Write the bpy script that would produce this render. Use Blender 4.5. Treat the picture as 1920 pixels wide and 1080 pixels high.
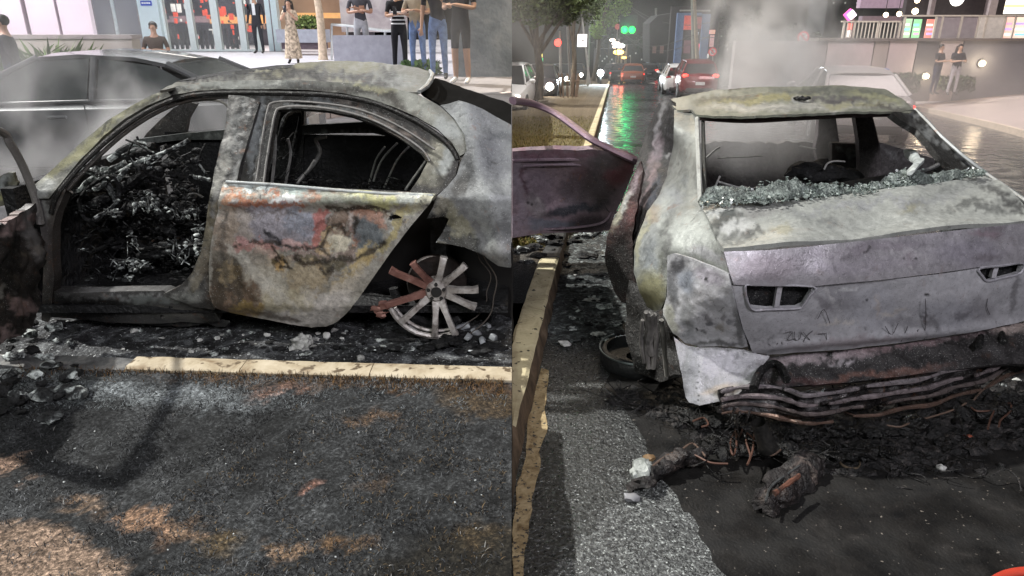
import bpy, bmesh, math, random
import numpy as np
from mathutils import Vector, Matrix, noise, geometry, Quaternion
random.seed(7)
R = math.radians
for _o in list(bpy.data.objects): bpy.data.objects.remove(_o)
sc = bpy.context.scene
COL = sc.collection

# ------------------------------------------------------------------ camera
FPX = 1300.0; CX, CY = 960.0, 540.0
H = 1.54; PITCH = math.atan(490.0 / FPX)
cp, sp = math.cos(PITCH), math.sin(PITCH)
FWD = Vector((0, cp, -sp)); UPV = Vector((0, sp, cp)); RGT = Vector((1, 0, 0))
EYE = Vector((0, 0, H))
cam = bpy.data.cameras.new('camera'); camo = bpy.data.objects.new('camera', cam); COL.objects.link(camo)
camo.location = EYE; camo.rotation_euler = (math.pi / 2 - PITCH, 0, 0)
cam.sensor_width = 36; cam.lens = 36 * FPX / 1920; cam.clip_start = 0.05; cam.clip_end = 2000
sc.camera = camo

# ------------------------------------------------------------------ night sky, key light, exposure
SUN_EL = 52.0
w = bpy.data.worlds.new('World'); sc.world = w; w.use_nodes = True
nt = w.node_tree; nt.nodes.clear()
out = nt.nodes.new('ShaderNodeOutputWorld'); bg = nt.nodes.new('ShaderNodeBackground'); sk = nt.nodes.new('ShaderNodeTexSky')
sk.sky_type = 'NISHITA'; sk.sun_disc = False; sk.sun_elevation = R(-2.0); sk.sun_rotation = R(180); sk.altitude = 700
sk.air_density = 1.0; sk.dust_density = 4.0
nt.links.new(sk.outputs[0], bg.inputs[0]); bg.inputs[1].default_value = 0.15; nt.links.new(bg.outputs[0], out.inputs[0])

def lamp(kind, name, loc, power, color, aim=None, size=0.5, sizey=None, spot=None):
    l = bpy.data.lights.new(name, kind); o = bpy.data.objects.new(name, l); COL.objects.link(o)
    o.location = loc; l.energy = power; l.color = color
    if kind == 'AREA':
        l.size = size
        if sizey: l.shape = 'RECTANGLE'; l.size_y = sizey
    if kind in ('POINT', 'SPOT'): l.shadow_soft_size = size
    if kind == 'SPOT' and spot: l.spot_size = R(spot); l.spot_blend = 0.6
    if aim is not None:
        o.rotation_euler = (Vector(aim) - Vector(loc)).to_track_quat('-Z', 'Y').to_euler()
    return o
sdir = Vector((0.952, -0.306, -math.tan(R(SUN_EL)))).normalized()
sun = lamp('SUN', 'sun', (-6, 3, 8), 4.6, (1.0, 0.985, 0.94)); sun.data.angle = R(1.3)
sun.rotation_euler = sdir.to_track_quat('-Z', 'Y').to_euler()
# unseen area fills added to stand in for lamps behind the photographer
lamp('AREA', 'street_lamp_fill', (-2.2, -2.6, 4.6), 140, (0.96, 1.0, 0.95), (-1.6, 3.4, 0.5), 1.6)
lamp('AREA', 'street_lamp_fill', (2.6, -3.2, 5.0), 330, (0.95, 0.92, 1.0), (1.7, 3.4, 0.6), 1.6)
lamp('AREA', 'street_lamp_fill', (-4.6, 6.2, 5.4), 120, (0.97, 0.97, 1.0), (-4.4, 5.6, 0), 1.2)  # fill added over the road to brighten the steam and the passing car
sc.view_settings.view_transform = 'Standard'; sc.view_settings.look = 'None'
sc.view_settings.exposure = 0.20; sc.view_settings.gamma = 1.0
sc.cycles.use_denoising = True
sc.cycles.max_bounces = 6; sc.cycles.diffuse_bounces = 3; sc.cycles.glossy_bounces = 3
sc.cycles.transmission_bounces = 4; sc.cycles.volume_bounces = 1; sc.cycles.transparent_max_bounces = 12
sc.cycles.volume_step_rate = 2.0; sc.cycles.volume_max_steps = 128
sc.cycles.sample_clamp_indirect = 4.0; sc.cycles.caustics_reflective = False; sc.cycles.caustics_refractive = False

# ------------------------------------------------------------------ tracing a viewing ray into the place
def ray(px, py):
    return FWD + RGT * ((px - CX) / FPX) - UPV * ((py - CY) / FPX)
def U(px, py, z=None, y=None, d=None, x=None):
    r = ray(px, py)
    if z is not None: t = (z - H) / r.z
    elif y is not None: t = y / r.y
    elif x is not None: t = x / r.x
    else: t = d
    return EYE + r * t
def depth(p): return (Vector(p) - EYE).dot(FWD)
def S(px, py, fy):
    """point where the ray meets the upright surface y = fy(z, x)"""
    r = ray(px, py); t = 3.3
    for _ in range(14):
        p = EYE + r * t; t = fy(p.z, p.x) / r.y
    return EYE + r * t
def nz(p, s=1.0, o=0.0): return noise.noise(Vector((p[0] * s + o, p[1] * s - o, (p[2] if len(p) > 2 else 0) * s + 2 * o)))
def fbm(p, s=1.0, oct=4, o=0.0):
    return noise.fractal(Vector((p[0] * s + o, p[1] * s - o, (p[2] if len(p) > 2 else 0) * s + o)), 1.0, 2.0, oct)

# ------------------------------------------------------------------ objects
def prop(o, label=None, cat=None, group=None, kind=None):
    if label: o['label'] = label
    if cat: o['category'] = cat
    if group: o['group'] = group
    if kind: o['kind'] = kind
    return o
def empty(name, loc, label, cat, group=None, rz=0):
    o = bpy.data.objects.new(name, None); COL.objects.link(o); o.location = loc; o.rotation_euler = (0, 0, rz)
    o.empty_display_size = 0.1
    return prop(o, label, cat, group)
def link(name, me, mat, parent=None, smooth=True):
    o = bpy.data.objects.new(name, me); COL.objects.link(o)
    for m in (mat if isinstance(mat, (list, tuple)) else [mat]): me.materials.append(m)
    if smooth: me.polygons.foreach_set('use_smooth', [True] * len(me.polygons))
    if parent is not None:
        o.parent = parent
        mw = Matrix.Identity(4); q = parent; chain = []
        while q is not None: chain.append(q); q = q.parent
        for q in reversed(chain): mw = mw @ Matrix.LocRotScale(q.location, q.rotation_euler, q.scale)
        o.matrix_parent_inverse = Matrix.Identity(4)
        if mw != Matrix.Identity(4): me.transform(mw.inverted())
    else:                                    # origin at the thing's base
        if len(me.vertices):
            co = np.empty(len(me.vertices) * 3); me.vertices.foreach_get('co', co); co = co.reshape(-1, 3)
            c = Vector((float((co[:, 0].min() + co[:, 0].max()) / 2), float((co[:, 1].min() + co[:, 1].max()) / 2), float(co[:, 2].min())))
            me.transform(Matrix.Translation(-c)); o.location = c
    return o
def mesh(name, vs, fs, mat, parent=None, smooth=True, cols=None, autos=None):
    me = bpy.data.meshes.new(name); me.from_pydata([tuple(v) for v in vs], [], fs); me.validate(); me.update()
    if cols is not None and len(me.vertices) == len(cols):
        a = me.color_attributes.new('Col', 'FLOAT_COLOR', 'POINT')
        a.data.foreach_set('color', np.array([(c[0], c[1], c[2], 1.0) for c in cols], dtype=np.float32).ravel())
    o = link(name, me, mat, parent, smooth)
    if smooth and autos is not None:
        me.set_sharp_from_angle(angle=R(autos))
    return o
class MB:
    """collects shapes into one mesh"""
    def __init__(s): s.v = []; s.f = []; s.c = []
    def add(s, vs, fs, col=None):
        b = len(s.v); s.v += [Vector(v) for v in vs]; s.f += [tuple(i + b for i in f) for f in fs]
        s.c += [col or (0.5, 0.5, 0.5)] * len(vs); return s
    def box(s, lo, hi, M=None, bev=0.0, col=None):
        lo, hi = Vector(lo), Vector(hi)
        if bev <= 0:
            vs = [Vector((x, y, z)) for z in (lo.z, hi.z) for y in (lo.y, hi.y) for x in (lo.x, hi.x)]
            fs = [(0, 2, 3, 1), (4, 5, 7, 6), (0, 1, 5, 4), (2, 6, 7, 3), (0, 4, 6, 2), (1, 3, 7, 5)]
        else:
            bm = bmesh.new(); bmesh.ops.create_cube(bm, size=1.0)
            for v in bm.verts: v.co = Vector(((lo.x + hi.x) / 2 + v.co.x * (hi.x - lo.x), (lo.y + hi.y) / 2 + v.co.y * (hi.y - lo.y), (lo.z + hi.z) / 2 + v.co.z * (hi.z - lo.z)))
            bmesh.ops.bevel(bm, geom=list(bm.edges), offset=bev, segments=2, affect='EDGES', profile=0.5)
            bm.verts.index_update(); vs = [v.co.copy() for v in bm.verts]; fs = [tuple(v.index for v in f.verts) for f in bm.faces]; bm.free()
        if M is not None: vs = [M @ v for v in vs]
        return s.add(vs, fs, col)
    def tube(s, pts, r, n=8, caps=True, col=None, flat=1.0):
        pts = [Vector(p) for p in pts]; m = len(pts)
        if not isinstance(r, (list, tuple)): r = [r] * m
        t0 = (pts[1] - pts[0]).normalized(); a = t0.orthogonal().normalized(); vs = []; fs = []
        for i, p in enumerate(pts):
            t = (pts[min(i + 1, m - 1)] - pts[max(i - 1, 0)])
            t = t.normalized() if t.length > 1e-9 else t0
            a = (a - t * a.dot(t)); a = a.normalized() if a.length > 1e-6 else t.orthogonal().normalized(); b = t.cross(a)
            for k in range(n):
                q = 2 * math.pi * k / n; vs.append(p + a * (math.cos(q) * r[i]) + b * (math.sin(q) * r[i] * flat))
        for i in range(m - 1):
            for k in range(n): fs.append((i * n + k, i * n + (k + 1) % n, (i + 1) * n + (k + 1) % n, (i + 1) * n + k))
        if caps: fs += [tuple(range(n - 1, -1, -1)), tuple((m - 1) * n + k for k in range(n))]
        return s.add(vs, fs, col)
    def lathe(s, prof, n=24, M=None, col=None, close=False):
        vs = []; fs = []; m = len(prof)
        for (r, z) in prof:
            for k in range(n): q = 2 * math.pi * k / n; vs.append(Vector((r * math.cos(q), r * math.sin(q), z)))
        for i in range(m - 1 + (1 if close else 0)):
            j = (i + 1) % m
            for k in range(n): fs.append((i * n + k, i * n + (k + 1) % n, j * n + (k + 1) % n, j * n + k))
        if M is not None: vs = [M @ v for v in vs]
        return s.add(vs, fs, col)
    def prism(s, poly, z0, z1, M=None, col=None):
        n = len(poly); vs = [Vector((p[0], p[1], z0)) for p in poly] + [Vector((p[0], p[1], z1)) for p in poly]
        fs = [tuple(range(n - 1, -1, -1)), tuple(range(n, 2 * n))] + [(i, (i + 1) % n, n + (i + 1) % n, n + i) for i in range(n)]
        if M is not None: vs = [M @ v for v in vs]
        return s.add(vs, fs, col)
    def lump(s, c, r, amp=0.35, seed=0.0, sub=2, sc3=(1, 1, 1), fr=2.2, col=None, M=None):
        bm = bmesh.new(); bmesh.ops.create_icosphere(bm, subdivisions=sub, radius=1.0); bm.verts.index_update()
        vs = []
        for v in bm.verts:
            k = 1 + amp * (noise.noise(v.co * fr + Vector((seed, seed * 1.7, -seed))) + 0.5 * noise.noise(v.co * fr * 2.3 + Vector((-seed, seed, 4))))
            q = Vector((v.co.x * sc3[0], v.co.y * sc3[1], v.co.z * sc3[2])) * (k * r)
            if M is not None: q = M @ q
            vs.append(q + Vector(c))
        fs = [tuple(v.index for v in f.verts) for f in bm.faces]; bm.free()
        return s.add(vs, fs, col)
    def build(s, name, mat, parent=None, smooth=True, autos=40, cols=False):
        return mesh(name, s.v, s.f, mat, parent, smooth, s.c if cols else None, autos)
def smoothline(pts, n=4, closed=False):
    """Catmull-Rom through 2D or 3D points"""
    P = [Vector(p) if len(p) == 3 else Vector((p[0], p[1], 0)) for p in pts]; out = []; m = len(P)
    for i in range(m if closed else m - 1):
        p0 = P[(i - 1) % m] if closed or i > 0 else P[0]; p1 = P[i]; p2 = P[(i + 1) % m]; p3 = P[(i + 2) % m] if closed or i + 2 < m else P[-1]
        for k in range(n):
            t = k / n; out.append(0.5 * ((2 * p1) + (p2 - p0) * t + (2 * p0 - 5 * p1 + 4 * p2 - p3) * t * t + (3 * p1 - p0 - 3 * p2 + p3) * t ** 3))
    if not closed: out.append(P[-1])
    return out
def inpoly(x, y, poly):
    c = False; n = len(poly); j = n - 1
    for i in range(n):
        xi, yi = poly[i][0], poly[i][1]; xj, yj = poly[j][0], poly[j][1]
        if (yi > y) != (yj > y) and x < (xj - xi) * (y - yi) / (yj - yi) + xi: c = not c
        j = i
    return c
def tps(ctrl):
    """inverse depth as a thin-plate spline over the picture of the surface; exact for planes"""
    P = np.array([[c[0], c[1]] for c in ctrl], float) / 100.0; v = np.array([1.0 / depth(c[2]) for c in ctrl]); n = len(P)
    def phi(r2): return np.where(r2 > 1e-12, 0.5 * r2 * np.log(np.maximum(r2, 1e-12)), 0.0)
    d2 = ((P[:, None] - P[None]) ** 2).sum(-1); A = np.zeros((n + 3, n + 3)); A[:n, :n] = phi(d2) + np.eye(n) * 1e-6
    A[:n, n] = 1; A[:n, n + 1:] = P; A[n, :n] = 1; A[n + 1:, :n] = P.T
    s = np.linalg.lstsq(A, np.concatenate([v, [0, 0, 0]]), rcond=None)[0]
    def f(px, py):
        q = np.array([px, py]) / 100.0; k = phi(((P - q) ** 2).sum(-1))
        iv = float(k @ s[:n] + s[n] + q @ s[n + 1:]); return U(px, py, d=1.0 / max(iv, 1e-3))
    return f
def resample(poly, step, closed=True):
    outp = []; n = len(poly)
    for i in range(n if closed else n - 1):
        a = Vector((poly[i][0], poly[i][1])); b = Vector((poly[(i + 1) % n][0], poly[(i + 1) % n][1])); L = (b - a).length
        k = max(1, int(round(L / step)))
        for j in range(k): outp.append(a.lerp(b, j / k))
    if not closed: outp.append(Vector((poly[-1][0], poly[-1][1])))
    return outp
def sheet(outline, surf, step=6.0, holes=(), thick=0.012, warp=0.0, wfr=6.0, ragged=0.0, bump=None, smooth=0):
    """sheet metal over a traced outline, standing at its real distance: (verts, faces, pixel of each vert)"""
    if smooth: outline = [(p.x, p.y) for p in smoothline(outline, smooth, True)]
    if not callable(surf): surf = tps(surf)
    rings = [resample(outline, step)] + [resample(h, step * 0.7) for h in holes]
    if ragged:
        for rg in rings:
            for p in rg:
                p.x += ragged * (nz((p.x, p.y), 0.06) + 0.6 * nz((p.x, p.y), 0.2, 5)); p.y += ragged * (nz((p.x, p.y), 0.06, 9) + 0.6 * nz((p.x, p.y), 0.2, 3))
    pts = []; edges = []
    for rg in rings:
        b = len(pts); n = len(rg); pts += rg; edges += [(b + i, b + (i + 1) % n) for i in range(n)]
    nb = len(pts); xs = [p.x for p in rings[0]]; ys = [p.y for p in rings[0]]
    y = min(ys) + step * 0.5; rw = 0; rnd = random.Random(int(min(xs) * 7 + min(ys)))
    while y < max(ys):
        x = min(xs) + (step * 0.5 if rw % 2 else 0)
        while x < max(xs):
            q = Vector((x + rnd.uniform(-.2, .2) * step, y + rnd.uniform(-.2, .2) * step))
            if inpoly(q.x, q.y, rings[0]) and not any(inpoly(q.x, q.y, h) for h in rings[1:]):
                if min((q - b).length_squared for b in pts[:nb]) > (0.45 * step) ** 2: pts.append(q)
            x += step
        y += step * 0.87; rw += 1
    vs2, _e, fs, *_r = geometry.delaunay_2d_cdt(pts, edges, [], 0, 1e-4)
    tri = []
    for f in fs:
        cx = sum(vs2[i].x for i in f) / len(f); cy = sum(vs2[i].y for i in f) / len(f)
        if inpoly(cx, cy, rings[0]) and not any(inpoly(cx, cy, h) for h in rings[1:]): tri.append(tuple(f))
    V = [surf(p.x, p.y) for p in vs2]; N = [Vector() for _ in V]; T = []
    for f in tri:
        a, b, c = (V[i] for i in f); n = (b - a).cross(c - a)
        if n.dot(EYE - a) < 0: f = (f[0], f[2], f[1]); n = -n
        T.append(f)
        for i in f: N[i] += n
    N = [n.normalized() if n.length > 1e-12 else Vector((0, -1, 0)) for n in N]
    V2 = []
    for i, v in enumerate(V):
        k = 0.0
        if warp: k += warp * (fbm(v, wfr, 3) + 0.35 * nz(v, wfr * 3.1, 4))
        if bump: k += bump(vs2[i].x, vs2[i].y)
        V2.append(v + N[i] * k)
    used = sorted({i for f in T for i in f}); mp = {i: k for k, i in enumerate(used)}; n = len(used)
    Vf = [V2[i] for i in used]; Vb = [V2[i] - N[i] * thick for i in used]; F = [tuple(mp[i] for i in f) for f in T]
    cnt = {}
    for f in F:
        for a, b in ((f[0], f[1]), (f[1], f[2]), (f[2], f[0])): cnt[(a, b)] = 1
    side = [(b, a, a + n, b + n) for (a, b) in cnt if (b, a) not in cnt]
    FF = F + [(c + n, b + n, a + n) for (a, b, c) in F] + side
    px = [(vs2[i].x, vs2[i].y) for i in used]
    return Vf + Vb, FF, px + px
DESAT = 0.0; RING = 0.0; TONE = 1.0; HARD = .62
def stain(px, blobs, base, wob=14.0, fr=0.022, grain=0.10, seed=0.0):
    """stains, burns and some painted light or shade with shapes of their own: (px, py, rx, ry, turn, colour, strength, edge softness)"""
    cols = []
    for (x, y) in px:
        wx = x + wob * (fbm((x, y), fr, 4, seed) + .6 * fbm((x, y), fr * 4.3, 3, seed + 7) + .25 * nz((x, y), fr * 14, seed + 2)); wy = y + wob * (fbm((x, y), fr, 4, seed + 31.7) + .6 * fbm((x, y), fr * 4.3, 3, seed + 17) + .25 * nz((x, y), fr * 14, seed + 12)); c = Vector(base)
        for bl in blobs:
            if bl[0] == 'L':
                d_ = 1e9; qx, qy = x + 5 * nz((x, y), .09, seed) + 2.5 * nz((x, y), .3, seed), y + 5 * nz((x, y), .09, seed + 4) + 2.5 * nz((x, y), .3, seed + 6)
                for (ax, ay), (ex, ey) in zip(bl[1][:-1], bl[1][1:]):
                    vx, vy = ex - ax, ey - ay; q_ = max(0, min(1, ((qx - ax) * vx + (qy - ay) * vy) / (vx * vx + vy * vy))); d_ = min(d_, math.hypot(qx - ax - q_ * vx, qy - ay - q_ * vy))
                wd_ = bl[2] * (1 + .8 * nz((x, y), .05, seed + 8)); c = c.lerp(Vector(bl[3]), bl[4] * max(0, min(1, 1.6 - d_ / max(.5, wd_)))); continue
            (bx, by, rx, ry, tn, cc, st, so) = bl
            dx, dy = wx - bx, wy - by; a = R(tn); u = (dx * math.cos(a) + dy * math.sin(a)) / rx; v = (-dx * math.sin(a) + dy * math.cos(a)) / ry
            e = math.sqrt(u * u + v * v); so *= HARD; k = min(1.0, max(0.0, (1 + so - e) / (2 * so + 1e-6))) * st
            c = c.lerp(Vector(cc), k)
        lu = .3 * c.x + .6 * c.y + .1 * c.z; c = c.lerp(Vector((lu, lu, lu)), DESAT); g = TONE * (1 + grain * (nz((x, y), 0.11, seed) + nz((x, y), 0.31, seed + 3))); cols.append((max(0, c.x * g), max(0, c.y * g), max(0, c.z * g)))
    return cols

# ------------------------------------------------------------------ materials
MATS = {}
def newmat(name):
    m = bpy.data.materials.new(name); m.use_nodes = True; t = m.node_tree; b = t.nodes['Principled BSDF']; return m, t, b
def N_(t, k, **kw):
    n = t.nodes.new(k)
    for a, v in kw.items(): setattr(n, a, v)
    return n
def plain(name, c, rough=0.6, metal=0.0, var=0.15, scale=8.0, bump=0.0, bscale=40.0, emit=None, estr=0.0, spec=0.5, coat=0.0, alpha=None, trans=0.0):
    if name in MATS: return MATS[name]
    m, t, b = newmat(name); tc = N_(t, 'ShaderNodeTexCoord'); n = N_(t, 'ShaderNodeTexNoise'); n.inputs['Scale'].default_value = scale; n.inputs['Detail'].default_value = 5
    t.links.new(tc.outputs['Object'], n.inputs['Vector'])
    r = N_(t, 'ShaderNodeValToRGB'); r.color_ramp.elements[0].position = 0.3; r.color_ramp.elements[1].position = 0.72
    r.color_ramp.elements[0].color = (*[max(0, x * (1 - var)) for x in c], 1); r.color_ramp.elements[1].color = (*[min(1, x * (1 + var)) for x in c], 1)
    t.links.new(n.outputs[0], r.inputs[0]); t.links.new(r.outputs[0], b.inputs['Base Color'])
    b.inputs['Roughness'].default_value = rough; b.inputs['Metallic'].default_value = metal; b.inputs['Specular IOR Level'].default_value = spec
    b.inputs['Coat Weight'].default_value = coat
    if emit: b.inputs['Emission Color'].default_value = (*emit, 1); b.inputs['Emission Strength'].default_value = estr
    if trans: b.inputs['Transmission Weight'].default_value = trans
    if bump:
        n2 = N_(t, 'ShaderNodeTexNoise'); n2.inputs['Scale'].default_value = bscale; n2.inputs['Detail'].default_value = 4; t.links.new(tc.outputs['Object'], n2.inputs['Vector'])
        bp = N_(t, 'ShaderNodeBump'); bp.inputs['Strength'].default_value = bump; bp.inputs['Distance'].default_value = 0.01
        t.links.new(n2.outputs[0], bp.inputs['Height']); t.links.new(bp.outputs[0], b.inputs['Normal'])
    MATS[name] = m; return m
def glow(name, c, s):
    return plain(name, c, 0.4, var=0.02, emit=c, estr=s)
def ramped(name, stops, scale=6.0, detail=8.0, rough=(0.5, 0.85), metal=0.0, bump=0.4, bscale=60.0, bdist=0.01, speck=None, speck_scale=120.0, dist=0.6, spec=0.4, stretch=(1, 1, 1), wet=None):
    """stops: [(position, colour)] over a distorted noise; speck = (colour, threshold) adds flecks; wet = roughness of wet patches"""
    if name in MATS: return MATS[name]
    m, t, b = newmat(name); tc = N_(t, 'ShaderNodeTexCoord'); mp = N_(t, 'ShaderNodeMapping'); mp.inputs['Scale'].default_value = stretch
    g = N_(t, 'ShaderNodeNewGeometry'); t.links.new(g.outputs['Position'], mp.inputs['Vector'])
    n = N_(t, 'ShaderNodeTexNoise'); n.inputs['Scale'].default_value = scale; n.inputs['Detail'].default_value = detail; n.inputs['Distortion'].default_value = dist; n.inputs['Roughness'].default_value = 0.62
    t.links.new(mp.outputs[0], n.inputs['Vector']); r = N_(t, 'ShaderNodeValToRGB'); e = r.color_ramp.elements
    while len(e) < len(stops): e.new(0.5)
    for k, (p, c) in enumerate(stops): e[k].position = p; e[k].color = (*c, 1)
    t.links.new(n.outputs[0], r.inputs[0]); col = r.outputs[0]
    if speck:
        n3 = N_(t, 'ShaderNodeTexNoise'); n3.inputs['Scale'].default_value = speck_scale; n3.inputs['Detail'].default_value = 2; t.links.new(mp.outputs[0], n3.inputs['Vector'])
        mr = N_(t, 'ShaderNodeMapRange'); mr.inputs[1].default_value = speck[1]; mr.inputs[2].default_value = speck[1] + 0.06; t.links.new(n3.outputs[0], mr.inputs[0])
        mx = N_(t, 'ShaderNodeMix', data_type='RGBA'); t.links.new(mr.outputs[0], mx.inputs[0]); t.links.new(col, mx.inputs[6]); mx.inputs[7].default_value = (*speck[0], 1); col = mx.outputs[2]
    t.links.new(col, b.inputs['Base Color']); rr = N_(t, 'ShaderNodeMapRange'); rr.inputs[3].default_value = rough[0]; rr.inputs[4].default_value = rough[1]
    nr = N_(t, 'ShaderNodeTexNoise'); nr.inputs['Scale'].default_value = scale * 0.7; nr.inputs['Detail'].default_value = 4; t.links.new(mp.outputs[0], nr.inputs['Vector'])
    rr.inputs[1].default_value = 0.35; rr.inputs[2].default_value = 0.65
    t.links.new(nr.outputs[0], rr.inputs[0]); t.links.new(rr.outputs[0], b.inputs['Roughness']); b.inputs['Metallic'].default_value = metal; b.inputs['Specular IOR Level'].default_value = spec
    n2 = N_(t, 'ShaderNodeTexNoise'); n2.inputs['Scale'].default_value = bscale; n2.inputs['Detail'].default_value = 6; t.links.new(mp.outputs[0], n2.inputs['Vector'])
    bp = N_(t, 'ShaderNodeBump'); bp.inputs['Strength'].default_value = bump; bp.inputs['Distance'].default_value = bdist; t.links.new(n2.outputs[0], bp.inputs['Height']); t.links.new(bp.outputs[0], b.inputs['Normal'])
    MATS[name] = m; return m
def stained(name, rough=0.5, metal=0.45, bump=0.3, soot=0.28, ash=0.16, scale=22.0, spec=0.5, char=0.72, rust=0.4, charlim=0.595):
    """sheet metal whose burn marks come with the mesh; soot blotches, rust bloom, pitting and ash grain on top"""
    if name in MATS: return MATS[name]
    m, t, b = newmat(name); a = N_(t, 'ShaderNodeAttribute'); a.attribute_name = 'Col'; g = N_(t, 'ShaderNodeNewGeometry'); P = g.outputs['Position']
    def nse(sc_, det, ro=.65, di=0.0, stretch=None, off=0.0):
        n = N_(t, 'ShaderNodeTexNoise'); n.inputs['Scale'].default_value = sc_; n.inputs['Detail'].default_value = det; n.inputs['Roughness'].default_value = ro; n.inputs['Distortion'].default_value = di
        mp = N_(t, 'ShaderNodeMapping'); mp.inputs['Scale'].default_value = stretch or (1, 1, 1); mp.inputs['Location'].default_value = (off, off * .6, off * .3); t.links.new(P, mp.inputs[0]); t.links.new(mp.outputs[0], n.inputs['Vector']); return n.outputs[0]
    def rng(v, lo, hi, o0=0.0, o1=1.0):
        r = N_(t, 'ShaderNodeMapRange'); r.inputs[1].default_value = lo; r.inputs[2].default_value = hi; r.inputs[3].default_value = o0; r.inputs[4].default_value = o1; t.links.new(v, r.inputs[0]); return r.outputs[0]
    def mix(f, x, c, bt='MIX'):
        k = N_(t, 'ShaderNodeMix', data_type='RGBA', blend_type=bt); 
        if hasattr(f, 'node'): t.links.new(f, k.inputs[0])
        else: k.inputs[0].default_value = f
        t.links.new(x, k.inputs[6])
        if hasattr(c, 'node'): t.links.new(c, k.inputs[7])
        else: k.inputs[7].default_value = (*c, 1)
        return k.outputs[2]
    n1 = nse(scale, 9, .72, 1.0); r = N_(t, 'ShaderNodeValToRGB'); e = r.color_ramp.elements; e.new(0.5)
    e[0].position = 0.30; e[0].color = (1 - soot,) * 3 + (1,); e[1].position = 0.5; e[1].color = (1, 1, 1, 1); e[2].position = 0.72; e[2].color = (1 + ash, 1 + ash, 1 + ash, 1); t.links.new(n1, r.inputs[0])
    c = mix(1.0, a.outputs['Color'], r.outputs[0], 'MULTIPLY')
    rs = rng(nse(9, 10, .75, .8, None, 3.0), .585, .66, 0, rust); c = mix(rs, c, (.20, .085, .035))
    ch = rng(nse(5.2, 12, .74, 1.4, (1, 1, .75), 8.0), charlim, charlim + .06, 0, char); c = mix(ch, c, (.022, .020, .019))
    fl = rng(nse(150, 3, .6), .60, .70, 0, .6); c = mix(fl, c, (.10, .095, .09))
    wf = rng(nse(210, 2, .6, 0, None, 5.0), .64, .72, 0, .55); c = mix(wf, c, (.62, .62, .60))
    t.links.new(c, b.inputs['Base Color']); rr = rng(n1, .3, .7, rough - .18, rough + .22); t.links.new(rr, b.inputs['Roughness'])
    mt = rng(ch, 0, .8, metal, 0.0); t.links.new(mt, b.inputs['Metallic']); b.inputs['Specular IOR Level'].default_value = spec
    n2 = nse(38, 9, .68); bp = N_(t, 'ShaderNodeBump'); bp.inputs['Strength'].default_value = bump; bp.inputs['Distance'].default_value = 0.014; t.links.new(n2, bp.inputs['Height'])
    bp2 = N_(t, 'ShaderNodeBump'); bp2.inputs['Strength'].default_value = bump * .6; bp2.inputs['Distance'].default_value = 0.004; t.links.new(ch, bp2.inputs['Height']); bp2.invert = True; t.links.new(bp.outputs[0], bp2.inputs['Normal']); t.links.new(bp2.outputs[0], b.inputs['Normal'])
    MATS[name] = m; return m
def colattr(name, rough=0.8, trans=0.0):
    if name in MATS: return MATS[name]
    m, t, b = newmat(name); a = N_(t, 'ShaderNodeAttribute'); a.attribute_name = 'Col'; t.links.new(a.outputs['Color'], b.inputs['Base Color']); b.inputs['Roughness'].default_value = rough
    b.inputs['Specular IOR Level'].default_value = 0.2
    if trans: b.inputs['Subsurface Weight'].default_value = 0.0
    MATS[name] = m; return m
def panel(name, outline, surf, blobs, base, parent, mat=None, step=6.0, wob=14.0, grain=0.1, seed=0.0, **kw):
    v, f, px = sheet(outline, surf, step, **kw)
    return mesh(name, v, f, mat or stained('burnt_sheet_metal'), parent, True, stain(px, blobs, base, wob, grain=grain, seed=seed), 50)

# ================================================================== LEFT HALF: the burnt car seen from the verge
def proj(p):
    q = Vector(p) - EYE; t = q.dot(FWD); return (CX + FPX * q.x / t, CY - FPX * q.dot(UPV) / t)
XL = -0.001                                  # the left place ends here, the right one begins beyond
def sstep(t): t = max(0.0, min(1.0, t)); return t * t * (3 - 2 * t)
def zl(x, y): return 0.45 * sstep((y - 8.0) / 4.5) * sstep((x + 4.5) / 4.5)   # the street rises to the plaza at the right
def grid(name, xs, ys, fz, mat, kind='structure', cols=None):
    vs = [Vector((x, y, fz(x, y))) for y in ys for x in xs]; n = len(xs)
    fs = [(j * n + i, j * n + i + 1, (j + 1) * n + i + 1, (j + 1) * n + i) for j in range(len(ys) - 1) for i in range(n - 1)]
    o = mesh(name, vs, fs, mat, None, True, [cols(v) for v in vs] if cols else None); return prop(o, kind=kind)
def lin(a, b, n): return [a + (b - a) * i / n for i in range(n + 1)]
ASPH = [(0.0, (0.012, 0.012, 0.012)), (0.45, (0.03, 0.03, 0.03)), (0.62, (0.06, 0.06, 0.062)), (1.0, (0.10, 0.10, 0.10))]
soot_road = ramped('sooty_asphalt', [(0.25, (0.006, 0.006, 0.006)), (0.44, (0.018, 0.018, 0.019)), (0.54, (0.06, 0.062, 0.066)), (0.66, (0.19, 0.20, 0.205))], 11, 11, (0.45, 0.9), bump=1.0, bscale=70, bdist=0.03, speck=((0.46, 0.48, 0.48), 0.63), speck_scale=75)
far_road = ramped('worn_asphalt', [(0.3, (0.05, 0.05, 0.055)), (0.7, (0.12, 0.115, 0.125))], 3, 6, (0.3, 0.6), bump=0.2)
def kerb_y(x): return 2.79 - 0.062 * (x + 0.3) # back edge of the kerb, road side
NX = 150
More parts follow.
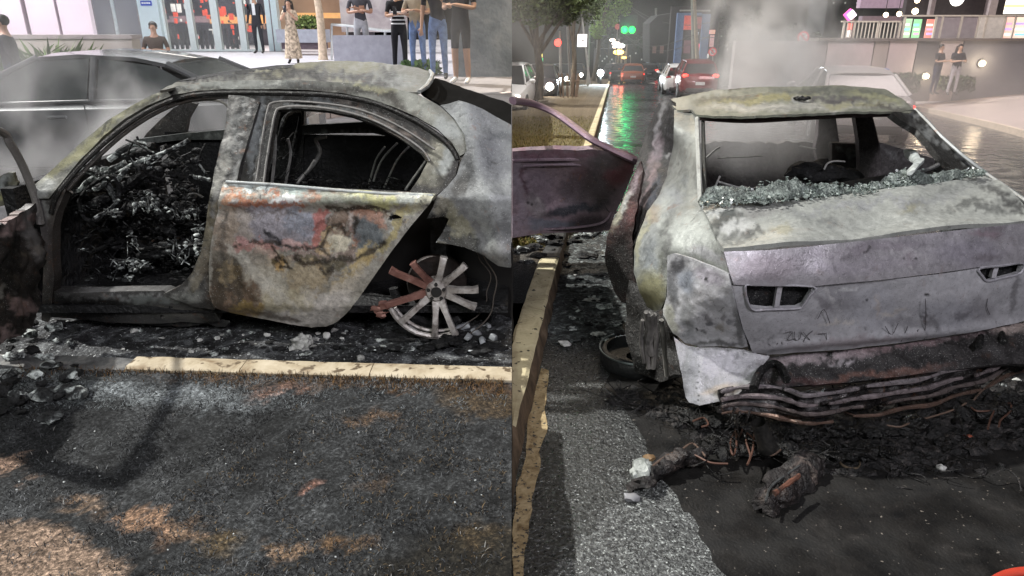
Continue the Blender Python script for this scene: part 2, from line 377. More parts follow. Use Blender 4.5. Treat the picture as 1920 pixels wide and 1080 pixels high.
# --- road
grid('road', lin(-22, XL, 80), lin(2.6, 14.0, 40), zl, far_road)
def sootz(x, y): return zl(x, y) + 0.006 + 0.022 * max(0, fbm((x, y, 0), 5, 4)) + 0.016 * max(0, nz((x, y, 0), 23)) + .01 * max(0, nz((x, y, 0), 47))
grid('soot_layer', lin(-4.2, XL, NX), lin(2.6, 4.6, 60), sootz, soot_road, 'structure')
earth = plain('bare_earth', (.09, .065, .045), .95, var=.3, scale=6, bump=.6)
gb_ = MB(); gb_.box((-22, 2.62, -.45), (XL - .001, 14.0, -.02)); gb_.box((-4.2, .3, -.45), (XL - .001, 2.615, .07)); prop(gb_.build('ground', earth, None, False), kind='structure')
# --- verge with charred grass
DIRT = [(60, 1060, 190, 80, 14, (0.26, 0.185, 0.135), 1, .12), (275, 985, 55, 26, 22, (0.25, 0.155, 0.10), 1, .2), (345, 1000, 28, 18, 20, (0.26, 0.17, 0.11), .8, .3), (160, 955, 45, 12, 10, (0.22, 0.15, 0.10), .8, .4),
        (15, 880, 45, 20, -8, (0.27, 0.18, 0.13), .9, .3), (525, 732, 55, 11, -6, (0.20, 0.12, 0.09), .8, .4), (585, 910, 22, 14, 0, (0.28, 0.15, 0.11), .9, .3), (700, 900, 40, 12, 0, (0.10, 0.07, 0.05), .6, .5), (540, 1035, 38, 20, 10, (0.20, 0.13, 0.08), .8, .3),
        (690, 790, 40, 12, 0, (0.16, 0.10, 0.06), .7, .5), (900, 1010, 60, 22, 0, (0.11, 0.075, 0.035), .7, .5), (420, 1020, 50, 18, 0, (0.16, 0.11, 0.05), .6, .5), (650, 1015, 50, 10, 0, (0.16, 0.09, 0.04), .6, .5),
        (760, 722, 240, 12, 3, (0.10, 0.055, 0.028), .8, .5), (450, 705, 120, 9, 3, (0.16, 0.08, 0.03), .6, .5), (900, 755, 90, 22, 4, (0.09, 0.06, 0.03), .7, .5),
        (300, 740, 200, 22, 3, (0.22, 0.24, 0.25), .75, .5), (560, 700, 300, 16, 3, (0.12, 0.125, 0.13), .6, .5), (60, 700, 120, 40, 0, (0.12, 0.13, 0.13), .7, .6), (900, 1060, 230, 60, -8, (0.016, 0.014, 0.010), .9, .4)]
def soil(p):
    x, y = proj(p); m = max(.5, min(1.9, 1 + .45 * fbm(p, 2.6, 4) + .6 * nz(p, 11) + .5 * nz(p, 29))); return stain([(x, y)], DIRT, (0.034 * m, 0.0355 * m, 0.0365 * m), 26, 0.016, 0.5, 2.0)[0]
def vergez(x, y):
    e = max(0.0, min(1.0, (kerb_y(x) - 0.10 - y) / 0.12))
    return 0.105 + e * (0.012 + 0.022 * fbm((x, y, 0), 3.5, 4)) + 0.008 * nz((x, y, 0), 31)
def verge_mat():
    m, t, b = newmat('charred_soil'); a = N_(t, 'ShaderNodeAttribute'); a.attribute_name = 'Col'; g = N_(t, 'ShaderNodeNewGeometry')
    n = N_(t, 'ShaderNodeTexNoise'); n.inputs['Scale'].default_value = 75; n.inputs['Detail'].default_value = 6; n.inputs['Roughness'].default_value = 0.8; t.links.new(g.outputs['Position'], n.inputs['Vector'])
    r = N_(t, 'ShaderNodeValToRGB'); e = r.color_ramp.elements; e.new(.5); e[0].position = .36; e[0].color = (.12, .12, .12, 1); e[1].position = .52; e[1].color = (.85, .85, .85, 1); e[2].position = .66; e[2].color = (2.8, 2.8, 2.8, 1)
    t.links.new(n.outputs[0], r.inputs[0]); mx = N_(t, 'ShaderNodeMix', data_type='RGBA', blend_type='MULTIPLY'); mx.inputs[0].default_value = 1; t.links.new(a.outputs['Color'], mx.inputs[6]); t.links.new(r.outputs[0], mx.inputs[7])
    t.links.new(mx.outputs[2], b.inputs['Base Color']); b.inputs['Roughness'].default_value = .9; b.inputs['Specular IOR Level'].default_value = .25
    bp = N_(t, 'ShaderNodeBump'); bp.inputs['Strength'].default_value = .8; bp.inputs['Distance'].default_value = .015; t.links.new(n.outputs[0], bp.inputs['Height']); t.links.new(bp.outputs[0], b.inputs['Normal']); return m
ys_v = lin(0.3, 3.2, 110)
vs = []; xsv = lin(-3.6, XL, 170); n = len(xsv)
for k in range(111):
    for x in xsv: y = 0.3 + (kerb_y(x) - 0.128 - 0.3) * k / 110; vs.append(Vector((x, y, vergez(x, y))))
fs = [(j * n + i, j * n + i + 1, (j + 1) * n + i + 1, (j + 1) * n + i) for j in range(110) for i in range(n - 1)]
prop(mesh('verge', vs, fs, verge_mat(), None, True, [soil(v) for v in vs]), kind='structure')
# charred stubble: uncountable
def stubble(name, count, where, colf, hmax, kind='stuff', wid=0.0011, seed=3, flat=False):
    rnd = random.Random(seed); V = []; F = []; C = []
    for _ in range(count):
        p = where(rnd)
        if p is None: continue
        a = rnd.uniform(0, 6.283); le = rnd.uniform(.25, 1) * hmax; ln = rnd.uniform(1.0, 2.0) if flat and rnd.random() < .8 else rnd.uniform(.35, 1.9); d = Vector((math.cos(a), math.sin(a), 0)); sd = Vector((-d.y, d.x, 0)) * wid * rnd.uniform(.7, 1.6)
        tip = p + d * le * math.sin(ln * .8) + Vector((0, 0, le * math.cos(ln * .8))); mid = p.lerp(tip, .5) + Vector((0, 0, le * .16)); b = len(V)
        V += [p - sd, p + sd, mid + sd * .8, mid - sd * .8, tip]; F += [(b, b + 1, b + 2, b + 3), (b + 3, b + 2, b + 4)]; C += [colf(p, rnd)] * 5
    o = mesh(name, V, F, colattr('dry_blades', .85), None, False, C); return prop(o, kind=kind)
def wv(rnd):
    x = -3.4 + 3.39 * rnd.random(); y = 0.95 + (kerb_y(x) - 1.08) * rnd.random() ** .9; c = soil((x, y, .12))
    if fbm((x, y, 0), 5.5, 3) < -.10 + .2 * (rnd.random() - .5): return None
    if c[0] > 0.3 and rnd.random() < .93: return None
    if c[0] > 0.2 and rnd.random() < .5: return None
    return Vector((min(x, XL - .03), y, vergez(x, y) - .003))
def cv(p, rnd):
    px, py = proj(p); br = (.012 if rnd.random() < .42 else 0.024 + 0.10 * rnd.random() ** 2.4) * max(.6, min(1.7, 1 + .5 * fbm(p, 2.6, 3) + .4 * nz(p, 11))); c = Vector((br, br * 1.04, br * 1.08)); k = rnd.random()
    if k < .015: c = Vector((.26, .255, .24)) * rnd.uniform(.5, 1)
    strw = max(0, min(.30, (px - 380) / 900 + (py - 900) / 900 + .25 * nz(p, 2.2)))
    if k > 1 - strw * .5: c = Vector((.13, .092, .05)) * rnd.uniform(.3, 1.1)
    if py < 770 and k < .35: c = Vector((.16, .175, .18)) * rnd.uniform(.5, 1.3)
    return c
stubble('charred_grass', 120000, wv, cv, 0.024, wid=.0012, flat=True)
def wk(rnd):
    x = -2.2 + 2.19 * rnd.random(); y = kerb_y(x) - .135 - .12 * rnd.random() ** 2
    if rnd.random() > .25 + .75 * min(1, (x + 2.2) / 1.5): return None
    return Vector((min(x, XL - .04), y, .112))
stubble('singed_grass', 4200, wk, lambda p, r: (Vector((.15, .085, .035)) if r.random() < .6 else Vector((.035, .03, .025))) * r.uniform(.25, 1.3), 0.036, seed=8)
# --- kerb
kmat = ramped('painted_kerb', [(0.3, (0.20, 0.14, 0.08)), (0.46, (0.39, 0.325, 0.225)), (0.7, (0.53, 0.46, 0.345))], 7, 8, (.7, .9), bump=.5, bscale=45, speck=((.10, .07, .04), .60), speck_scale=18)
ksoot = ramped('sooty_kerb', [(0.3, (0.03, 0.03, 0.03)), (0.5, (0.10, 0.10, 0.10)), (0.7, (0.24, 0.23, 0.21))], 9, 8, (.7, .9), bump=.6)
kb = MB(); x0 = -1.74
xk = [-1.72, -1.2, -.62, XL]
for a, b in zip(xk[:-1], xk[1:]):
    q = lin(a + .002, b - .002 if b < XL else b, 14); sec = [(-.125, -.05), (-.125, .118), (-.115, .126), (-.02, .128), (0, .118), (.008, -.05)]; V = []
    for x in q:
        for (dy, z) in sec: V.append(Vector((x, kerb_y(x) + dy + .004 * nz((x, dy, z), 9), z + (.005 * nz((x, dy, 1), 11) if z > 0 else 0))))
    m_ = len(sec); F = [(i * m_ + k, i * m_ + k + 1, (i + 1) * m_ + k + 1, (i + 1) * m_ + k) for i in range(len(q) - 1) for k in range(m_ - 1)] + [tuple(range(m_)), tuple((len(q) - 1) * m_ + k for k in range(m_ - 1, -1, -1))]
    kb.add(V, F)
prop(kb.build('kerb', kmat), kind='structure')
kb2 = MB(); V = []; q = lin(-4.2, -1.725, 30)
for x in q:
    for (dy, z) in [(-.125, -.05), (-.125, .112), (-.02, .12), (.008, -.05)]: V.append(Vector((x, kerb_y(x) + dy + .012 * nz((x, dy, z), 7), z + .02 * nz((x, dy, 3), 8))))
kb2.add(V, [(i * 4 + k, i * 4 + k + 1, (i + 1) * 4 + k + 1, (i + 1) * 4 + k) for i in range(30) for k in range(3)] + [(0, 1, 2, 3), (123, 122, 121, 120)])
prop(kb2.build('kerb', ksoot), kind='structure')

# ------------------------------------------------------------------ the burnt car, near side
def ys(z, x, o=0.0):
    b = 3.20 if z < .80 else 3.20 + .05 * (z - .80) / .07 if z < .87 else 3.25 + .58 * (z - .87)
    if z < .26: b += (.26 - z) * .5
    return b + o - .06 * (x + 1.2)
def Y(o=0.0): return lambda px, py: S(px, py, lambda z, x: ys(z, x, o))
DESAT = 0.30; TONE = .62
BM = stained('burnt_sheet_metal'); BMd = stained('blackened_sheet_metal', .5, .3, .6, .6, .9, char=.5, rust=.15)
GREY = (0.34, 0.345, 0.33); OLIVE = (0.33, 0.31, 0.17); BLACK = (0.012, 0.011, 0.010); WHITE = (0.58, 0.59, 0.58); RUST = (0.36, 0.13, 0.06); TAN = (0.42, 0.36, 0.25)
YEL = (0.38, 0.32, 0.15); PURP = (0.27, 0.25, 0.29); PINK = (0.40, 0.18, 0.16); BROWN = (0.13, 0.085, 0.05); DKG = (0.07, 0.07, 0.068)
lc = empty('burnt_car', (-1.2, 4.0, 0.0), 'burnt out sedan seen side on with a patchy rusted rear door and gaping front doorway', 'car', 'views of the burnt sedan')
E = 959.0
# roof skin
roof_c = [(330, 166, U(330, 166, z=1.262)), (450, 165, U(450, 165, z=1.245)), (600, 172, U(600, 172, z=1.245)), (720, 178, U(720, 178, z=1.235)), (335, 150, U(335, 150, z=1.268)), (440, 128, U(440, 128, z=1.30)), (620, 114, U(620, 114, z=1.33)),
          (760, 122, U(760, 122, z=1.315)), (810, 138, U(810, 138, z=1.283)), (785, 168, U(785, 168, z=1.245)), (600, 140, U(600, 140, z=1.30))]
panel('roof', [(300, 168), (330, 154), (370, 146), (420, 138), (470, 131), (520, 126), (545, 124), (560, 119), (600, 115), (640, 114), (690, 116), (740, 120), (785, 126), (812, 138), (808, 150), (796, 164), (784, 173), (745, 171), (690, 160), (640, 156), (560, 152), (480, 152), (400, 153), (340, 162)], roof_c,
      [(600, 125, 120, 22, 0, OLIVE, .9, .5), (520, 135, 60, 16, 0, (.30, .27, .10), .7, .5), (740, 155, 45, 18, 10, (.42, .44, .40), .9, .4), (640, 148, 120, 10, 4, (.20, .20, .19), .9, .5), (730, 137, 22, 9, 0, (.07, .065, .055), .8, .5), (560, 145, 60, 9, 0, (.035, .03, .026), .85, .6), (480, 148, 70, 6, -4, (.03, .028, .025), .8, .6), (690, 152, 60, 6, 8, (.05, .045, .035), .75, .6), (430, 138, 130, 8, -7, BLACK, .97, .3), (700, 120, 60, 5, 0, WHITE, .5, .5), (660, 160, 40, 5, 10, (.45, .43, .25), .8, .4)],
      (.28, .275, .22), lc, BM, 5.0, warp=.006, thick=.012, wob=18)
panel('sunroof_dark', [(332, 152), (370, 143), (420, 134), (470, 128), (520, 122), (550, 121), (545, 127), (500, 130), (450, 137), (400, 143), (360, 150)], [(c[0], c[1], c[2] + Vector((0, 0, .006))) for c in roof_c], [], BLACK, lc, BMd, 7, thick=.01)  # black sheet laid on the roof, painting the dark of the sunroof opening
# curled rear lip of the roof
MBt = MB(); MBt.tube([roofp for roofp in [U(786, 172, z=1.243), U(800, 162, z=1.258), U(808, 150, z=1.275), U(811, 140, z=1.29), U(806, 132, z=1.30)]], [.010, .013, .014, .013, .008], 8, col=(.42, .43, .42)); MBt.build('roof_lip', BM, lc, cols=True)
# outer rail from windscreen pillar to rear pillar
panel('roof_rail', [(58, 352), (100, 316), (150, 268), (200, 227), (245, 199), (285, 177), (330, 162), (380, 154), (430, 151), (480, 150), (540, 150), (600, 152), (650, 155), (700, 158), (740, 166), (785, 178), (820, 196), (850, 222), (872, 255), (876, 285), (862, 292), (848, 268), (820, 242), (780, 219), (735, 199), (690, 184), (640, 174), (580, 169), (520, 167), (470, 167), (420, 167), (370, 170), (325, 178), (275, 198), (235, 222), (195, 254), (150, 300), (116, 342), (92, 372), (72, 372)], Y(),
      [(150, 280, 110, 9, -40, (.42, .40, .17), .9, .6), (260, 200, 60, 7, -28, (.40, .38, .20), .8, .6), (400, 164, 120, 6, 0, (.03, .028, .025), .85, .6), (300, 185, 60, 6, -25, (.03, .028, .025), .8, .6), (620, 172, 110, 7, 4, (.035, .028, .022), .85, .6), (760, 200, 60, 9, 30, (.05, .035, .025), .7, .6), (80, 352, 28, 16, -40, (.50, .52, .50), .9, .5), (450, 158, 150, 8, 0, (.40, .42, .38), .9, .6), (560, 162, 80, 5, 2, (.10, .10, .10), .7, .5), (640, 162, 80, 6, 5, (.16, .16, .14), .7, .6), (790, 205, 70, 14, 38, (.46, .47, .40), .95, .6), (840, 240, 30, 18, 50, (.52, .55, .53), .9, .5), (700, 168, 40, 5, 10, (.44, .42, .22), .8, .4)],
      (.29, .29, .245), lc, BM, 4.5, warp=.004, thick=.02, wob=10)
# dark door rebate under the rail and the frame inside it
for nm, off, rad, pts, col in [('door_seal', .015, .013, [(96, 400), (104, 372), (122, 345), (156, 306), (200, 264), (240, 232), (282, 206), (328, 186), (372, 177), (425, 174), (470, 174), (540, 175), (600, 177), (650, 182), (700, 193), (742, 209), (784, 230), (822, 255), (848, 280), (858, 300)], BLACK),
                               ('door_rebate', .05, .011, [(100, 420), (108, 385), (126, 356), (160, 318), (204, 275), (244, 242), (288, 214), (332, 194), (376, 184), (430, 181)], (.05, .045, .04)),
                               ('inner_frame', .07, .006, [(98, 392), (112, 364), (140, 328), (176, 290), (215, 256), (250, 230), (300, 205), (345, 192), (400, 187), (428, 200), (434, 220)], (.26, .25, .22))]:
    t_ = MB(); t_.tube([S(p.x, p.y, lambda z, x: ys(z, x, off)) for p in smoothline(pts, 3)], rad, 8, col=col); t_.build(nm, BM if col[0] > .1 else BMd, lc, cols=True)
panel('rear_door_frame', [(450, 176), (520, 176), (580, 179), (640, 184), (690, 193), (735, 208), (780, 230), (820, 255), (846, 278), (860, 300), (854, 328), (836, 352), (815, 368), (600, 358), (436, 350), (446, 300), (456, 250), (462, 205)], Y(.02),
      [(640, 192, 170, 7, 12, (.03, .025, .02), .9, .5), (560, 190, 70, 4, 3, (.22, .23, .24), .9, .5), (700, 222, 90, 6, 27, (.20, .16, .14), .8, .5), (650, 205, 80, 5, 16, (.17, .18, .19), .8, .4), (760, 243, 50, 5, 33, (.30, .22, .18), .7, .5), (815, 300, 24, 40, 30, (.36, .34, .25), .95, .5), (835, 300, 10, 45, 25, (.46, .49, .47), .9, .5), (480, 260, 9, 70, 8, (.30, .32, .34), .95, .6), (500, 270, 5, 70, 6, (.04, .04, .04), .9, .5), (800, 335, 30, 18, 0, (.28, .26, .18), .8, .5), (740, 225, 40, 6, 35, BLACK, .6, .5)],
      (.06, .055, .05), lc, BM, 4.5, warp=.006, wfr=9, thick=.03, holes=[[(497, 345), (503, 300), (512, 250), (522, 206), (560, 203), (610, 207), (660, 217), (705, 234), (750, 259), (788, 287), (802, 304), (788, 330), (768, 359), (640, 353)]], grain=.35)
t_ = MB()
for off, pts, rad in [(-.005, [(494, 345), (500, 300), (508, 250), (516, 212), (526, 202), (560, 199), (612, 203), (662, 213), (708, 229), (754, 254), (792, 281), (806, 302)], .006), (.0, [(480, 340), (486, 300), (494, 245), (502, 205), (512, 192), (560, 190), (640, 198), (700, 214), (760, 243), (815, 280)], .005)]:
    t_.tube([S(p.x, p.y, lambda z, x: ys(z, x, off)) for p in smoothline(pts, 3)], rad, 6, col=(.24, .23, .22))
t_.build('window_channel', BM, lc, cols=True)
panel('centre_pillar', [(428, 178), (456, 180), (474, 184), (486, 190), (476, 225), (464, 265), (452, 305), (444, 342), (420, 350), (411, 400), (404, 450), (399, 500), (396, 545), (402, 582), (360, 575), (330, 562), (305, 552), (335, 538), (360, 512), (376, 475), (385, 425), (392, 375), (402, 320), (414, 270), (424, 225)], Y(-.004),
      [('L', [(474, 190), (458, 245), (446, 300), (438, 340)], 3, (.40, .41, .40), .8), ('L', [(444, 184), (428, 240), (412, 310), (402, 380), (394, 450), (378, 505), (350, 540)], 4, (.40, .39, .36), .8), ('L', [(456, 188), (440, 260), (424, 340)], 3, (.03, .03, .03), .85), ('L', [(408, 380), (402, 450), (398, 540)], 4, (.30, .24, .14), .7), (446, 230, 4, 60, 10, (.30, .31, .30), .7, .6), (462, 250, 5, 70, 12, (.04, .04, .04), .8, .5), (424, 290, 6, 60, 12, (.28, .28, .26), .9, .5), (440, 300, 4, 50, 12, (.05, .05, .05), .7, .5), (470, 215, 4, 50, 10, (.05, .05, .05), .8, .5), (410, 330, 8, 40, 10, (.36, .35, .30), .8, .5), (392, 430, 8, 60, 6, (.33, .28, .16), .9, .5), (372, 505, 10, 45, 20, (.40, .35, .24), .9, .5), (392, 540, 8, 40, 0, (.10, .08, .06), .8, .6), (345, 555, 30, 12, 10, (.30, .31, .28), .9, .5), (385, 490, 14, 30, 10, (.14, .10, .06), .6, .5)],
      (.105, .10, .093), lc, stained('burnt_door_paint', .45, .3, .5, .4, .3, char=.75, rust=.4, charlim=.60), 4.5, warp=.008, wfr=8, thick=.05, grain=.3)
panel('sill', [(86, 545), (150, 549), (235, 546), (305, 545), (345, 560), (400, 580), (412, 602), (380, 607), (340, 603), (300, 608), (200, 603), (95, 595)], Y(.03),
      [(330, 590, 70, 14, 2, (.24, .23, .20), .9, .4), (240, 553, 110, 5, 1, WHITE, .9, .4), (280, 560, 55, 8, 3, (.38, .42, .40), .9, .5), (390, 590, 20, 18, 0, BLACK, .8, .5), (150, 578, 95, 30, 0, (.018, .016, .015), .96, .4)],  # front door's shadow and the top highlight line are painted in here
      (.15, .145, .14), lc, BM, 4.5, warp=.005, thick=.08, holes=[[(300, 577), (307, 577), (307, 582), (300, 582)], [(300, 591), (307, 591), (307, 597), (300, 597)], [(316, 574), (324, 574), (324, 578), (316, 578)], [(338, 583), (345, 581), (347, 587), (340, 589)]])
panel('sill_flange', [(240, 604), (340, 600), (380, 604), (412, 600), (430, 606), (424, 612), (380, 609), (340, 611), (262, 609)], Y(.06), [(330, 606, 50, 3, 0, (.3, .3, .28), .8, .5)], (.10, .10, .10), lc, BM, 5, ragged=3, thick=.01)
panel('hinge_pillar', [(62, 366), (92, 372), (116, 344), (124, 356), (106, 398), (99, 430), (99, 480), (101, 520), (98, 570), (90, 604), (78, 600), (80, 540), (82, 480), (76, 430), (68, 395)], Y(.02),
      [(80, 380, 18, 22, 0, (.36, .37, .35), .9, .6), (108, 372, 9, 20, 30, (.05, .045, .04), .8, .5), (82, 420, 9, 50, -8, (.22, .20, .19), .9, .6), (90, 560, 12, 40, 0, (.04, .035, .03), .9, .5)],
      (.12, .10, .085), lc, BM, 4.5, warp=.006, thick=.06)
# rear door, shut, its paint burnt off in patches
door_b = [(520, 350, 90, 6, 2, (.36, .40, .40), .95, .6), (700, 372, 60, 14, 4, (.38, .37, .18), .95, .6), (780, 375, 40, 12, 3, (.42, .44, .40), .9, .5), (640, 372, 55, 12, 4, (.20, .21, .17), .9, .6), (560, 362, 30, 8, 2, (.30, .36, .34), .9, .5),
          (512, 360, 18, 6, 5, RUST, .85, .4), (440, 365, 40, 5, 3, (.33, .17, .09), .7, .5), (500, 379, 78, 6, 1, RUST, .9, .35), (590, 368, 14, 6, 0, (.30, .14, .08), .7, .5), (535, 375, 34, 4, 3, WHITE, .95, .3), (440, 355, 26, 7, 0, (.52, .56, .55), .9, .4), (440, 382, 20, 5, 0, (.40, .18, .08), .7, .4),  # the narrow white blob paints a highlight along the upper door
          (510, 415, 100, 34, 0, PURP, .85, .4), (560, 410, 30, 20, 0, (.20, .21, .25), .9, .4), (450, 420, 34, 30, 0, (.34, .29, .24), .7, .5), (470, 455, 60, 12, 0, PINK, .75, .4), (596, 425, 14, 34, 14, (.36, .11, .09), .85, .4), (575, 455, 30, 10, 0, (.33, .16, .15), .8, .4), (545, 452, 18, 8, 0, (.50, .34, .32), .85, .3),
          (556, 452, 46, 4, 18, (.04, .03, .03), .85, .4), (610, 446, 5, 40, 14, (.05, .03, .02), .8, .4), (652, 425, 6, 30, 4, (.05, .035, .03), .85, .4), (690, 462, 60, 4, -26, (.06, .05, .03), .8, .4), (540, 474, 80, 4, 2, (.07, .05, .035), .7, .4), (645, 475, 50, 5, -14, (.05, .04, .02), .8, .4), (500, 402, 70, 4, 2, (.09, .07, .06), .6, .5), (655, 395, 42, 5, -4, (.05, .04, .03), .9, .4), (700, 395, 45, 8, 0, (.12, .07, .04), .8, .5), (640, 420, 22, 24, 0, (.22, .15, .11), .8, .5), (637, 452, 13, 20, 0, (.55, .50, .38), .9, .3), (615, 455, 10, 22, 8, (.42, .30, .16), .8, .4), (668, 445, 8, 24, 18, (.40, .16, .08), .85, .4), (690, 410, 30, 12, 0, (.36, .18, .12), .8, .4), (658, 412, 4, 14, 0, (.5, .42, .38), .9, .4),
          (690, 445, 30, 26, -30, (.13, .15, .165), .9, .4), (680, 470, 24, 9, -30, (.14, .16, .17), .8, .4), (745, 408, 22, 9, 0, (.36, .34, .28), .7, .6), (735, 420, 10, 7, 0, WHITE, .7, .4), (741, 408, 14, 6, 0, BLACK, 1, .3), (740, 430, 50, 9, -52, YEL, .9, .5), (790, 385, 40, 9, -40, (.44, .42, .30), .8, .5),
          (600, 480, 70, 12, 0, (.30, .22, .19), .7, .5), (610, 490, 38, 13, 0, (.10, .085, .05), .9, .4), (570, 490, 9, 8, 20, (.06, .05, .03), .8, .4), (612, 503, 18, 6, 0, (.06, .045, .03), .8, .4), (600, 500, 12, 4, 0, (.46, .30, .12), .8, .4), (525, 490, 26, 24, 25, (.46, .38, .27), .8, .4), (528, 488, 12, 20, 30, (.10, .075, .03), .9, .35), (532, 492, 8, 13, 30, (.50, .33, .14), 1, .3), (500, 475, 30, 12, 0, (.46, .33, .28), .8, .4),
          (470, 500, 40, 26, 20, (.26, .23, .19), .8, .6), (580, 520, 40, 26, -20, (.40, .32, .20), .7, .6), (665, 500, 60, 12, -45, (.44, .33, .14), .9, .6), (640, 540, 60, 18, -50, (.50, .46, .40), .9, .6), (585, 580, 80, 34, -20, (.52, .49, .46), .97, .6), (540, 560, 50, 26, 0, (.42, .38, .27), .8, .6), (505, 530, 36, 24, 25, (.42, .39, .32), .8, .6),
          (440, 560, 50, 40, 0, (.15, .095, .06), .9, .4), (425, 480, 26, 60, 0, (.12, .10, .075), .8, .5), (450, 520, 14, 50, 0, (.05, .045, .035), .7, .4), (470, 575, 30, 14, 0, (.28, .20, .07), .8, .5), (410, 540, 14, 50, 0, (.07, .055, .04), .9, .5), (440, 510, 20, 20, 0, (.30, .23, .13), .7, .5), (425, 430, 20, 40, 0, (.28, .22, .17), .8, .5)]
SC_ = (.030, .022, .015)
door_b += [('L', [(435, 460), (470, 500), (526, 566)], 5, (.46, .44, .39), .7), ('L', [(455, 470), (500, 520), (560, 580)], 4, (.50, .48, .43), .6), ('L', [(613, 389), (659, 392), (695, 387), (727, 394)], 3.5, SC_, .95), ('L', [(654, 403), (668, 410), (663, 437)], 3, SC_, .9), ('L', [(659, 402), (656, 425)], 3, (.55, .48, .44), .9), ('L', [(604, 462), (612, 440), (622, 424), (634, 420), (647, 437)], 2.6, SC_, .9),
           ('L', [(444, 460), (467, 451), (512, 451), (549, 460), (604, 465), (622, 479)], 3, SC_, .85), ('L', [(512, 460), (531, 483), (549, 501), (526, 497), (521, 480)], 2.6, SC_, .95), ('L', [(558, 479), (576, 492), (604, 490), (631, 483), (668, 483), (705, 465), (723, 451)], 4, SC_, .92), ('L', [(604, 501), (613, 511), (627, 497)], 3, SC_, .9), ('L', [(500, 432), (530, 450), (548, 458)], 3.5, (.02, .02, .025), .9), ('L', [(430, 384), (500, 384), (570, 386)], 2.6, (.34, .12, .06), .8), ('L', [(425, 400), (422, 460), (432, 540)], 5, (.05, .045, .04), .6), ('L', [(448, 500), (462, 540), (480, 560)], 5, (.05, .035, .02), .7), ('L', [(455, 445), (462, 452)], 5, (.50, .28, .27), .9), ('L', [(540, 450), (565, 455)], 4, (.55, .36, .34), .8), ('L', [(410, 575), (480, 585), (560, 600)], 4, (.07, .05, .035), .7)]
def dent(x, y):
    return -.035 * math.exp(-((x - 640) / 60) ** 2 - ((y - 440) / 45) ** 2) + .012 * math.exp(-((y - 378) / 8) ** 2) - .01 * math.exp(-((y - 398) / 10) ** 2) + .03 * math.exp(-((y - 480) / 90) ** 2) - .02 * math.exp(-((x - 520) / 30) ** 2 - ((y - 500) / 40) ** 2)
DESAT = 0.05; RING = .7; TONE = 1.06; HARD = .34
rd = panel('rear_door', [(418, 343), (430, 338), (520, 344), (620, 353), (720, 360), (817, 364), (806, 382), (770, 424), (735, 470), (700, 520), (672, 560), (650, 586), (632, 602), (612, 611), (585, 613), (545, 607), (490, 597), (440, 586), (402, 574), (395, 545), (397, 500), (402, 440), (410, 390), (414, 360)], Y(-.03), door_b, (.30, .285, .25), lc, stained('burnt_door_paint', .45, .3, .5, .4, .3, char=.75, rust=.4, charlim=.60), 3.0,
           warp=.006, wfr=8, thick=.035, bump=dent, wob=17, grain=.22, holes=[[(729, 405), (742, 402), (754, 406), (752, 411), (735, 413)]])
DESAT = 0.30; RING = 0.0; TONE = .66; HARD = .62
t_ = MB(); t_.tube([S(p.x, p.y, lambda z, x: ys(z, x, -.035)) for p in smoothline([(424, 341), (520, 347), (620, 356), (720, 363), (812, 367)], 3)], .007, 8, col=(.40, .42, .42)); t_.build('belt_moulding', BM, rd, cols=True)
# rear quarter
panel('rear_quarter', [(820, 366), (838, 350), (856, 328), (866, 300), (876, 286), (872, 256), (852, 224), (826, 198), (862, 194), (905, 206), (E, 234), (E, 497), (935, 493), (908, 474), (872, 460), (835, 454), (818, 453), (830, 436), (842, 410), (832, 406), (800, 410), (812, 388)], Y(.0),
      [(900, 280, 60, 60, 0, (.30, .315, .33), .9, .6), (885, 330, 8, 70, -14, (.10, .10, .105), .75, .6), (915, 400, 7, 60, -24, (.12, .12, .125), .7, .6), (950, 430, 12, 40, -10, (.10, .10, .105), .6, .6), (930, 300, 20, 60, 0, (.26, .27, .29), .7, .6), (925, 370, 40, 40, 0, (.44, .46, .46), .9, .6), (950, 345, 20, 20, 0, (.50, .52, .51), .8, .6), (862, 350, 16, 26, 30, (.10, .095, .09), .9, .5), (830, 385, 26, 16, 0, (.28, .25, .17), .9, .5), (812, 424, 46, 22, -42, BLACK, .98, .35), (785, 452, 60, 18, -40, BLACK, .97, .4), (838, 412, 12, 16, 20, BLACK, .9, .4), (880, 468, 60, 9, 22, (.035, .033, .03), .9, .5), (860, 420, 20, 40, -20, (.36, .33, .19), .85, .5), (850, 446, 80, 11, 8, (.04, .038, .034), .92, .5), (915, 440, 14, 50, -30, (.42, .44, .42), .9, .5), (890, 420, 10, 50, -30, (.25, .25, .26), .8, .5), (940, 470, 20, 24, 0, (.34, .34, .32), .8, .5), (855, 235, 26, 20, 40, (.50, .53, .52), .8, .5), (885, 225, 20, 40, -50, (.44, .46, .47), .8, .6), (945, 262, 20, 8, 20, (.14, .15, .16), .7, .5)],
      (.29, .30, .30), lc, BM, 4.5, warp=.006, wfr=5, thick=.02, bump=lambda x, y: .035 * math.exp(-((x - 905 - (y - 330) * .25) / 30) ** 2) + .03 * math.exp(-((y - 470 + (860 - x) * .0) / 22) ** 2))
t_ = MB(); t_.tube([S(p.x, p.y, lambda z, x: ys(z, x, -.012)) for p in smoothline([(E, 497), (935, 493), (908, 474), (872, 460), (835, 455), (820, 453)], 4)], .007, 8, col=(.10, .095, .08)); t_.build('wheel_arch_lip', BM, lc, cols=True)
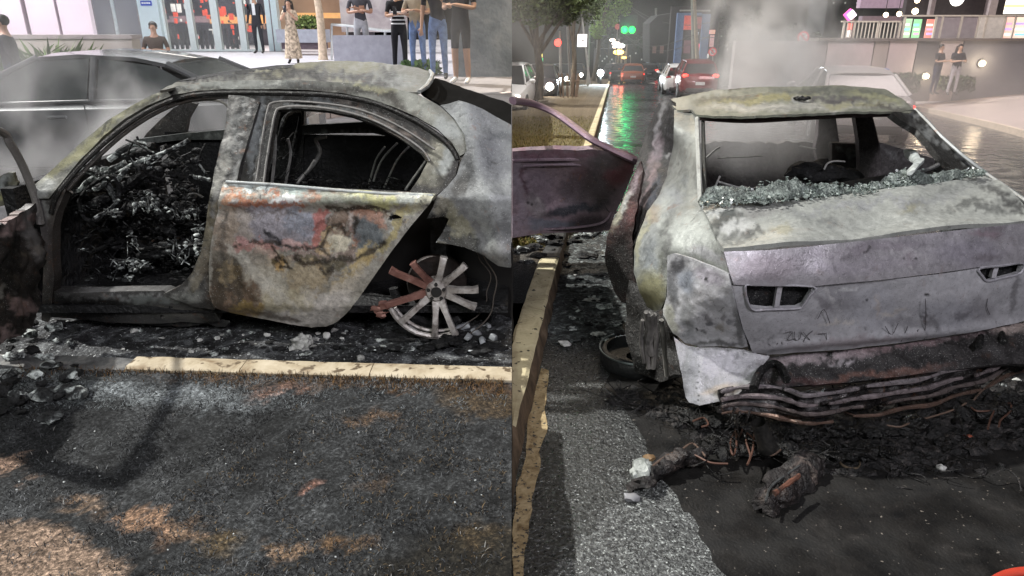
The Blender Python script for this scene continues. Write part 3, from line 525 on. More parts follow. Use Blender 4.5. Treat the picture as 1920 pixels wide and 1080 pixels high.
panel('rear_window_dark', [(790, 172), (808, 152), (816, 147), (860, 160), (910, 178), (E, 198), (E, 234), (905, 206), (862, 194), (826, 198), (806, 184)], [(790, 172, U(790, 172, y=3.75)), (816, 147, U(816, 147, y=4.3)), (E, 198, U(E, 198, y=4.0)), (E, 234, U(E, 234, y=3.5)), (826, 198, U(826, 198, y=3.55))],
      [(870, 180, 40, 6, 20, (.03, .026, .022), .6, .5)], (.004, .004, .004), lc, plain('painted_void', (.004, .004, .004), .95, spec=.05), 6, warp=.01, thick=.01)  # black sheet painted for the dark inside of the rear window
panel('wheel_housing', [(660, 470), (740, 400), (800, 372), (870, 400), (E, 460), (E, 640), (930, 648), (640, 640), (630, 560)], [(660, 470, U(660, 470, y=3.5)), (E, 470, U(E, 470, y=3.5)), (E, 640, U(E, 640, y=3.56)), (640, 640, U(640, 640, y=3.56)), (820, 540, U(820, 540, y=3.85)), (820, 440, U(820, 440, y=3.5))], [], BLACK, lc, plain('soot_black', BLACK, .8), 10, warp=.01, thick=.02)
# cabin shell
shell = ramped('charred_cabin_shell', [(.3, (.003, .003, .003)), (.58, (.009, .009, .01)), (.70, (.035, .036, .038)), (.8, (.12, .125, .13))], 7, 10, (.5, .9), bump=.8, bscale=40, bdist=.03)
t_ = MB(); t_.box((-2.55, 3.30, .16), (XL - .02, 4.86, .20)); t_.build('floor_pan', shell, lc)
t_ = MB(); t_.box((-2.50, 3.34, .201), (-2.44, 4.84, .80)); t_.build('bulkhead', shell, lc)
t_ = MB(); t_.add([(-2.4, 4.82, .2), (-.1, 4.82, .2), (-.1, 4.86, .82), (-2.4, 4.86, .86), (-2.4, 4.88, .2), (-.1, 4.88, .2), (-.1, 4.90, .82), (-2.4, 4.90, .86)], [(0, 1, 2, 3), (7, 6, 5, 4), (3, 2, 6, 7), (0, 3, 7, 4), (1, 5, 6, 2)]); t_.build('far_door_shell', shell, lc)
t_ = MB(); t_.box((-.42, 3.42, .201), (-.34, 4.80, .84), Matrix.Translation((0, 0, 0)) @ Matrix.Shear('XZ', 4, (.0, 0))); t_.box((-.34, 3.42, .80), (-.05, 4.80, .84)); t_.build('rear_seat_frame', shell, lc)
def far(px, py, y=4.86): return U(px, py, y=y)
def farp(name, pts, base, blobs=(), y=4.86, **k): return panel(name, pts, lambda a, b: U(a, b, y=y), list(blobs), base, lc, BMd, 6, thick=.05, **k)
farp('far_windscreen_pillar', [(262, 268), (275, 250), (300, 225), (325, 203), (350, 190), (368, 195), (352, 222), (346, 255), (345, 275), (268, 275)], (.055, .05, .045), [(290, 235, 30, 4, -42, (.16, .14, .11), .8, .5)])
farp('far_centre_pillar', [(512, 190), (570, 185), (570, 260), (566, 350), (500, 350), (508, 270)], (.012, .012, .012), [(520, 260, 5, 60, 0, (.10, .11, .10), .6, .5)], y=4.84)
farp('far_belt_rail', [(566, 235), (620, 232), (690, 228), (740, 236), (760, 262), (700, 250), (640, 250), (566, 252)], (.03, .03, .03), [(640, 250, 70, 3, -3, (.3, .32, .3), .9, .4)], y=4.80)
farp('far_belt_rail', [(250, 262), (345, 250), (425, 243), (425, 262), (345, 262), (255, 272)], (.10, .11, .105), [(380, 252, 30, 4, -3, (.3, .32, .3), .9, .4)], y=4.80)
t_ = MB()
for pts, r_, yy in [([(560, 338), (585, 312), (600, 285), (592, 262), (612, 256)], .012, 3.9), ([(556, 345), (576, 322), (590, 300)], .008, 3.8), ([(700, 340), (716, 300), (745, 268)], .006, 3.9), ([(690, 352), (705, 300), (722, 275)], .006, 4.0), ([(720, 352), (745, 300), (770, 272)], .006, 3.9), ([(760, 356), (800, 300)], .007, 3.6), ([(510, 345), (516, 280), (514, 240)], .009, 3.6), ([(535, 345), (545, 290), (540, 260)], .008, 3.8)]:
    t_ = MB(); t_.tube([U(p.x, p.y, y=yy) for p in smoothline(pts, 4)], r_, 6, col=(.20, .20, .19)); t_.build('seat_belt_frame', stained('ashy_metal', .55, .3, .5, .5, .5), lc, cols=True)
# what is left of dash, column and front seats
ash = ramped('ash_crust', [(.38, (.008, .008, .008)), (.48, (.03, .032, .033)), (.54, (.20, .215, .21)), (.62, (.62, .66, .64))], 16, 10, (.7, .95), bump=1, bscale=70, bdist=.02)
ashd = ramped('charcoal_crust', [(.42, (.004, .004, .004)), (.60, (.012, .012, .013)), (.68, (.06, .063, .063)), (.76, (.34, .36, .35))], 18, 10, (.55, .95), bump=1, bscale=60, bdist=.02)
t_ = MB()
for pts, r_, yy in [([(128, 362), (150, 358), (165, 340), (195, 328), (215, 315), (235, 305)], .016, 3.75), ([(150, 320), (172, 322), (190, 330)], .022, 3.8), ([(160, 318), (185, 326)], .012, 3.7), ([(205, 335), (232, 318), (262, 303), (300, 290), (330, 276), (355, 262)], .013, 3.9), ([(218, 340), (240, 315)], .015, 3.8), ([(232, 318), (262, 314), (286, 314)], .008, 3.9), ([(230, 292), (265, 280), (300, 292)], .010, 4.0), ([(205, 300), (250, 270), (280, 276)], .02, 4.1), ([(176, 355), (192, 350), (196, 340)], .012, 3.7),
                    ([(178, 408), (200, 396), (216, 382), (222, 374)], .009, 3.6), ([(200, 345), (212, 362), (222, 380)], .02, 3.75), ([(360, 290), (375, 310), (392, 335)], .008, 4.2), ([(355, 330), (395, 338)], .014, 4.1), ([(245, 300), (262, 320), (258, 345)], .008, 3.8)]:
    t_.tube([U(p.x, p.y, y=yy) + Vector((0, 0, .004 * nz((p.x, p.y), .3))) for p in smoothline(pts, 4)], [r_ * (1 + .35 * nz((i, r_ * 99, px0), .8)) for i, px0 in enumerate([pts[0][0]] * (len(pts) * 4 - 3))], 7, col=(.16, .165, .165))
t_.lump(U(190, 326, y=3.78), .045, .6, 2.0, 3); t_.lump(U(180, 292, y=3.9), .03, .6, 5.0, 2); t_.build('dashboard_frame', ash, lc)
t_ = MB(); t_.tube([U(p.x, p.y, y=3.72) for p in smoothline([(205, 330), (175, 345), (150, 375), (160, 410), (195, 410), (220, 380), (222, 350)], 4, True)] + [U(205, 330, y=3.72)], .011, 7, col=(.03, .03, .03)); t_.build('steering_wheel_rim', ashd, lc)
rnd = random.Random(11)
def heap(name, mat, spots, y, k=1.0):
    m_ = MB()
    for (px, py, rx, ry, cnt, sz) in spots:
        for _ in range(cnt):
            a = rnd.uniform(0, 6.28); q = math.sqrt(rnd.random()); p = U(px + rx * q * math.cos(a), py + ry * q * math.sin(a), y=y + rnd.uniform(-.16, .2))
            if rnd.random() < .45:
                d_ = Vector((rnd.uniform(-1, 1), rnd.uniform(-.4, .4), rnd.uniform(-.8, .8))).normalized() * sz * rnd.uniform(1, 3)
                m_.tube([p - d_, p + Vector((0, 0, sz * .3)), p + d_], sz * rnd.uniform(.1, .25), 5)
            else:
                m_.lump(p, sz * rnd.uniform(.45, 1.2), .48, rnd.uniform(0, 50), 1 if sz < .03 else 2, (rnd.uniform(.6, 1.5), rnd.uniform(.6, 1.2), rnd.uniform(.4, 1)), 3.0)
    return m_.build(name, mat, lc, autos=60)
hm = heap('charred_debris', ashd, [(150, 420, 50, 60, 50, .035), (190, 370, 60, 36, 40, .03), (290, 345, 60, 30, 40, .035), (220, 490, 110, 40, 70, .04), (350, 400, 40, 60, 50, .035), (290, 450, 90, 80, 80, .045), (300, 300, 90, 30, 40, .03)], 3.98); hm['kind'] = 'stuff'
mid = ramped('grey_char', [(.42, (.004, .004, .004)), (.56, (.018, .018, .019)), (.64, (.08, .085, .083)), (.74, (.34, .36, .35))], 22, 10, (.8, .98), bump=1, bscale=80, bdist=.02, spec=.15)
hm = heap('seat_char', mid, [(150, 400, 44, 50, 90, .013), (200, 360, 60, 30, 80, .012), (270, 400, 80, 40, 150, .013), (330, 420, 50, 60, 120, .013), (240, 470, 110, 50, 180, .014), (330, 490, 50, 34, 110, .014), (170, 500, 60, 34, 70, .014), (350, 330, 40, 40, 50, .012)], 3.78); hm['kind'] = 'stuff'
hm = heap('seat_ash', ash, [(272, 378, 26, 20, 46, .017), (214, 398, 14, 9, 16, .012), (332, 400, 46, 12, 40, .013), (340, 472, 44, 22, 60, .017), (245, 498, 42, 11, 50, .016), (248, 452, 12, 26, 16, .014), (158, 468, 14, 5, 10, .009), (372, 450, 12, 34, 26, .014), (228, 520, 24, 6, 20, .012), (195, 330, 26, 7, 14, .012), (280, 300, 40, 8, 14, .010)], 3.60); hm['kind'] = 'stuff'
hm = heap('rear_seat_char', mid, [(620, 345, 110, 12, 90, .014), (560, 335, 40, 12, 40, .012), (720, 345, 60, 14, 60, .014)], 3.9); hm['kind'] = 'stuff'
def bar(name, pts, r_, mat=None):
    t = MB(); pp = smoothline(pts, 5); t.tube([p + Vector((.006 * nz(p, 9), .006 * nz(p, 9, 4), .006 * nz(p, 9, 8))) for p in pp], [r_ * (1 + .4 * nz(p, 22)) for p in pp], 7); return t.build(name, mat or mid, lc)
for sx, sy in ((-1.62, 3.66), (-1.62, 4.36)):
    bar('seat_back_frame', [(sx, sy, .42), (sx + .12, sy, .75), (sx + .2, sy + .02, .98), (sx + .2, sy + .22, 1.02), (sx + .2, sy + .40, .98), (sx + .12, sy + .42, .75), (sx, sy + .42, .42)], .013)
    for k in range(4): z = .5 + .12 * k; bar('seat_back_spring', [(sx + .03 + .28 * (z - .42), sy, z), (sx + .05 + .28 * (z - .42), sy + .1, z + .02), (sx + .02 + .28 * (z - .42), sy + .2, z - .02), (sx + .05 + .28 * (z - .42), sy + .3, z + .02), (sx + .03 + .28 * (z - .42), sy + .42, z)], .005)
bar('seat_side_rail', [(-2.05, 3.62, .36), (-1.7, 3.60, .40), (-1.4, 3.62, .37)], .02); bar('seat_side_rail', [(-2.0, 4.06, .38), (-1.7, 4.05, .42), (-1.4, 4.06, .39)], .016)
bar('steering_column', [(-1.98, 3.72, .80), (-2.15, 3.76, .70), (-2.4, 3.8, .58)], .028); bar('console_frame', [(-2.3, 4.12, .55), (-2.0, 4.12, .48), (-1.6, 4.14, .44), (-1.4, 4.14, .5)], .03)
t_ = MB()
for x in lin(-2.0, -1.45, 9): t_.tube([Vector((x, 3.66 + .02 * nz((x, 1), 9), .42)), Vector((x + .01, 3.95, .44 + .02 * nz((x, 4), 9))), Vector((x - .01, 4.2, .42))], .006, 5)
for yy in (3.62, 3.9, 4.2): t_.tube([Vector((-2.05, yy, .40)), Vector((-1.7, yy, .43)), Vector((-1.4, yy, .42))], .012, 6)
t_.tube([Vector((-1.42, 3.62, .42)), Vector((-1.36, 3.62, .7)), Vector((-1.33, 3.66, .95))], .016, 7); t_.build('seat_spring_frame', stained('ashy_metal'), lc)
# front door swung open towards the verge
hp = U(75, 470, y=3.2); tip = Vector((-2.16, 2.20, 0)); dd = Vector((tip.x - hp.x, tip.y - hp.y, 0)).normalized(); dn = Vector((dd.y, -dd.x, 0))
def FD(px, py, o=0.0):
    r = ray(px, py); t = (hp - EYE + dn * o).dot(dn) / r.dot(dn); return EYE + r * t
def clampd(px, py): return FD(px, py)
DESAT = .1; HARD = .4
fd = panel('front_door', [(74, 376), (62, 385), (42, 398), (20, 410), (0, 420), (-80, 434), (-250, 470), (-210, 610), (-160, 752), (-80, 700), (0, 645), (24, 634), (48, 618), (70, 600), (80, 560), (82, 480), (78, 420)], clampd,
           [(30, 420, 50, 14, -25, (.42, .31, .29), .95, .4), (60, 440, 12, 60, -10, (.26, .25, .24), .9, .5), (20, 510, 22, 70, 10, (.018, .016, .014), .95, .4), (55, 560, 14, 70, 20, (.025, .022, .018), .8, .5), (40, 575, 16, 26, -50, (.42, .30, .28), .85, .4), (8, 625, 26, 10, -30, (.42, .31, .29), .9, .4), (4, 545, 10, 14, 0, (.30, .29, .25), .8, .5)],
           (.05, .043, .038), lc, BM, 4, warp=.03, wfr=7, thick=.04, ragged=9, grain=.4)
DESAT = .3; HARD = .62
fp = [FD(*p) for p in [(77, 420), (68, 378), (56, 343), (38, 302), (18, 268), (0, 246)]] + [Vector(p) for p in [(-2.22, 2.78, 1.22), (-2.19, 2.46, 1.26), (-2.165, 2.25, 1.24), (-2.16, 2.20, 1.15), (-2.16, 2.20, .80)]]
t_ = MB(); t_.tube(smoothline(fp, 5), [.018] * 28 + [.024] * 8 + [.04] * 15, 8, col=(.20, .19, .18)); t_.build('window_frame', BM, fd, cols=True)
panel('front_wing', [(-120, 350), (-40, 345), (24, 322), (32, 342), (30, 375), (10, 384), (-40, 395), (-120, 405)], lambda a, b: U(a, b, y=3.42), [(8, 372, 30, 5, -10, (.42, .40, .14), .9, .4), (10, 345, 20, 10, -30, (.42, .45, .45), .9, .5), (20, 355, 8, 14, 0, (.04, .04, .03), .9, .4)], (.22, .21, .13), lc, BM, 5, warp=.015, thick=.02, ragged=3)
# rear wheel, tyre burnt away
wc = U(818, 547, y=3.24); WM = Matrix.Translation(wc) @ Matrix.Rotation(R(4), 4, 'Z') @ Matrix.Rotation(math.pi / 2, 4, 'X')
alloy = ramped('scorched_alloy', [(.32, (.10, .085, .075)), (.46, (.36, .33, .31)), (.7, (.62, .60, .58))], 20, 9, (.35, .65), .45, bump=.25, bscale=50)
rusty = ramped('heat_reddened_alloy', [(.3, (.13, .055, .045)), (.6, (.27, .14, .115)), (.75, (.42, .32, .29))], 14, 8, (.4, .7), .4, bump=.3)
K = 3.44 / 1300
def W2(px, py, o=0.0): return WM @ Vector(((px - 818) * K, -(py - 547) * K, o))
rw = bpy.data.objects.new('rear_wheel', None); COL.objects.link(rw); rw.parent = lc
rw.location = wc - lc.location
for (ex, ey, red) in [(835, 478, 0), (874, 494, 0), (777, 487, 1), (735, 500, 1), (898, 543, 0), (892, 579, 0), (852, 636, 0), (812, 638, 0), (748, 606, 0), (712, 572, 1)]:
    d_ = Vector((ex - 818, ey - 547)); L = d_.length; d_.normalize(); nn = Vector((-d_.y, d_.x)); t_ = MB(); V = []
    for k, (s_, w_, o_) in enumerate([(20, 9, -.01), (L * .5, 6.0, .012), (L * .86, 6.4, .03), (L, 7.5, .022)]):
        c_ = Vector((818, 547)) + d_ * s_
        for (a, b) in ((-w_, -.016), (-w_ * .8, .0), (w_ * .8, .0), (w_, -.016), (w_ * .7, -.04), (-w_ * .7, -.04)): V.append(W2(c_.x + nn.x * a, c_.y + nn.y * a, o_ + b))
    F = [(i * 6 + k, i * 6 + (k + 1) % 6, (i + 1) * 6 + (k + 1) % 6, (i + 1) * 6 + k) for i in range(3) for k in range(6)] + [tuple(range(5, -1, -1)), tuple(18 + k for k in range(6))]
    t_.add(V, F); t_.build('spoke', rusty if red else alloy, rw, autos=35)
t_ = MB(); t_.lathe([(.022, -.03), (.022, .0), (.028, .008), (.046, .006), (.054, -.008), (.056, -.04)], 28, WM); t_.build('hub', alloy, rw)
t_ = MB()
for k in range(5): a = R(72 * k + 18); t_.lathe([(.001, .016), (.009, .016), (.010, .006)], 10, WM @ Matrix.Translation((.040 * math.cos(a), .040 * math.sin(a), -.004)))
t_.lathe([(.0, .014), (.026, .014), (.027, .004)], 16, WM); t_.build('bolt_hole', plain('soot_black', BLACK, .7), rw)
def arc(name, r, a0, a1, rad, mat, o=0.0, par=rw, wob=.0):
    t = MB(); t.tube([WM @ Vector((r * math.cos(R(a)) * (1 + wob * nz((a, 1), .05)), r * math.sin(R(a)) * (1 + wob * nz((a, 7), .05)), o)) for a in lin(a0, a1, 30)], rad, 7); return t.build(name, mat, par)
arc('rim_lip', .245, 198, 292, .014, alloy, .0); arc('rim_lip', .236, 205, 285, .010, alloy, -.05)
arc('rim_barrel', .225, 185, 300, .024, ashd, -.12); arc('tyre_bead_wire', .30, -60, 60, .0035, plain('rust_wire', (.10, .085, .075), .6, .4), -.03, wob=.05); arc('tyre_bead_wire', .27, -70, 50, .003, plain('rust_wire', (.1, .08, .07), .6), -.1, wob=.08)
t_ = MB(); t_.lathe([(.03, -.15), (.15, -.15), (.155, -.14), (.155, -.12), (.15, -.11), (.06, -.11), (.05, -.06)], 30, WM); t_.build('brake_disc', ramped('rusted_disc', [(.4, (.012, .010, .009)), (.6, (.03, .022, .02)), (.8, (.06, .04, .035))], 10, 6, (.5, .8), .3), rw)
t_ = MB(); rnd = random.Random(41)
for k in range(60): q = rnd.uniform(-.30, .34); p = wc + Vector((q, rnd.uniform(-.12, .12), 0)); t_.lump((p.x, p.y, .015 + .05 * max(0, 1 - abs(q) / .34) * rnd.random()), rnd.uniform(.012, .035), .8, k * 1.7, 2, (1.5, 1, .5))
t_.v = [Vector((min(v.x, XL), v.y, max(v.z, .004))) for v in t_.v]; o_ = t_.build('tyre_remains', ashd, rw); o_['kind'] = 'stuff'
t_ = MB()
for (px, py) in ((703, 578), (712, 588), (720, 570)): t_.lump(W2(px, py, .01), .020, 1.0, px, 2, (1.5, .5, .9), 3)
t_.build('melted_rim_piece', rusty, rw)

# ------------------------------------------------------------------ debris on the ground, each piece by itself
alm = ramped('melted_alloy', [(.3, (.22, .23, .24)), (.6, (.46, .48, .50)), (.75, (.62, .64, .65))], 18, 6, (.35, .7), .35, bump=.5)
pale = ramped('pale_ash', [(.35, (.18, .18, .17)), (.55, (.48, .48, .46)), (.7, (.70, .70, .68))], 20, 8, (.8, .95), bump=.8, bscale=60)
def debris(kind, px, py, sz, z, mat, label, cat, group, s3=(1, 1, .6), amp=.55, sub=2, seed=None, rz=0, fr=2.4):
    p = U(px, py, z=z); t = MB(); t.lump((p.x, p.y, z + sz * s3[2] * .55), sz, amp, seed if seed is not None else px * .37 + py, sub, s3, fr, M=Matrix.Rotation(rz, 4, 'Z'))
    t.v = [Vector((min(v.x, XL) if p.x < 0 else max(v.x, -XL), v.y, max(v.z, z - .004))) for v in t.v]
    return prop(t.build(kind, mat, autos=40), label, cat, group)
debris('ash_clump', 567, 652, .052, .01, pale, 'roundish clump of pale ash crumbling beside the kerb below the rear door', 'ash', None, (1, .8, .9), .5, 3)
debris('stone', 613, 633, .022, .01, pale, 'small white stone lying under the lower corner of the rear door', 'stone', None, (1, .8, 1), .25)
debris('stone', 677, 674, .020, .02, pale, 'small cream stone resting against the kerb edge left of the wheel', 'stone', None, (1, .8, .8), .3)
for i, (px, py, s_, w_, h_, a) in enumerate([(868, 612, .075, .03, .03, -20), (893, 628, .07, .032, .03, 55), (878, 640, .05, .03, .025, 30), (905, 640, .045, .03, .03, 60), (925, 636, .04, .03, .03, 20), (840, 628, .06, .022, .03, -10), (775, 612, .055, .02, .02, 25), (860, 600, .04, .02, .02, 10), (915, 618, .04, .02, .02, -15), (883, 658, .03, .012, .01, 0)]):
    p = U(px, py, z=.03); t_ = MB(); M_ = Matrix.Translation((p.x, p.y, .03 + .012 * (i % 3))) @ Matrix.Rotation(R(a), 4, 'Y') @ Matrix.Rotation(R(i * 37), 4, 'Z'); t_.box((-s_ / 2, -w_ / 2, -h_ / 2), (s_ / 2, w_ / 2, h_ / 2), M_, .006)
    for v in t_.v: v += Vector((nz(v, 30, i), nz(v, 30, i + 9), nz(v, 30, i + 20))) * .006
    t_.v = [Vector((min(v.x, XL), v.y, max(v.z, .008))) for v in t_.v]
    prop(t_.build('alloy_fragment', alm), 'grey lump of melted alloy heaped on the soot beside the bare rear wheel', 'metal fragment', 'melted alloy fragments by the rear wheel')
for i, (px, py, s_) in enumerate([(740, 650, .05), (715, 640, .03), (760, 655, .04), (700, 655, .035), (655, 652, .03)]):
    p = U(px, py, z=.02); t_ = MB(); t_.lump((p.x, p.y, .025), s_, .7, i * 5.1, 2, (1.4, .7, .25), 3); t_.v = [Vector((v.x, v.y, max(v.z, .006))) for v in t_.v]
    prop(t_.build('charred_flake', ash), 'grey charred flake lying on the soot between rear door and wheel', 'burnt flake', 'charred flakes between door and wheel')
rnd = random.Random(5)
for i in range(70):
    px = rnd.uniform(230, 690); py = 612 + 50 * rnd.random() + (px - 230) * .02; sz = rnd.uniform(.006, .02)
    debris('charred_flake', px, py, sz, .012, (pale if rnd.random() < .25 else ash if rnd.random() < .5 else ashd), 'small grey crumb of ash strewn on the soot between sill and kerb', 'burnt flake', 'ash crumbs between sill and kerb', (1.2, 1, .6), .6, 1)
for i in range(46):
    px = rnd.uniform(-5, 150); py = rnd.uniform(600, 790) + max(0, (px - 60) * .2); sz = rnd.uniform(.012, .04)
    debris('charred_rubble', px, py, sz, .13 if py > 660 else .03, (ash if rnd.random() < .45 else ashd), 'lump of charred plastic and ash heaped on the kerb under the open front door', 'burnt lump', 'charred lumps under the open front door', (1.2, 1, .7), .7, 2)
for i in range(36):
    px = rnd.uniform(20, 950); py = rnd.uniform(720, 1060); sz = rnd.uniform(.002, .0042)
    debris('glass_crumb', px, py, sz, .135, plain('glass_crumb', (.36, .38, .38), .35, var=.3), 'tiny pale crumb of glass glinting in the charred grass', 'glass crumb', 'pale crumbs in the charred grass', (1, 1, .7), .4, 1)

# ================================================================== RIGHT HALF: the same wreck seen from behind
XR = 0.001; ZG = -0.184
def zr(y): return ZG if y < 4.5 else ZG - 0.046 * (y - 4.5)
def PR(px, py, z): return U(px, py, z=z + ZG)
RD = Vector((math.sin(R(8.1)), math.cos(R(8.1)), 0)); RS = Vector((RD.y, -RD.x, 0))
K0 = PR(1046, 480, .13); K0.z = 0
def kline(y): return K0.x + (y - K0.y) * RD.x / RD.y             # x of the road edge of the kerb
wet = ramped('wet_asphalt', [(0.3, (0.02, 0.02, 0.022)), (0.55, (0.05, 0.05, 0.053)), (0.75, (0.10, 0.10, 0.105))], 6, 8, (0.12, 0.38), bump=.35, bscale=40, bdist=.006, spec=.6)
asph = ramped('gritty_asphalt', [(0.36, (0.006, 0.006, 0.006)), (0.50, (0.020, 0.021, 0.020)), (0.62, (0.062, 0.065, 0.062)), (0.74, (0.20, 0.21, 0.20))], 70, 7, (0.22, 0.6), bump=1.0, bscale=75, bdist=.02, speck=((0.42, 0.44, 0.43), 0.65), speck_scale=120, spec=.6)
ysr = [0.4, 1, 1.6, 2.2, 3, 4, 4.5, 5, 6, 8, 11, 15, 20, 28, 40, 60, 90, 140]
vs = []; fs = []; nx = 26
for y in ysr:
    for k in range(nx + 1):
        a = max(XR, kline(y) - .02); vs.append(Vector((a + (a * 0 + max(10, y * 1.1)) * (k / nx), y, zr(y))))
for j in range(len(ysr) - 1):
    for i in range(nx): fs.append((j * (nx + 1) + i, j * (nx + 1) + i + 1, (j + 1) * (nx + 1) + i + 1, (j + 1) * (nx + 1) + i))
prop(mesh('road', vs, fs, wet), kind='structure')
# dry gritty strip and the soot and painted shadow of the car: sheets a few millimetres up, with ragged outlines
def rag(poly, step=12, amp=10, sd=0.0):
    q = resample([(p[0], p[1]) for p in poly], step)
    return [(max(960.6, p.x + amp * fbm((p.x, p.y), .02, 4, sd)), p.y + amp * fbm((p.x, p.y), .02, 4, sd + 9)) for p in q]
def ground_patch(name, poly, z, mat, step=14, amp=10, sd=0.0, bumpz=0.0, kind='structure'):
    q = rag(poly, 12, amp, sd); v, f, px = sheet(q, lambda a, b: PR(a, b, z), step, thick=.003)
    n = len(v) // 2
    if bumpz: v = [p + Vector((0, 0, bumpz * (fbm(p, 7, 4) + .5 * nz(p, 21)))) for p in v[:n]] + v[n:]
    return prop(mesh(name, v[:n], [t for t in f if max(t) < n], mat), kind=kind)
ground_patch('dry_asphalt', [(960.6, 700), (1030, 520), (1060, 440), (1140, 440), (1230, 560), (1420, 700), (1960, 640), (1960, 1150), (960.6, 1150)], .004, asph, 16, 4)
asph2 = ramped('grit_sheen_paint', [(0.34, (0.012, 0.012, 0.012)), (0.47, (0.045, 0.047, 0.046)), (0.58, (0.125, 0.13, 0.127)), (0.70, (0.30, 0.315, 0.305))], 66, 7, (0.2, 0.55), bump=1.0, bscale=100, bdist=.02, speck=((0.50, 0.53, 0.51), 0.63), speck_scale=115, spec=.7)
ground_patch('grit_sheen', [(1075, 1000), (1150, 950), (1200, 905), (1260, 900), (1400, 980), (1400, 1150), (990, 1150), (1040, 1060)], .006, asph2, 12, 34, 11.0)  # lamp sheen on the wet ground, painted as a paler patch of grit
soot_shadow = ramped('soot_shadow_asphalt', [(0.3, (0.004, 0.004, 0.004)), (0.6, (0.012, 0.011, 0.010)), (0.8, (0.03, 0.027, 0.025))], 9, 9, (0.35, 0.7), bump=.35, bscale=90, bdist=.01, speck=((.16, .14, .12), .70), speck_scale=60)
ground_patch('soot_and_shadow', [(1140, 720), (1150, 600), (1300, 560), (1960, 560), (1960, 1150), (1420, 1150), (1345, 1060), (1290, 965), (1245, 900), (1215, 830)], .008, soot_shadow, 14, 14, 3.0)  # soot, with the car's cast shadow painted in up to the sharp edge
mudm = ramped('gutter_silt', [(.3, (.14, .09, .04)), (.5, (.34, .26, .14)), (.7, (.46, .37, .22))], 20, 8, (.8, .95), bump=.9, bscale=70, speck=((.05, .045, .04), .6), speck_scale=60)
ground_patch('gutter_silt', [(1012, 690), (1026, 690), (1022, 760), (1024, 800), (1012, 850), (1004, 920), (992, 980), (984, 1040), (974, 1110), (960.6, 1110), (960.6, 1000), (975, 900), (990, 800)], .009, mudm, 8, 8, 5.0)
ash_r = ramped('ash_ground', [(.38, (.012, .012, .012)), (.52, (.045, .05, .05)), (.64, (.17, .19, .185)), (.76, (.40, .42, .40))], 26, 9, (.6, .95), bump=1, bscale=60, bdist=.02)
ground_patch('ash_litter', [(1050, 490), (1080, 440), (1140, 440), (1180, 540), (1200, 620), (1170, 640), (1120, 625), (1060, 650), (1026, 640), (1035, 560)], .012, ash_r, 9, 18, 7.0, .02)
# verge with grass, charred near the car
vm = verge_mat(); RDIRT = [(1030, 250, 160, 50, 0, (.24, .19, .07), 1, .5), (1060, 200, 120, 30, 0, (.22, .15, .07), .9, .5), (1000, 280, 90, 12, 0, (.30, .24, .08), .9, .4), (1000, 440, 60, 30, 0, (.05, .05, .05), .6, .5), (980, 470, 60, 16, -20, (.16, .165, .165), .6, .5)]
def GR(px, py, o=0.0):
    r = ray(px, py); t = 5.0
    for _ in range(60): y = r.y * t; t = t + 0.6 * ((zr(y) + o - H) / r.z - t) if r.z < 0 else t
    return EYE + r * t
L0 = GR(961, 186)
def lline(y): return L0.x + (y - L0.y) * RD.x / RD.y
vs = []; fs = []; yv = [1.2, 1.6, 2, 2.4, 2.8, 3.2, 3.6, 4, 4.5, 5, 5.6, 6.4, 7.4, 8.6, 10, 12, 15, 19, 25, 34, 48, 70]; nx = 40
def vzr(x, y): return zr(y) + .115 + .02 * fbm((x, y, 0), 2.5, 3)
yv = [y for y in yv if kline(y) - .135 > XR + .02]
for y in yv:
    b = kline(y) - .135; a = XR
    a = max(XR, lline(y))
    for k in range(nx + 1): x = a + (b - a) * k / nx; vs.append(Vector((x, y, vzr(x, y))))
fs = [(j * (nx + 1) + i, j * (nx + 1) + i + 1, (j + 1) * (nx + 1) + i + 1, (j + 1) * (nx + 1) + i) for j in range(len(yv) - 1) for i in range(nx)]
def soilr(p): return stain([proj(p)], RDIRT, (.03, .032, .032) if p[1] < 5.0 else (.17, .12, .06), 10, .02, .3, 4.0)[0]
prop(mesh('verge', vs, fs, vm, None, True, [soilr(v) for v in vs]), kind='structure')
def wr(rnd):
    y = 5.3 + 14 * rnd.random() ** 1.6; b = kline(y) - .16
    return Vector((XR + .02 + (b - XR - .02) * rnd.random(), y, vzr(0, y) - .005))
stubble('verge_grass', 16000, wr, lambda p, r: (Vector((.24, .20, .06)) if r.random() < .6 else Vector((.20, .13, .06)) if r.random() < .5 else Vector((.12, .14, .04))) * r.uniform(.4, 1.1), .07, wid=.0035, seed=21)
kmr = ramped('verge_kerb', [(.3, (.20, .16, .09)), (.5, (.46, .40, .25)), (.7, (.58, .52, .34))], 6, 8, (.7, .9), bump=.5, speck=((.05, .045, .03), .64), speck_scale=26)
kfr = ramped('kerb_face', [(.35, (.05, .035, .02)), (.6, (.16, .11, .07)), (.75, (.26, .20, .13))], 8, 7, (.7, .9), bump=.6)
def kerb_run(name, ya, yb, n_, mt, lo=False):
    V = []; m_ = 6
    for k in range(n_ + 1):
        y = ya + (yb - ya) * k / n_; x = kline(y); z = zr(y); w_ = .006 * nz((x, y, 0), 6)
        for (dx, dz) in [(-.135, -.05), (-.135, .122), (-.12, .130), (-.012, .132), (.006, .12), (.045, -.05)]: V.append(Vector((max(XR, x + dx + w_), y, z + dz + .005 * nz((x + dx, y, dz), 8))))
    t_ = MB(); t_.add(V, [(i * m_ + k, i * m_ + k + 1, (i + 1) * m_ + k + 1, (i + 1) * m_ + k) for i in range(n_) for k in range(m_ - 1)] + [tuple(range(m_ - 1, -1, -1)), tuple(n_ * m_ + k for k in range(m_))])
    o = t_.build(name, [mt, kfr], autos=30)
    for p in o.data.polygons:
        if p.normal.x > .7: p.material_index = 1
    return prop(o, kind='structure')
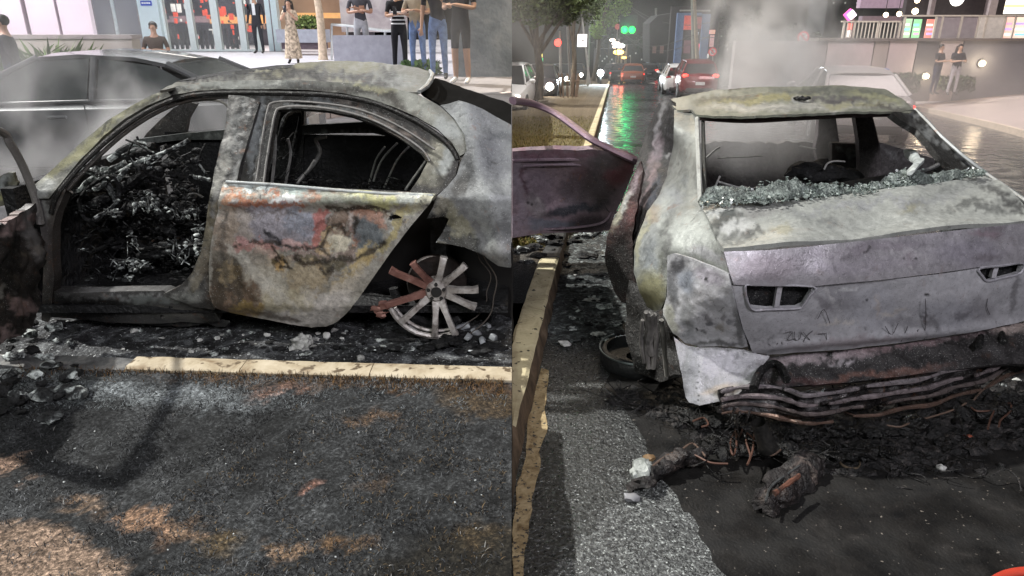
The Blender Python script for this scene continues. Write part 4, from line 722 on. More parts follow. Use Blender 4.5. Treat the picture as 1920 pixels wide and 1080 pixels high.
kerb_run('kerb', 1.0, K0.y + .02, 60, kmr); kerb_run('kerb', K0.y + 2.1, 60, 80, kmr)
kerb_run('kerb', K0.y + .03, K0.y + 2.09, 40, ramped('charred_kerb', [(.35, (.008, .008, .008)), (.6, (.03, .03, .03)), (.75, (.14, .15, .145))], 12, 8, (.6, .9), bump=.8))

# ------------------------------------------------------------------ the burnt car, rear view
rc = empty('burnt_car', PR(1600, 700, 0) + Vector((0, 1.2, 0)), 'burnt out sedan seen from behind, stripped bumper, empty rear window and open front door', 'car', 'views of the burnt sedan')
rc.location.z = ZG
stained('ash_bleached_metal', .40, .4, .22, .18, .12, char=.45, rust=.2, charlim=.615)
TONE = .76; DESAT = .22
PURPLE = (.40, .375, .41); LILAC = (.58, .57, .61); MINT = (.50, .52, .48)
def C3(*pts): return [(a, b, PR(a, b, z)) for (a, b, z) in pts]
roof_r = C3((1305, 214, 1.285), (1500, 211, 1.33), (1700, 206, 1.29), (1712, 214, 1.27), (1255, 187, 1.285), (1330, 171, 1.325), (1480, 162, 1.36), (1620, 163, 1.34), (1680, 178, 1.305), (1480, 185, 1.352), (1280, 200, 1.29))
panel('roof', [(1252, 190), (1262, 184), (1300, 176), (1340, 169), (1400, 165), (1480, 162), (1560, 160), (1620, 162), (1662, 168), (1690, 184), (1716, 206), (1706, 212), (1690, 209), (1600, 209), (1500, 214), (1400, 218), (1340, 218), (1308, 216), (1296, 206), (1270, 206)], roof_r,
      [(1420, 185, 100, 6, -4, (.36, .33, .13), .9, .5), (1350, 186, 60, 5, -6, (.13, .13, .11), .8, .5), (1560, 172, 110, 6, 2, (.14, .15, .13), .85, .5), (1640, 182, 50, 7, 8, (.40, .40, .22), .85, .5), (1570, 186, 70, 5, 0, (.11, .10, .12), .8, .5), (1500, 200, 190, 7, -1, (.48, .47, .42), .9, .5), (1600, 196, 60, 4, 0, (.40, .38, .2), .8, .4), (1280, 196, 26, 14, 20, (.38, .39, .34), .8, .5), (1330, 176, 40, 4, -10, (.42, .44, .40), .7, .4), (1370, 164, 40, 3, -3, BLACK, .9, .3), (1502, 185, 15, 8, 12, WHITE, .9, .3), (1502, 186, 11, 5, 15, BLACK, 1, .3), (1660, 200, 40, 4, 5, (.07, .06, .06), .7, .5)],
      (.27, .28, .215), rc, BM, 4.5, warp=.006, thick=.012, wob=9, ragged=.6)
t_ = MB(); t_.tube([U(p.x, p.y + 4, d=(U(p.x, p.y, z=ZG + 1.28) - EYE).dot(FWD)) for p in smoothline([(1312, 217), (1400, 222), (1500, 217), (1600, 212), (1694, 210)], 4)], .014, 8, col=(.12, .08, .085)); t_.build('rear_header', BM, rc, cols=True)
t_ = MB()
for i_ in range(5): t_.lump(PR(1494 + 5 * i_, 184 + 1.5 * (i_ % 2), 1.36), .016, .6, i_ * 3.3, 2, (1.2, 1, .6))
t_.build('aerial_stub', ashd, rc)
deck = C3((1310, 382, .97), (1440, 376, .985), (1640, 357, 1.0), (1845, 323, 1.02), (1357, 470, .90), (1520, 461, .915), (1700, 440, .925), (1920, 416, .94), (1500, 415, .968), (1700, 395, .985), (1900, 372, .985))
FE = 1975
lid = panel('boot_lid', [(1311, 384), (1380, 381), (1440, 377), (1540, 369), (1640, 359), (1740, 345), (1800, 335), (1846, 322), (1858, 326), (1880, 346), (1920, 382), (FE, 425), (FE, 411), (1920, 417), (1800, 430), (1700, 441), (1600, 452), (1520, 461), (1440, 468), (1357, 471), (1345, 446), (1328, 412)], deck,
            [(1384, 428, 26, 13, 14, (.78, .80, .78), 1, .3), (1352, 395, 22, 9, -20, (.74, .76, .74), .95, .4), (1392, 412, 10, 8, 0, (.74, .76, .74), .9, .4), (1360, 412, 28, 10, -30, (.13, .14, .135), .9, .5), (1420, 440, 34, 7, -10, (.16, .17, .165), .8, .5), (1372, 448, 22, 7, 0, (.24, .25, .24), .7, .5), (1395, 425, 22, 12, 10, (.74, .76, .74), .95, .4), (1390, 418, 7, 4, 0, (.3, .31, .3), .8, .4), (1420, 395, 40, 16, 0, (.42, .41, .40), .7, .6),
             (1490, 398, 34, 10, -8, (.24, .25, .25), .55, .6), (1535, 418, 30, 6, 12, (.22, .23, .23), .6, .5), (1470, 430, 16, 9, 0, (.40, .385, .26), .7, .5), (1712, 388, 36, 10, -3, (.30, .30, .29), .6, .4), (1712, 388, 28, 7, -3, (.44, .43, .30), .8, .4), (1790, 355, 40, 6, -8, (.24, .25, .25), .6, .6), (1760, 372, 90, 8, -6, (.36, .37, .38), .5, .6), (1870, 365, 40, 9, 25, (.10, .10, .10), .8, .6), (1830, 392, 60, 7, -6, (.14, .145, .14), .75, .6), (1910, 390, 30, 8, 30, (.07, .07, .07), .8, .6), (1620, 384, 120, 6, -6, (.40, .41, .44), .6, .6), (1840, 340, 30, 9, -15, (.42, .43, .42), .7, .5)],
            MINT, rc, stained('ash_bleached_metal'), 5, warp=.005, wfr=4, thick=.02, bump=lambda x, y: .018 * math.exp(-((y - (441 - (x - 1700) * .1)) / 14) ** 2) + .008 * math.sin(x * .028 + y * .05), wob=18, grain=.08)
face = C3((1357, 470, .90), (1520, 461, .915), (1700, 440, .925), (1920, 416, .94), (1376, 540, .765), (1550, 536, .765), (1700, 520, .77), (1920, 492, .775), (1400, 660, .425), (1440, 664, .42), (1700, 640, .435), (1920, 598, .47), (1540, 600, .60), (1750, 580, .61))
panel('boot_face', [(1357, 472), (1440, 469), (1520, 462), (1600, 453), (1700, 442), (1800, 431), (1920, 418), (FE, 412), (FE, 484), (1920, 492), (1835, 501), (1760, 512), (1660, 524), (1560, 533), (1524, 537), (1440, 536), (1376, 534), (1368, 510)], [(a, b, p + Vector((0, -.004, 0))) for (a, b, p) in face],
      [(1440, 500, 60, 26, 0, (.30, .25, .285), .7, .6), (1620, 470, 110, 10, -6, (.24, .20, .25), .6, .6), (1560, 474, 30, 3, -6, (.45, .42, .46), .6, .5), (1630, 473, 6, 3, -20, (.06, .05, .06), .9, .4), (1703, 490, 17, 14, 0, (.38, .34, .385), .7, .3), (1703, 487, 7, 7, 0, (.26, .22, .25), .8, .4), (1706, 504, 5, 3, 0, (.62, .58, .6), .9, .4), (1688, 489, 2.6, 2.2, 0, BLACK, 1, .3), (1715, 485, 2.6, 2.2, 0, BLACK, 1, .3), (1820, 475, 60, 22, 0, (.36, .33, .40), .7, .6), (1860, 424, 20, 8, 0, (.22, .17, .20), .6, .5), (1850, 440, 30, 9, 0, (.34, .22, .27), .6, .5), (1850, 482, 30, 6, -8, (.20, .17, .19), .6, .5), (1600, 500, 90, 14, -4, (.38, .34, .40), .6, .6)],
      PURPLE, lid, stained('ash_bleached_metal'), 4.5, warp=.004, wfr=4, thick=.02, wob=9, grain=.08)
plate_blobs = [(1470, 600, 60, 30, 0, (.60, .59, .64), .8, .6), (1640, 580, 50, 44, 0, (.52, .52, .58), .7, .5), (1580, 560, 26, 26, 0, (.26, .25, .28), .6, .6), (1548, 575, 26, 8, 40, (.22, .20, .23), .6, .5), (1560, 556, 24, 4, 60, (.72, .70, .72), .7, .4), (1595, 543, 22, 4, -14, (.76, .76, .78), .8, .4), (1680, 590, 26, 5, -6, (.74, .68, .64), .8, .4), (1648, 575, 4, 24, -18, (.66, .56, .50), .6, .4), (1575, 610, 34, 3, -3, (.78, .72, .68), .8, .4), (1440, 650, 70, 12, 0, (.46, .44, .48), .7, .5), (1600, 640, 120, 8, -5, (.40, .33, .36), .7, .5), (1780, 590, 60, 26, 0, (.38, .38, .43), .7, .5), (1805, 592, 16, 6, 0, (.20, .19, .22), .8, .4), (1840, 580, 26, 22, 0, (.26, .24, .27), .5, .5), (1735, 612, 3, 26, 3, (.06, .05, .06), .8, .5), (1750, 605, 10, 8, 0, (.12, .11, .12), .6, .5), (1700, 610, 40, 8, 10, (.24, .23, .26), .6, .5), (1900, 550, 6, 40, 6, (.12, .11, .12), .6, .5), (1627, 565, 3, 3, 0, BLACK, 1, .3), (1739, 551, 3, 3, 0, BLACK, 1, .3), (1627, 622, 2, 2, 0, BLACK, 1, .3), (1440, 640, 40, 3, 0, (.1, .1, .11), .4, .5), (1455, 628, 20, 2, -30, (.1, .1, .11), .4, .5)]  # the thin bright streaks paint lamp glints on the lower panel
LH = [(1397, 537), (1420, 534), (1524, 537), (1519, 552), (1506, 572), (1494, 578), (1440, 580), (1408, 578)]
RH = [(1836, 503), (1880, 498), (1918, 493), (1913, 512), (1880, 521), (1852, 527), (1842, 518)]
panel('boot_lower_panel', [(1374, 536), (1397, 533), (1524, 535), (1560, 535), (1660, 526), (1760, 514), (1835, 503), (1920, 494), (FE, 486), (FE, 588), (1920, 600), (1850, 615), (1780, 628), (1700, 641), (1600, 653), (1500, 661), (1440, 665), (1412, 660), (1394, 620), (1382, 575)], [(a, b, p + Vector((0, .006, 0))) for (a, b, p) in face], plate_blobs, LILAC, lid, stained('ash_bleached_metal'), 4.5, warp=.005, wfr=5, thick=.02, holes=[LH, RH], wob=9, grain=.1,
      bump=lambda x, y: -.02 * math.exp(-((x - 1650) / 110) ** 4 - ((y - 570) / 45) ** 4) + .012 * math.exp(-((y - 645 + (x - 1500) * .09) / 8) ** 2))
for nm, poly, tab in (('tail_lamp_socket', LH, (1465, 535, 1458, 578)), ('tail_lamp_socket', RH, (1872, 500, 1866, 523))):
    f2 = tps([(a, b, p + Vector((0, .07, 0))) for (a, b, p) in face]); g2 = tps(face)
    so = panel(nm, [(sum(p[0] for p in poly) / len(poly) + (p[0] - sum(q[0] for q in poly) / len(poly)) * 1.08, sum(p[1] for p in poly) / len(poly) + (p[1] - sum(q[1] for q in poly) / len(poly)) * 1.12) for p in poly], f2, [], (.018, .018, .02), lid, BMd, 7, thick=.01)
    t_ = MB(); t_.tube([g2(p.x, p.y) for p in smoothline(poly, 3, True)] + [g2(*poly[0])], .006, 6, col=(.36, .35, .38)); t_.build('socket_rim', BM, so, cols=True)
    t_ = MB(); a_, b_ = g2(tab[0], tab[1]) + Vector((0, .02, 0)), g2(tab[2], tab[3]) + Vector((0, .02, 0)); t_.tube([a_, a_.lerp(b_, .5), b_], .014, 4, col=(.46, .45, .48)); t_.build('socket_tab', BM, so, cols=True)
# soot scrawl on the panel, lid seam
gs = tps([(a, b, p + Vector((0, -.004, 0))) for (a, b, p) in face]); t_ = MB()
for pts in ([(1472, 624), (1486, 622), (1476, 637), (1492, 635)], [(1490, 622), (1489, 634), (1494, 638), (1500, 634), (1502, 622)], [(1506, 623), (1512, 630), (1519, 638)], [(1524, 620), (1513, 630), (1506, 641)], [(1534, 626), (1549, 625)], [(1549, 624), (1550, 638)], [(1441, 645), (1452, 652), (1458, 643)], [(1466, 642), (1468, 655)], [(1476, 644), (1478, 654)], [(1660, 612), (1672, 628), (1684, 606)], [(1690, 640), (1702, 612)], [(1533, 598), (1545, 580), (1556, 606)], [(1735, 560), (1736, 590), (1733, 640)], [(1852, 560), (1850, 575), (1856, 590)], [(1715, 632), (1722, 618)]):
    t_.tube([gs(p.x, p.y) for p in smoothline(pts, 3)], .0015, 5)
t_.build('soot_scrawl', plain('soot_scrawl_grey', (.07, .065, .07), .8), lid)
t_ = MB(); q_ = C3((1313, 386, .965), (1330, 414, .935), (1348, 448, .91), (1360, 478, .875), (1368, 515, .80), (1378, 560, .70), (1390, 610, .56), (1406, 655, .44)); t_.tube([p[2] + Vector((0, .002, 0)) for p in q_], .006, 6); t_.build('boot_seam', plain('soot_black', BLACK, .8), rc)
quart = C3((1300, 205, 1.285), (1308, 300, 1.12), (1310, 382, .97), (1262, 230, 1.23), (1256, 300, 1.03), (1242, 340, .93), (1212, 400, .84), (1190, 470, .71), (1195, 540, .58), (1225, 582, .48), (1357, 470, .885), (1330, 420, .93), (1262, 470, .80), (1275, 400, .92), (1250, 560, .60), (1290, 520, .71))
panel('rear_quarter', [(1264, 206), (1280, 203), (1298, 206), (1305, 218), (1309, 300), (1311, 384), (1327, 412), (1344, 446), (1357, 476), (1366, 512), (1330, 498), (1290, 482), (1262, 474), (1250, 486), (1250, 520), (1248, 560), (1240, 580), (1226, 584), (1212, 576), (1198, 550), (1189, 510), (1189, 470), (1200, 430), (1214, 396), (1236, 366), (1250, 330), (1259, 290), (1264, 250)], quart,
      [(1300, 300, 12, 90, 2, (.42, .43, .38), .8, .6), (1275, 290, 14, 70, 6, (.30, .31, .28), .8, .6), (1292, 335, 7, 14, 4, (.20, .22, .22), .7, .4), (1255, 375, 30, 18, -50, (.26, .28, .30), .8, .6), (1240, 400, 12, 40, 25, (.46, .49, .45), .8, .6), (1290, 440, 44, 30, 0, (.37, .395, .36), .9, .6), (1250, 470, 6, 60, 8, (.10, .10, .095), .7, .6), (1228, 560, 30, 8, 10, (.06, .06, .055), .8, .5), (1222, 400, 20, 16, -40, (.38, .30, .20), .8, .5), (1240, 436, 5, 9, 20, (.12, .13, .12), .8, .4), (1215, 460, 14, 40, 10, (.30, .32, .31), .8, .5), (1222, 500, 12, 44, 5, (.24, .27, .29), .7, .5), (1220, 545, 26, 34, 0, (.44, .42, .20), .9, .6), (1244, 490, 5, 14, 0, (.14, .15, .12), .8, .4), (1206, 440, 6, 60, 10, (.46, .44, .26), .7, .5), (1330, 480, 40, 12, 18, (.40, .40, .42), .8, .5), (1243, 330, 8, 30, 15, (.12, .10, .09), .6, .5)],
      (.26, .275, .25), rc, BM, 4.5, warp=.007, wfr=7, thick=.018, wob=10)
lampp = C3((1250, 478, .79), (1357, 476, .885), (1376, 540, .765), (1400, 660, .425), (1265, 640, .44), (1248, 570, .59), (1330, 560, .69), (1320, 640, .46))
panel('lamp_housing', [(1252, 480), (1264, 475), (1292, 483), (1332, 499), (1366, 513), (1374, 545), (1386, 598), (1402, 650), (1390, 652), (1350, 648), (1310, 650), (1284, 644), (1262, 625), (1243, 590), (1242, 580), (1249, 556), (1251, 520)], lampp,
      [(1270, 500, 12, 22, 20, (.07, .07, .08), .9, .5), (1258, 560, 9, 40, 0, (.10, .10, .10), .7, .5), (1385, 610, 8, 40, -14, (.10, .10, .10), .8, .5), (1290, 530, 16, 24, -15, (.30, .34, .42), .8, .5), (1262, 540, 10, 24, 0, (.22, .23, .25), .7, .5), (1330, 575, 36, 42, 0, (.62, .61, .65), .85, .5), (1330, 520, 30, 14, 15, (.42, .38, .45), .8, .5), (1290, 600, 12, 40, -10, (.30, .31, .32), .7, .5), (1331, 607, 7, 6, 0, (.16, .16, .18), .9, .3), (1312, 617, 3.5, 3.5, 0, BLACK, 1, .3), (1330, 596, 16, 4, 20, (.2, .18, .2), .7, .4), (1370, 606, 6, 5, 0, (.2, .2, .22), .8, .3), (1358, 596, 4, 10, 0, (.2, .19, .2), .7, .4), (1352, 618, 9, 9, 0, (.36, .31, .24), .7, .5), (1320, 626, 3, 5, 0, (.1, .1, .1), .8, .4), (1327, 528, 4, 3, 0, (.03, .03, .03), 1, .3), (1340, 645, 60, 4, 0, (.14, .14, .13), .8, .5), (1256, 600, 10, 30, -25, (.44, .44, .34), .8, .5)],
      (.60, .60, .63), rc, stained('ash_white_metal', .4, .35, .35, .3, .25, char=.35, rust=.3, charlim=.62), 3.2, warp=.008, wfr=9, thick=.02, wob=8)
low = C3((1266, 640, .44), (1400, 655, .43), (1290, 755, .215), (1380, 742, .27), (1440, 664, .42), (1430, 700, .36))
panel('bumper_corner', [(1264, 632), (1284, 646), (1310, 652), (1350, 650), (1394, 654), (1412, 662), (1444, 668), (1438, 676), (1425, 690), (1418, 712), (1398, 722), (1382, 742), (1350, 752), (1312, 760), (1292, 754), (1284, 740), (1278, 700)], low,
      [(1360, 685, 44, 20, 0, (.42, .41, .45), .85, .5), (1380, 668, 6, 5, 0, (.18, .18, .2), .9, .3), (1312, 700, 5, 50, 2, (.46, .46, .48), .8, .4), (1288, 700, 8, 50, 4, (.12, .12, .12), .7, .5), (1340, 652, 50, 5, 0, (.12, .12, .115), .75, .5), (1296, 690, 12, 40, 0, (.32, .33, .34), .8, .5), (1350, 735, 40, 12, -12, (.46, .37, .28), .8, .5), (1320, 745, 30, 6, 0, (.4, .41, .44), .7, .5), (1425, 680, 10, 8, 0, (.2, .19, .2), .7, .5), (1400, 700, 12, 4, -60, (.2, .19, .2), .6, .5), (1376, 684, 5, 2, 0, (.2, .2, .2), .7, .4)] + [(1309, 672 + 11 * k, 1.8, 1.8, 0, BLACK, .95, .4) for k in range(8)],
      (.36, .355, .38), rc, stained('ash_white_metal'), 3.2, warp=.006, wfr=9, thick=.02, wob=6, ragged=1.5)
t_ = MB(); t_.tube([PR(p.x, p.y, .37) + Vector((0, -.03, 0)) for p in smoothline([(1408, 722), (1416, 700), (1430, 682), (1446, 676), (1460, 684), (1470, 706)], 4)], .018, 8); t_.build('exhaust_cutout', BMd, rc); t_ = MB(); t_.tube([PR(p.x, p.y, .40) for p in smoothline([(1836, 650), (1840, 628), (1856, 614), (1872, 618), (1882, 640)], 4)], .016, 8); t_.build('exhaust_cutout', BMd, rc)
under = C3((1440, 668, .41), (1700, 645, .425), (1960, 592, .46), (1440, 712, .34), (1700, 690, .35), (1960, 650, .38))
panel('rear_valance', [(1418, 690), (1444, 669), (1500, 664), (1600, 656), (1700, 644), (1780, 631), (1850, 618), (FE, 592), (FE, 690), (1900, 680), (1800, 692), (1700, 704), (1600, 716), (1500, 724), (1424, 730), (1412, 716)], [(a, b, p + Vector((0, .05, 0))) for (a, b, p) in under],
      [(1540, 664, 110, 10, -5, (.34, .27, .29), .85, .4), (1720, 640, 130, 9, -8, (.22, .14, .15), .8, .5), (1555, 664, 6, 5, 0, BLACK, 1, .3), (1672, 650, 5, 4, 0, BLACK, 1, .3), (1580, 678, 26, 4, -5, (.40, .36, .38), .7, .4), (1640, 703, 120, 6, -6, (.15, .065, .045), .85, .6), (1500, 714, 60, 6, 0, (.08, .03, .03), .7, .5), (1900, 610, 40, 14, 0, (.46, .36, .32), .8, .5), (1770, 634, 14, 6, 0, (.4, .34, .34), .6, .5)],
      (.02, .017, .017), rc, BMd, 5, warp=.012, wfr=9, thick=.02, wob=10)
# bumper beam: three pressed ridges
beam = [bpy.data.objects.new('bumper_beam', None)][0]
beam_m = stained('beam_metal', .34, .6, .4, .5, .5, char=.5)
t_ = MB()
for (off, rr, c_, dy) in [(2, .011, (.26, .23, .24), -.01), (9, .011, (.04, .036, .036), .02), (19, .012, (.24, .20, .205), -.02), (27, .012, (.035, .03, .03), .02), (37, .010, (.16, .13, .125), -.015), (47, .010, (.04, .034, .032), .015), (56, .010, (.14, .09, .07), -.01)]:
    pts = [(1352, 732 + off * .75), (1395, 724 + off * .85), (1440, 720 + off), (1476, 727 + off * 1.05), (1504, 737 + off * .95), (1540, 731 + off), (1590, 728 + off * .92), (1640, 717 + off * 1.04), (1700, 712 + off * .9), (1760, 697 + off), (1810, 690 + off * .85), (1850, 672 + off * .9), (1890, 654 + off * .85), (FE, 632 + off * .8)]
    pl_ = [PR(p.x, p.y + 3.5 * nz((p.x, off), .05), .31 - off * .0020) + Vector((0, dy + .03 * nz((p.x, 3), .012) + .016 * nz((p.x, off), .05), 0)) for p in smoothline(pts, 6)]
    k0 = 0; rb_ = random.Random(int(off * 7))
    while k0 < len(pl_) - 4:
        k1 = min(len(pl_), k0 + rb_.randint(14, 40)); t_.tube(pl_[k0:k1], [rr * (.55 + .45 * math.sin(math.pi * (k_ + .6) / (k1 - k0 + .2)) + .55 * nz((k_ + k0, off), .3)) for k_ in range(k1 - k0)], 7, col=c_); k0 = k1 + rb_.randint(-3, 4)
for px_ in range(1370, 1960, 9):
    if random.random() < .55: q = PR(px_, 775 - (px_ - 1370) * .19 + random.uniform(-22, 4), .22); t_.tube([q, q + Vector((random.uniform(-.02, .02), -.01, -.02 - .05 * random.random())), q + Vector((random.uniform(-.03, .03), -.01, -.05 - .09 * random.random()))], [.006, .004, .002], 5, col=(.03, .026, .025))
bo = t_.build('bumper_beam', beam_m, rc, cols=True)
panel('beam_web', [(1350, 734), (1395, 727), (1440, 724), (1476, 731), (1504, 740), (1540, 734), (1640, 722), (1760, 702), (1850, 677), (FE, 640), (FE, 672), (1850, 714), (1800, 736), (1760, 742), (1690, 752), (1640, 766), (1590, 768), (1540, 782), (1480, 786), (1420, 780), (1350, 774)], C3((1350, 728, .30), (1640, 720, .30), (FE, 645, .30), (1350, 778, .19), (1640, 766, .19), (FE, 690, .19)), [(1500, 782, 60, 4, -4, (.26, .14, .09), .7, .5), (1600, 740, 200, 7, -6, (.07, .06, .06), .7, .5), (1400, 765, 50, 12, 0, (.06, .06, .065), .7, .5)], (.022, .019, .019), bo, beam_m, 5, warp=.022, wfr=8, thick=.02, ragged=5, holes=[[(1560, 748), (1610, 743), (1616, 750), (1562, 757)], [(1700, 722), (1760, 712), (1766, 718), (1702, 732)], [(1820, 700), (1856, 686), (1860, 694), (1824, 708)]])
# rear window surround on the far side, and the shattered glass along its base
panel('rear_pillar', [(1672, 212), (1700, 207), (1716, 206), (1735, 226), (1760, 254), (1800, 290), (1836, 316), (1848, 323), (1836, 330), (1806, 334), (1788, 318), (1764, 294), (1742, 268), (1718, 243), (1694, 228)], C3((1700, 207, 1.29), (1716, 206, 1.275), (1848, 323, 1.02), (1806, 334, 1.01), (1742, 268, 1.16), (1760, 254, 1.175)),
      [(1785, 285, 90, 4, 40, (.30, .31, .30), .8, .5), (1712, 212, 16, 6, 20, (.46, .47, .46), .8, .4), (1740, 240, 12, 4, 45, (.4, .42, .41), .7, .4)], (.035, .033, .03), rc, BM, 4.5, warp=.004, thick=.03)
t_ = MB(); t_.tube([PR(p.x, p.y, z) for p, z in zip([Vector(q) for q in ((1716, 205, 0), (1740, 229, 0), (1766, 257, 0), (1804, 291, 0), (1850, 326, 0), (1890, 354, 0), (FE, 412, 0))], (1.275, 1.225, 1.17, 1.10, 1.02, .99, .95))], .010, 6, col=(.30, .31, .31)); t_.build('gutter_rail', BM, rc, cols=True)
t_ = MB(); t_.tube([PR(1307, 222, 1.27), PR(1310, 300, 1.12), PR(1313, 378, .985)], .012, 7, col=(.45, .46, .43)); t_.tube([PR(1318, 228, 1.25), PR(1320, 300, 1.12), PR(1322, 370, .985)], .010, 7, col=(.06, .06, .055)); t_.build('window_frame', BM, rc, cols=True)
crz = ramped('crazed_glass', [(.32, (.03, .035, .033)), (.5, (.11, .13, .12)), (.62, (.24, .275, .255)), (.74, (.52, .57, .54))], 30, 9, (.25, .6), bump=1, bscale=90, bdist=.02, spec=.6)
rnd = random.Random(3)
for (a, b, s_) in [([(1312, 372), (1330, 352), (1370, 348), (1420, 356), (1452, 340), (1490, 338), (1520, 352), (1512, 368), (1440, 377), (1380, 381), (1315, 384)], 0, 1), ([(1500, 366), (1520, 350), (1540, 342), (1570, 346), (1600, 348), (1620, 352), (1600, 364), (1540, 370)], 0, 2), ([(1590, 360), (1610, 346), (1650, 336), (1690, 320), (1720, 318), (1745, 328), (1730, 344), (1680, 352), (1630, 360)], 0, 3), ([(1712, 350), (1730, 334), (1760, 322), (1790, 318), (1806, 322), (1830, 318), (1842, 324), (1800, 336), (1750, 346)], 0, 4)]:
    v, f, px = sheet(a, C3((1312, 384, .985), (1520, 370, 1.0), (1845, 326, 1.03), (1330, 352, 1.04), (1520, 345, 1.05), (1720, 318, 1.07), (1500, 360, 1.03)), 5, thick=.003, ragged=7, warp=.016, wfr=11)
    mesh('shattered_glass', v, f, crz, rc, True, None, 25)
t_ = MB(); rnd = random.Random(77); gsf = tps(C3((1312, 384, .985), (1520, 372, 1.0), (1845, 328, 1.03), (1330, 350, 1.03), (1520, 345, 1.04), (1720, 318, 1.06), (1500, 362, 1.02)))
gtop = [(1312, 366), (1350, 350), (1400, 356), (1450, 342), (1490, 340), (1530, 346), (1580, 346), (1620, 350), (1650, 338), (1700, 320), (1740, 326), (1780, 318), (1842, 322)]; gbot = [(1312, 385), (1440, 377), (1540, 369), (1640, 359), (1740, 345), (1842, 324)]
def ylerp(L, x):
    for (a, b), (c, d) in zip(L[:-1], L[1:]):
        if a <= x <= c: return b + (d - b) * (x - a) / (c - a)
    return L[-1][1]
for k in range(2200):
    px_ = rnd.uniform(1313, 1840)
    if nz((px_, 3), .021, 4) + .5 * nz((px_, 9), .06) < rnd.uniform(-.25, .3): continue
    y0_, y1_ = ylerp(gtop, px_), ylerp(gbot, px_); py_ = y1_ + (y0_ - y1_) * rnd.random() ** 1.3 * 1.1; q = gsf(px_, py_) + Vector((rnd.uniform(-.02, .02), rnd.uniform(-.05, .02), rnd.uniform(-.004, .014))); a = Vector((rnd.gauss(0, 1), rnd.gauss(0, 1), rnd.gauss(0, .6))).normalized() * rnd.uniform(.004, .013); e = a.cross(Vector((rnd.gauss(0, 1), rnd.gauss(0, 1), rnd.gauss(0, 1)))).normalized() * rnd.uniform(.003, .009); n_ = a.cross(e).normalized() * .0016
    t_.add([q - a - n_, q + e - n_, q + a - n_, q - e - n_, q - a + n_, q + e + n_, q + a + n_, q - e + n_], [(3, 2, 1, 0), (4, 5, 6, 7), (0, 1, 5, 4), (1, 2, 6, 5), (2, 3, 7, 6), (3, 0, 4, 7)])
o_ = t_.build('glass_fragments', ramped('glass_fragment', [(.35, (.05, .062, .056)), (.52, (.16, .19, .175)), (.7, (.48, .54, .51))], 30, 5, (.12, .4), bump=.2, spec=.7), rc, False); o_['kind'] = 'stuff'
t_ = MB(); t_.tube([PR(p.x, p.y, 1.08) for p in smoothline([(1696, 282), (1704, 286), (1716, 298), (1722, 306), (1712, 316), (1708, 324)], 4)], [.010, .012, .015, .02, .026, .03, .03, .026, .024, .02, .024, .03, .032, .03, .03, .03, .03, .03, .026, .02, .018][:21], 8, flat=.5, col=(.44, .47, .46)); t_.tube([PR(1720, 322, 1.05), PR(1745, 316, 1.06), PR(1760, 308, 1.08)], .01, 6, col=(.1, .1, .1)); t_.build('hinge_arm', stained('ashy_metal'), rc, cols=True)
# cabin seen through the rear window
def pl(name, pts, y, base, blobs=(), th=.05, **k): return panel(name, pts, lambda a, b: U(a, b, y=y), list(blobs), base, rc, BMd, 6, thick=th, **k)
pl('windscreen_pillar', [(1536, 214), (1566, 212), (1570, 240), (1574, 270), (1572, 300), (1536, 310), (1528, 280), (1534, 250)], 4.9, (.12, .10, .11), [(1550, 260, 5, 50, 0, (.13, .11, .12), .7, .5)])
pl('centre_pillar', [(1602, 212), (1634, 210), (1642, 240), (1650, 275), (1652, 310), (1654, 345), (1612, 345), (1612, 300), (1610, 262)], 4.35, (.13, .11, .115), [(1630, 280, 5, 70, -5, (.16, .13, .14), .7, .5)])
pl('side_door_shell', [(1560, 268), (1612, 270), (1654, 268), (1700, 282), (1760, 300), (1800, 330), (1780, 350), (1560, 350)], 4.5, (.08, .072, .072), [(1590, 280, 26, 5, 12, (.26, .30, .28), .8, .5), (1680, 290, 30, 4, 14, (.2, .2, .2), .7, .5), (1590, 320, 16, 16, 0, (.03, .03, .03), .8, .5)])
pl('dashboard', [(1310, 270), (1360, 266), (1420, 268), (1480, 266), (1540, 268), (1545, 300), (1540, 350), (1310, 350)], 5.1, (.16, .14, .15), [(1400, 300, 60, 3, 4, (.34, .31, .32), .7, .5), (1360, 290, 5, 16, 20, (.3, .28, .28), .6, .5), (1440, 284, 40, 3, 0, (.3, .3, .3), .6, .5), (1480, 310, 40, 12, 0, (.06, .05, .05), .6, .5), (1400, 325, 60, 8, 0, (.05, .04, .045), .7, .5), (1340, 278, 20, 4, 0, (.3, .3, .29), .6, .5)], ragged=4)
t_ = MB(); t_.lump(U(1530, 322, y=4.3), .11, .4, 3.0, 3, (1.7, .8, .6)); t_.lump(U(1590, 330, y=4.3), .07, .5, 8.0, 2, (1.4, .8, .7)); t_.build('seat_remains', ashd, rc)
t_ = MB()
for pts, yy in [([(1545, 318), (1552, 306), (1566, 302), (1584, 303)], 4.2), ([(1320, 300), (1340, 282), (1350, 276)], 4.6), ([(1345, 296), (1400, 294), (1430, 292)], 4.7), ([(1345, 340), (1385, 352), (1430, 362)], 3.7), ([(1500, 274), (1530, 280)], 4.9), ([(1340, 352), (1350, 330)], 3.7)]:
    t_ = MB(); t_.tube([U(p.x, p.y, y=yy) for p in smoothline(pts, 4)], .006, 6, col=(.30, .30, .29)); t_.build('seat_wire', stained('ashy_metal'), rc, cols=True)
t_ = MB(); q_ = [PR(1312, 386, .93), PR(1640, 362, .95), PR(1840, 326, .97)]; t_.add(q_ + [p + Vector((.1, .55, -.06)) for p in q_] + [p + Vector((0, 0, -.03)) for p in q_], [(0, 1, 4, 3), (1, 2, 5, 4), (0, 6, 7, 1), (1, 7, 8, 2)]); t_.build('parcel_shelf', shell, rc)
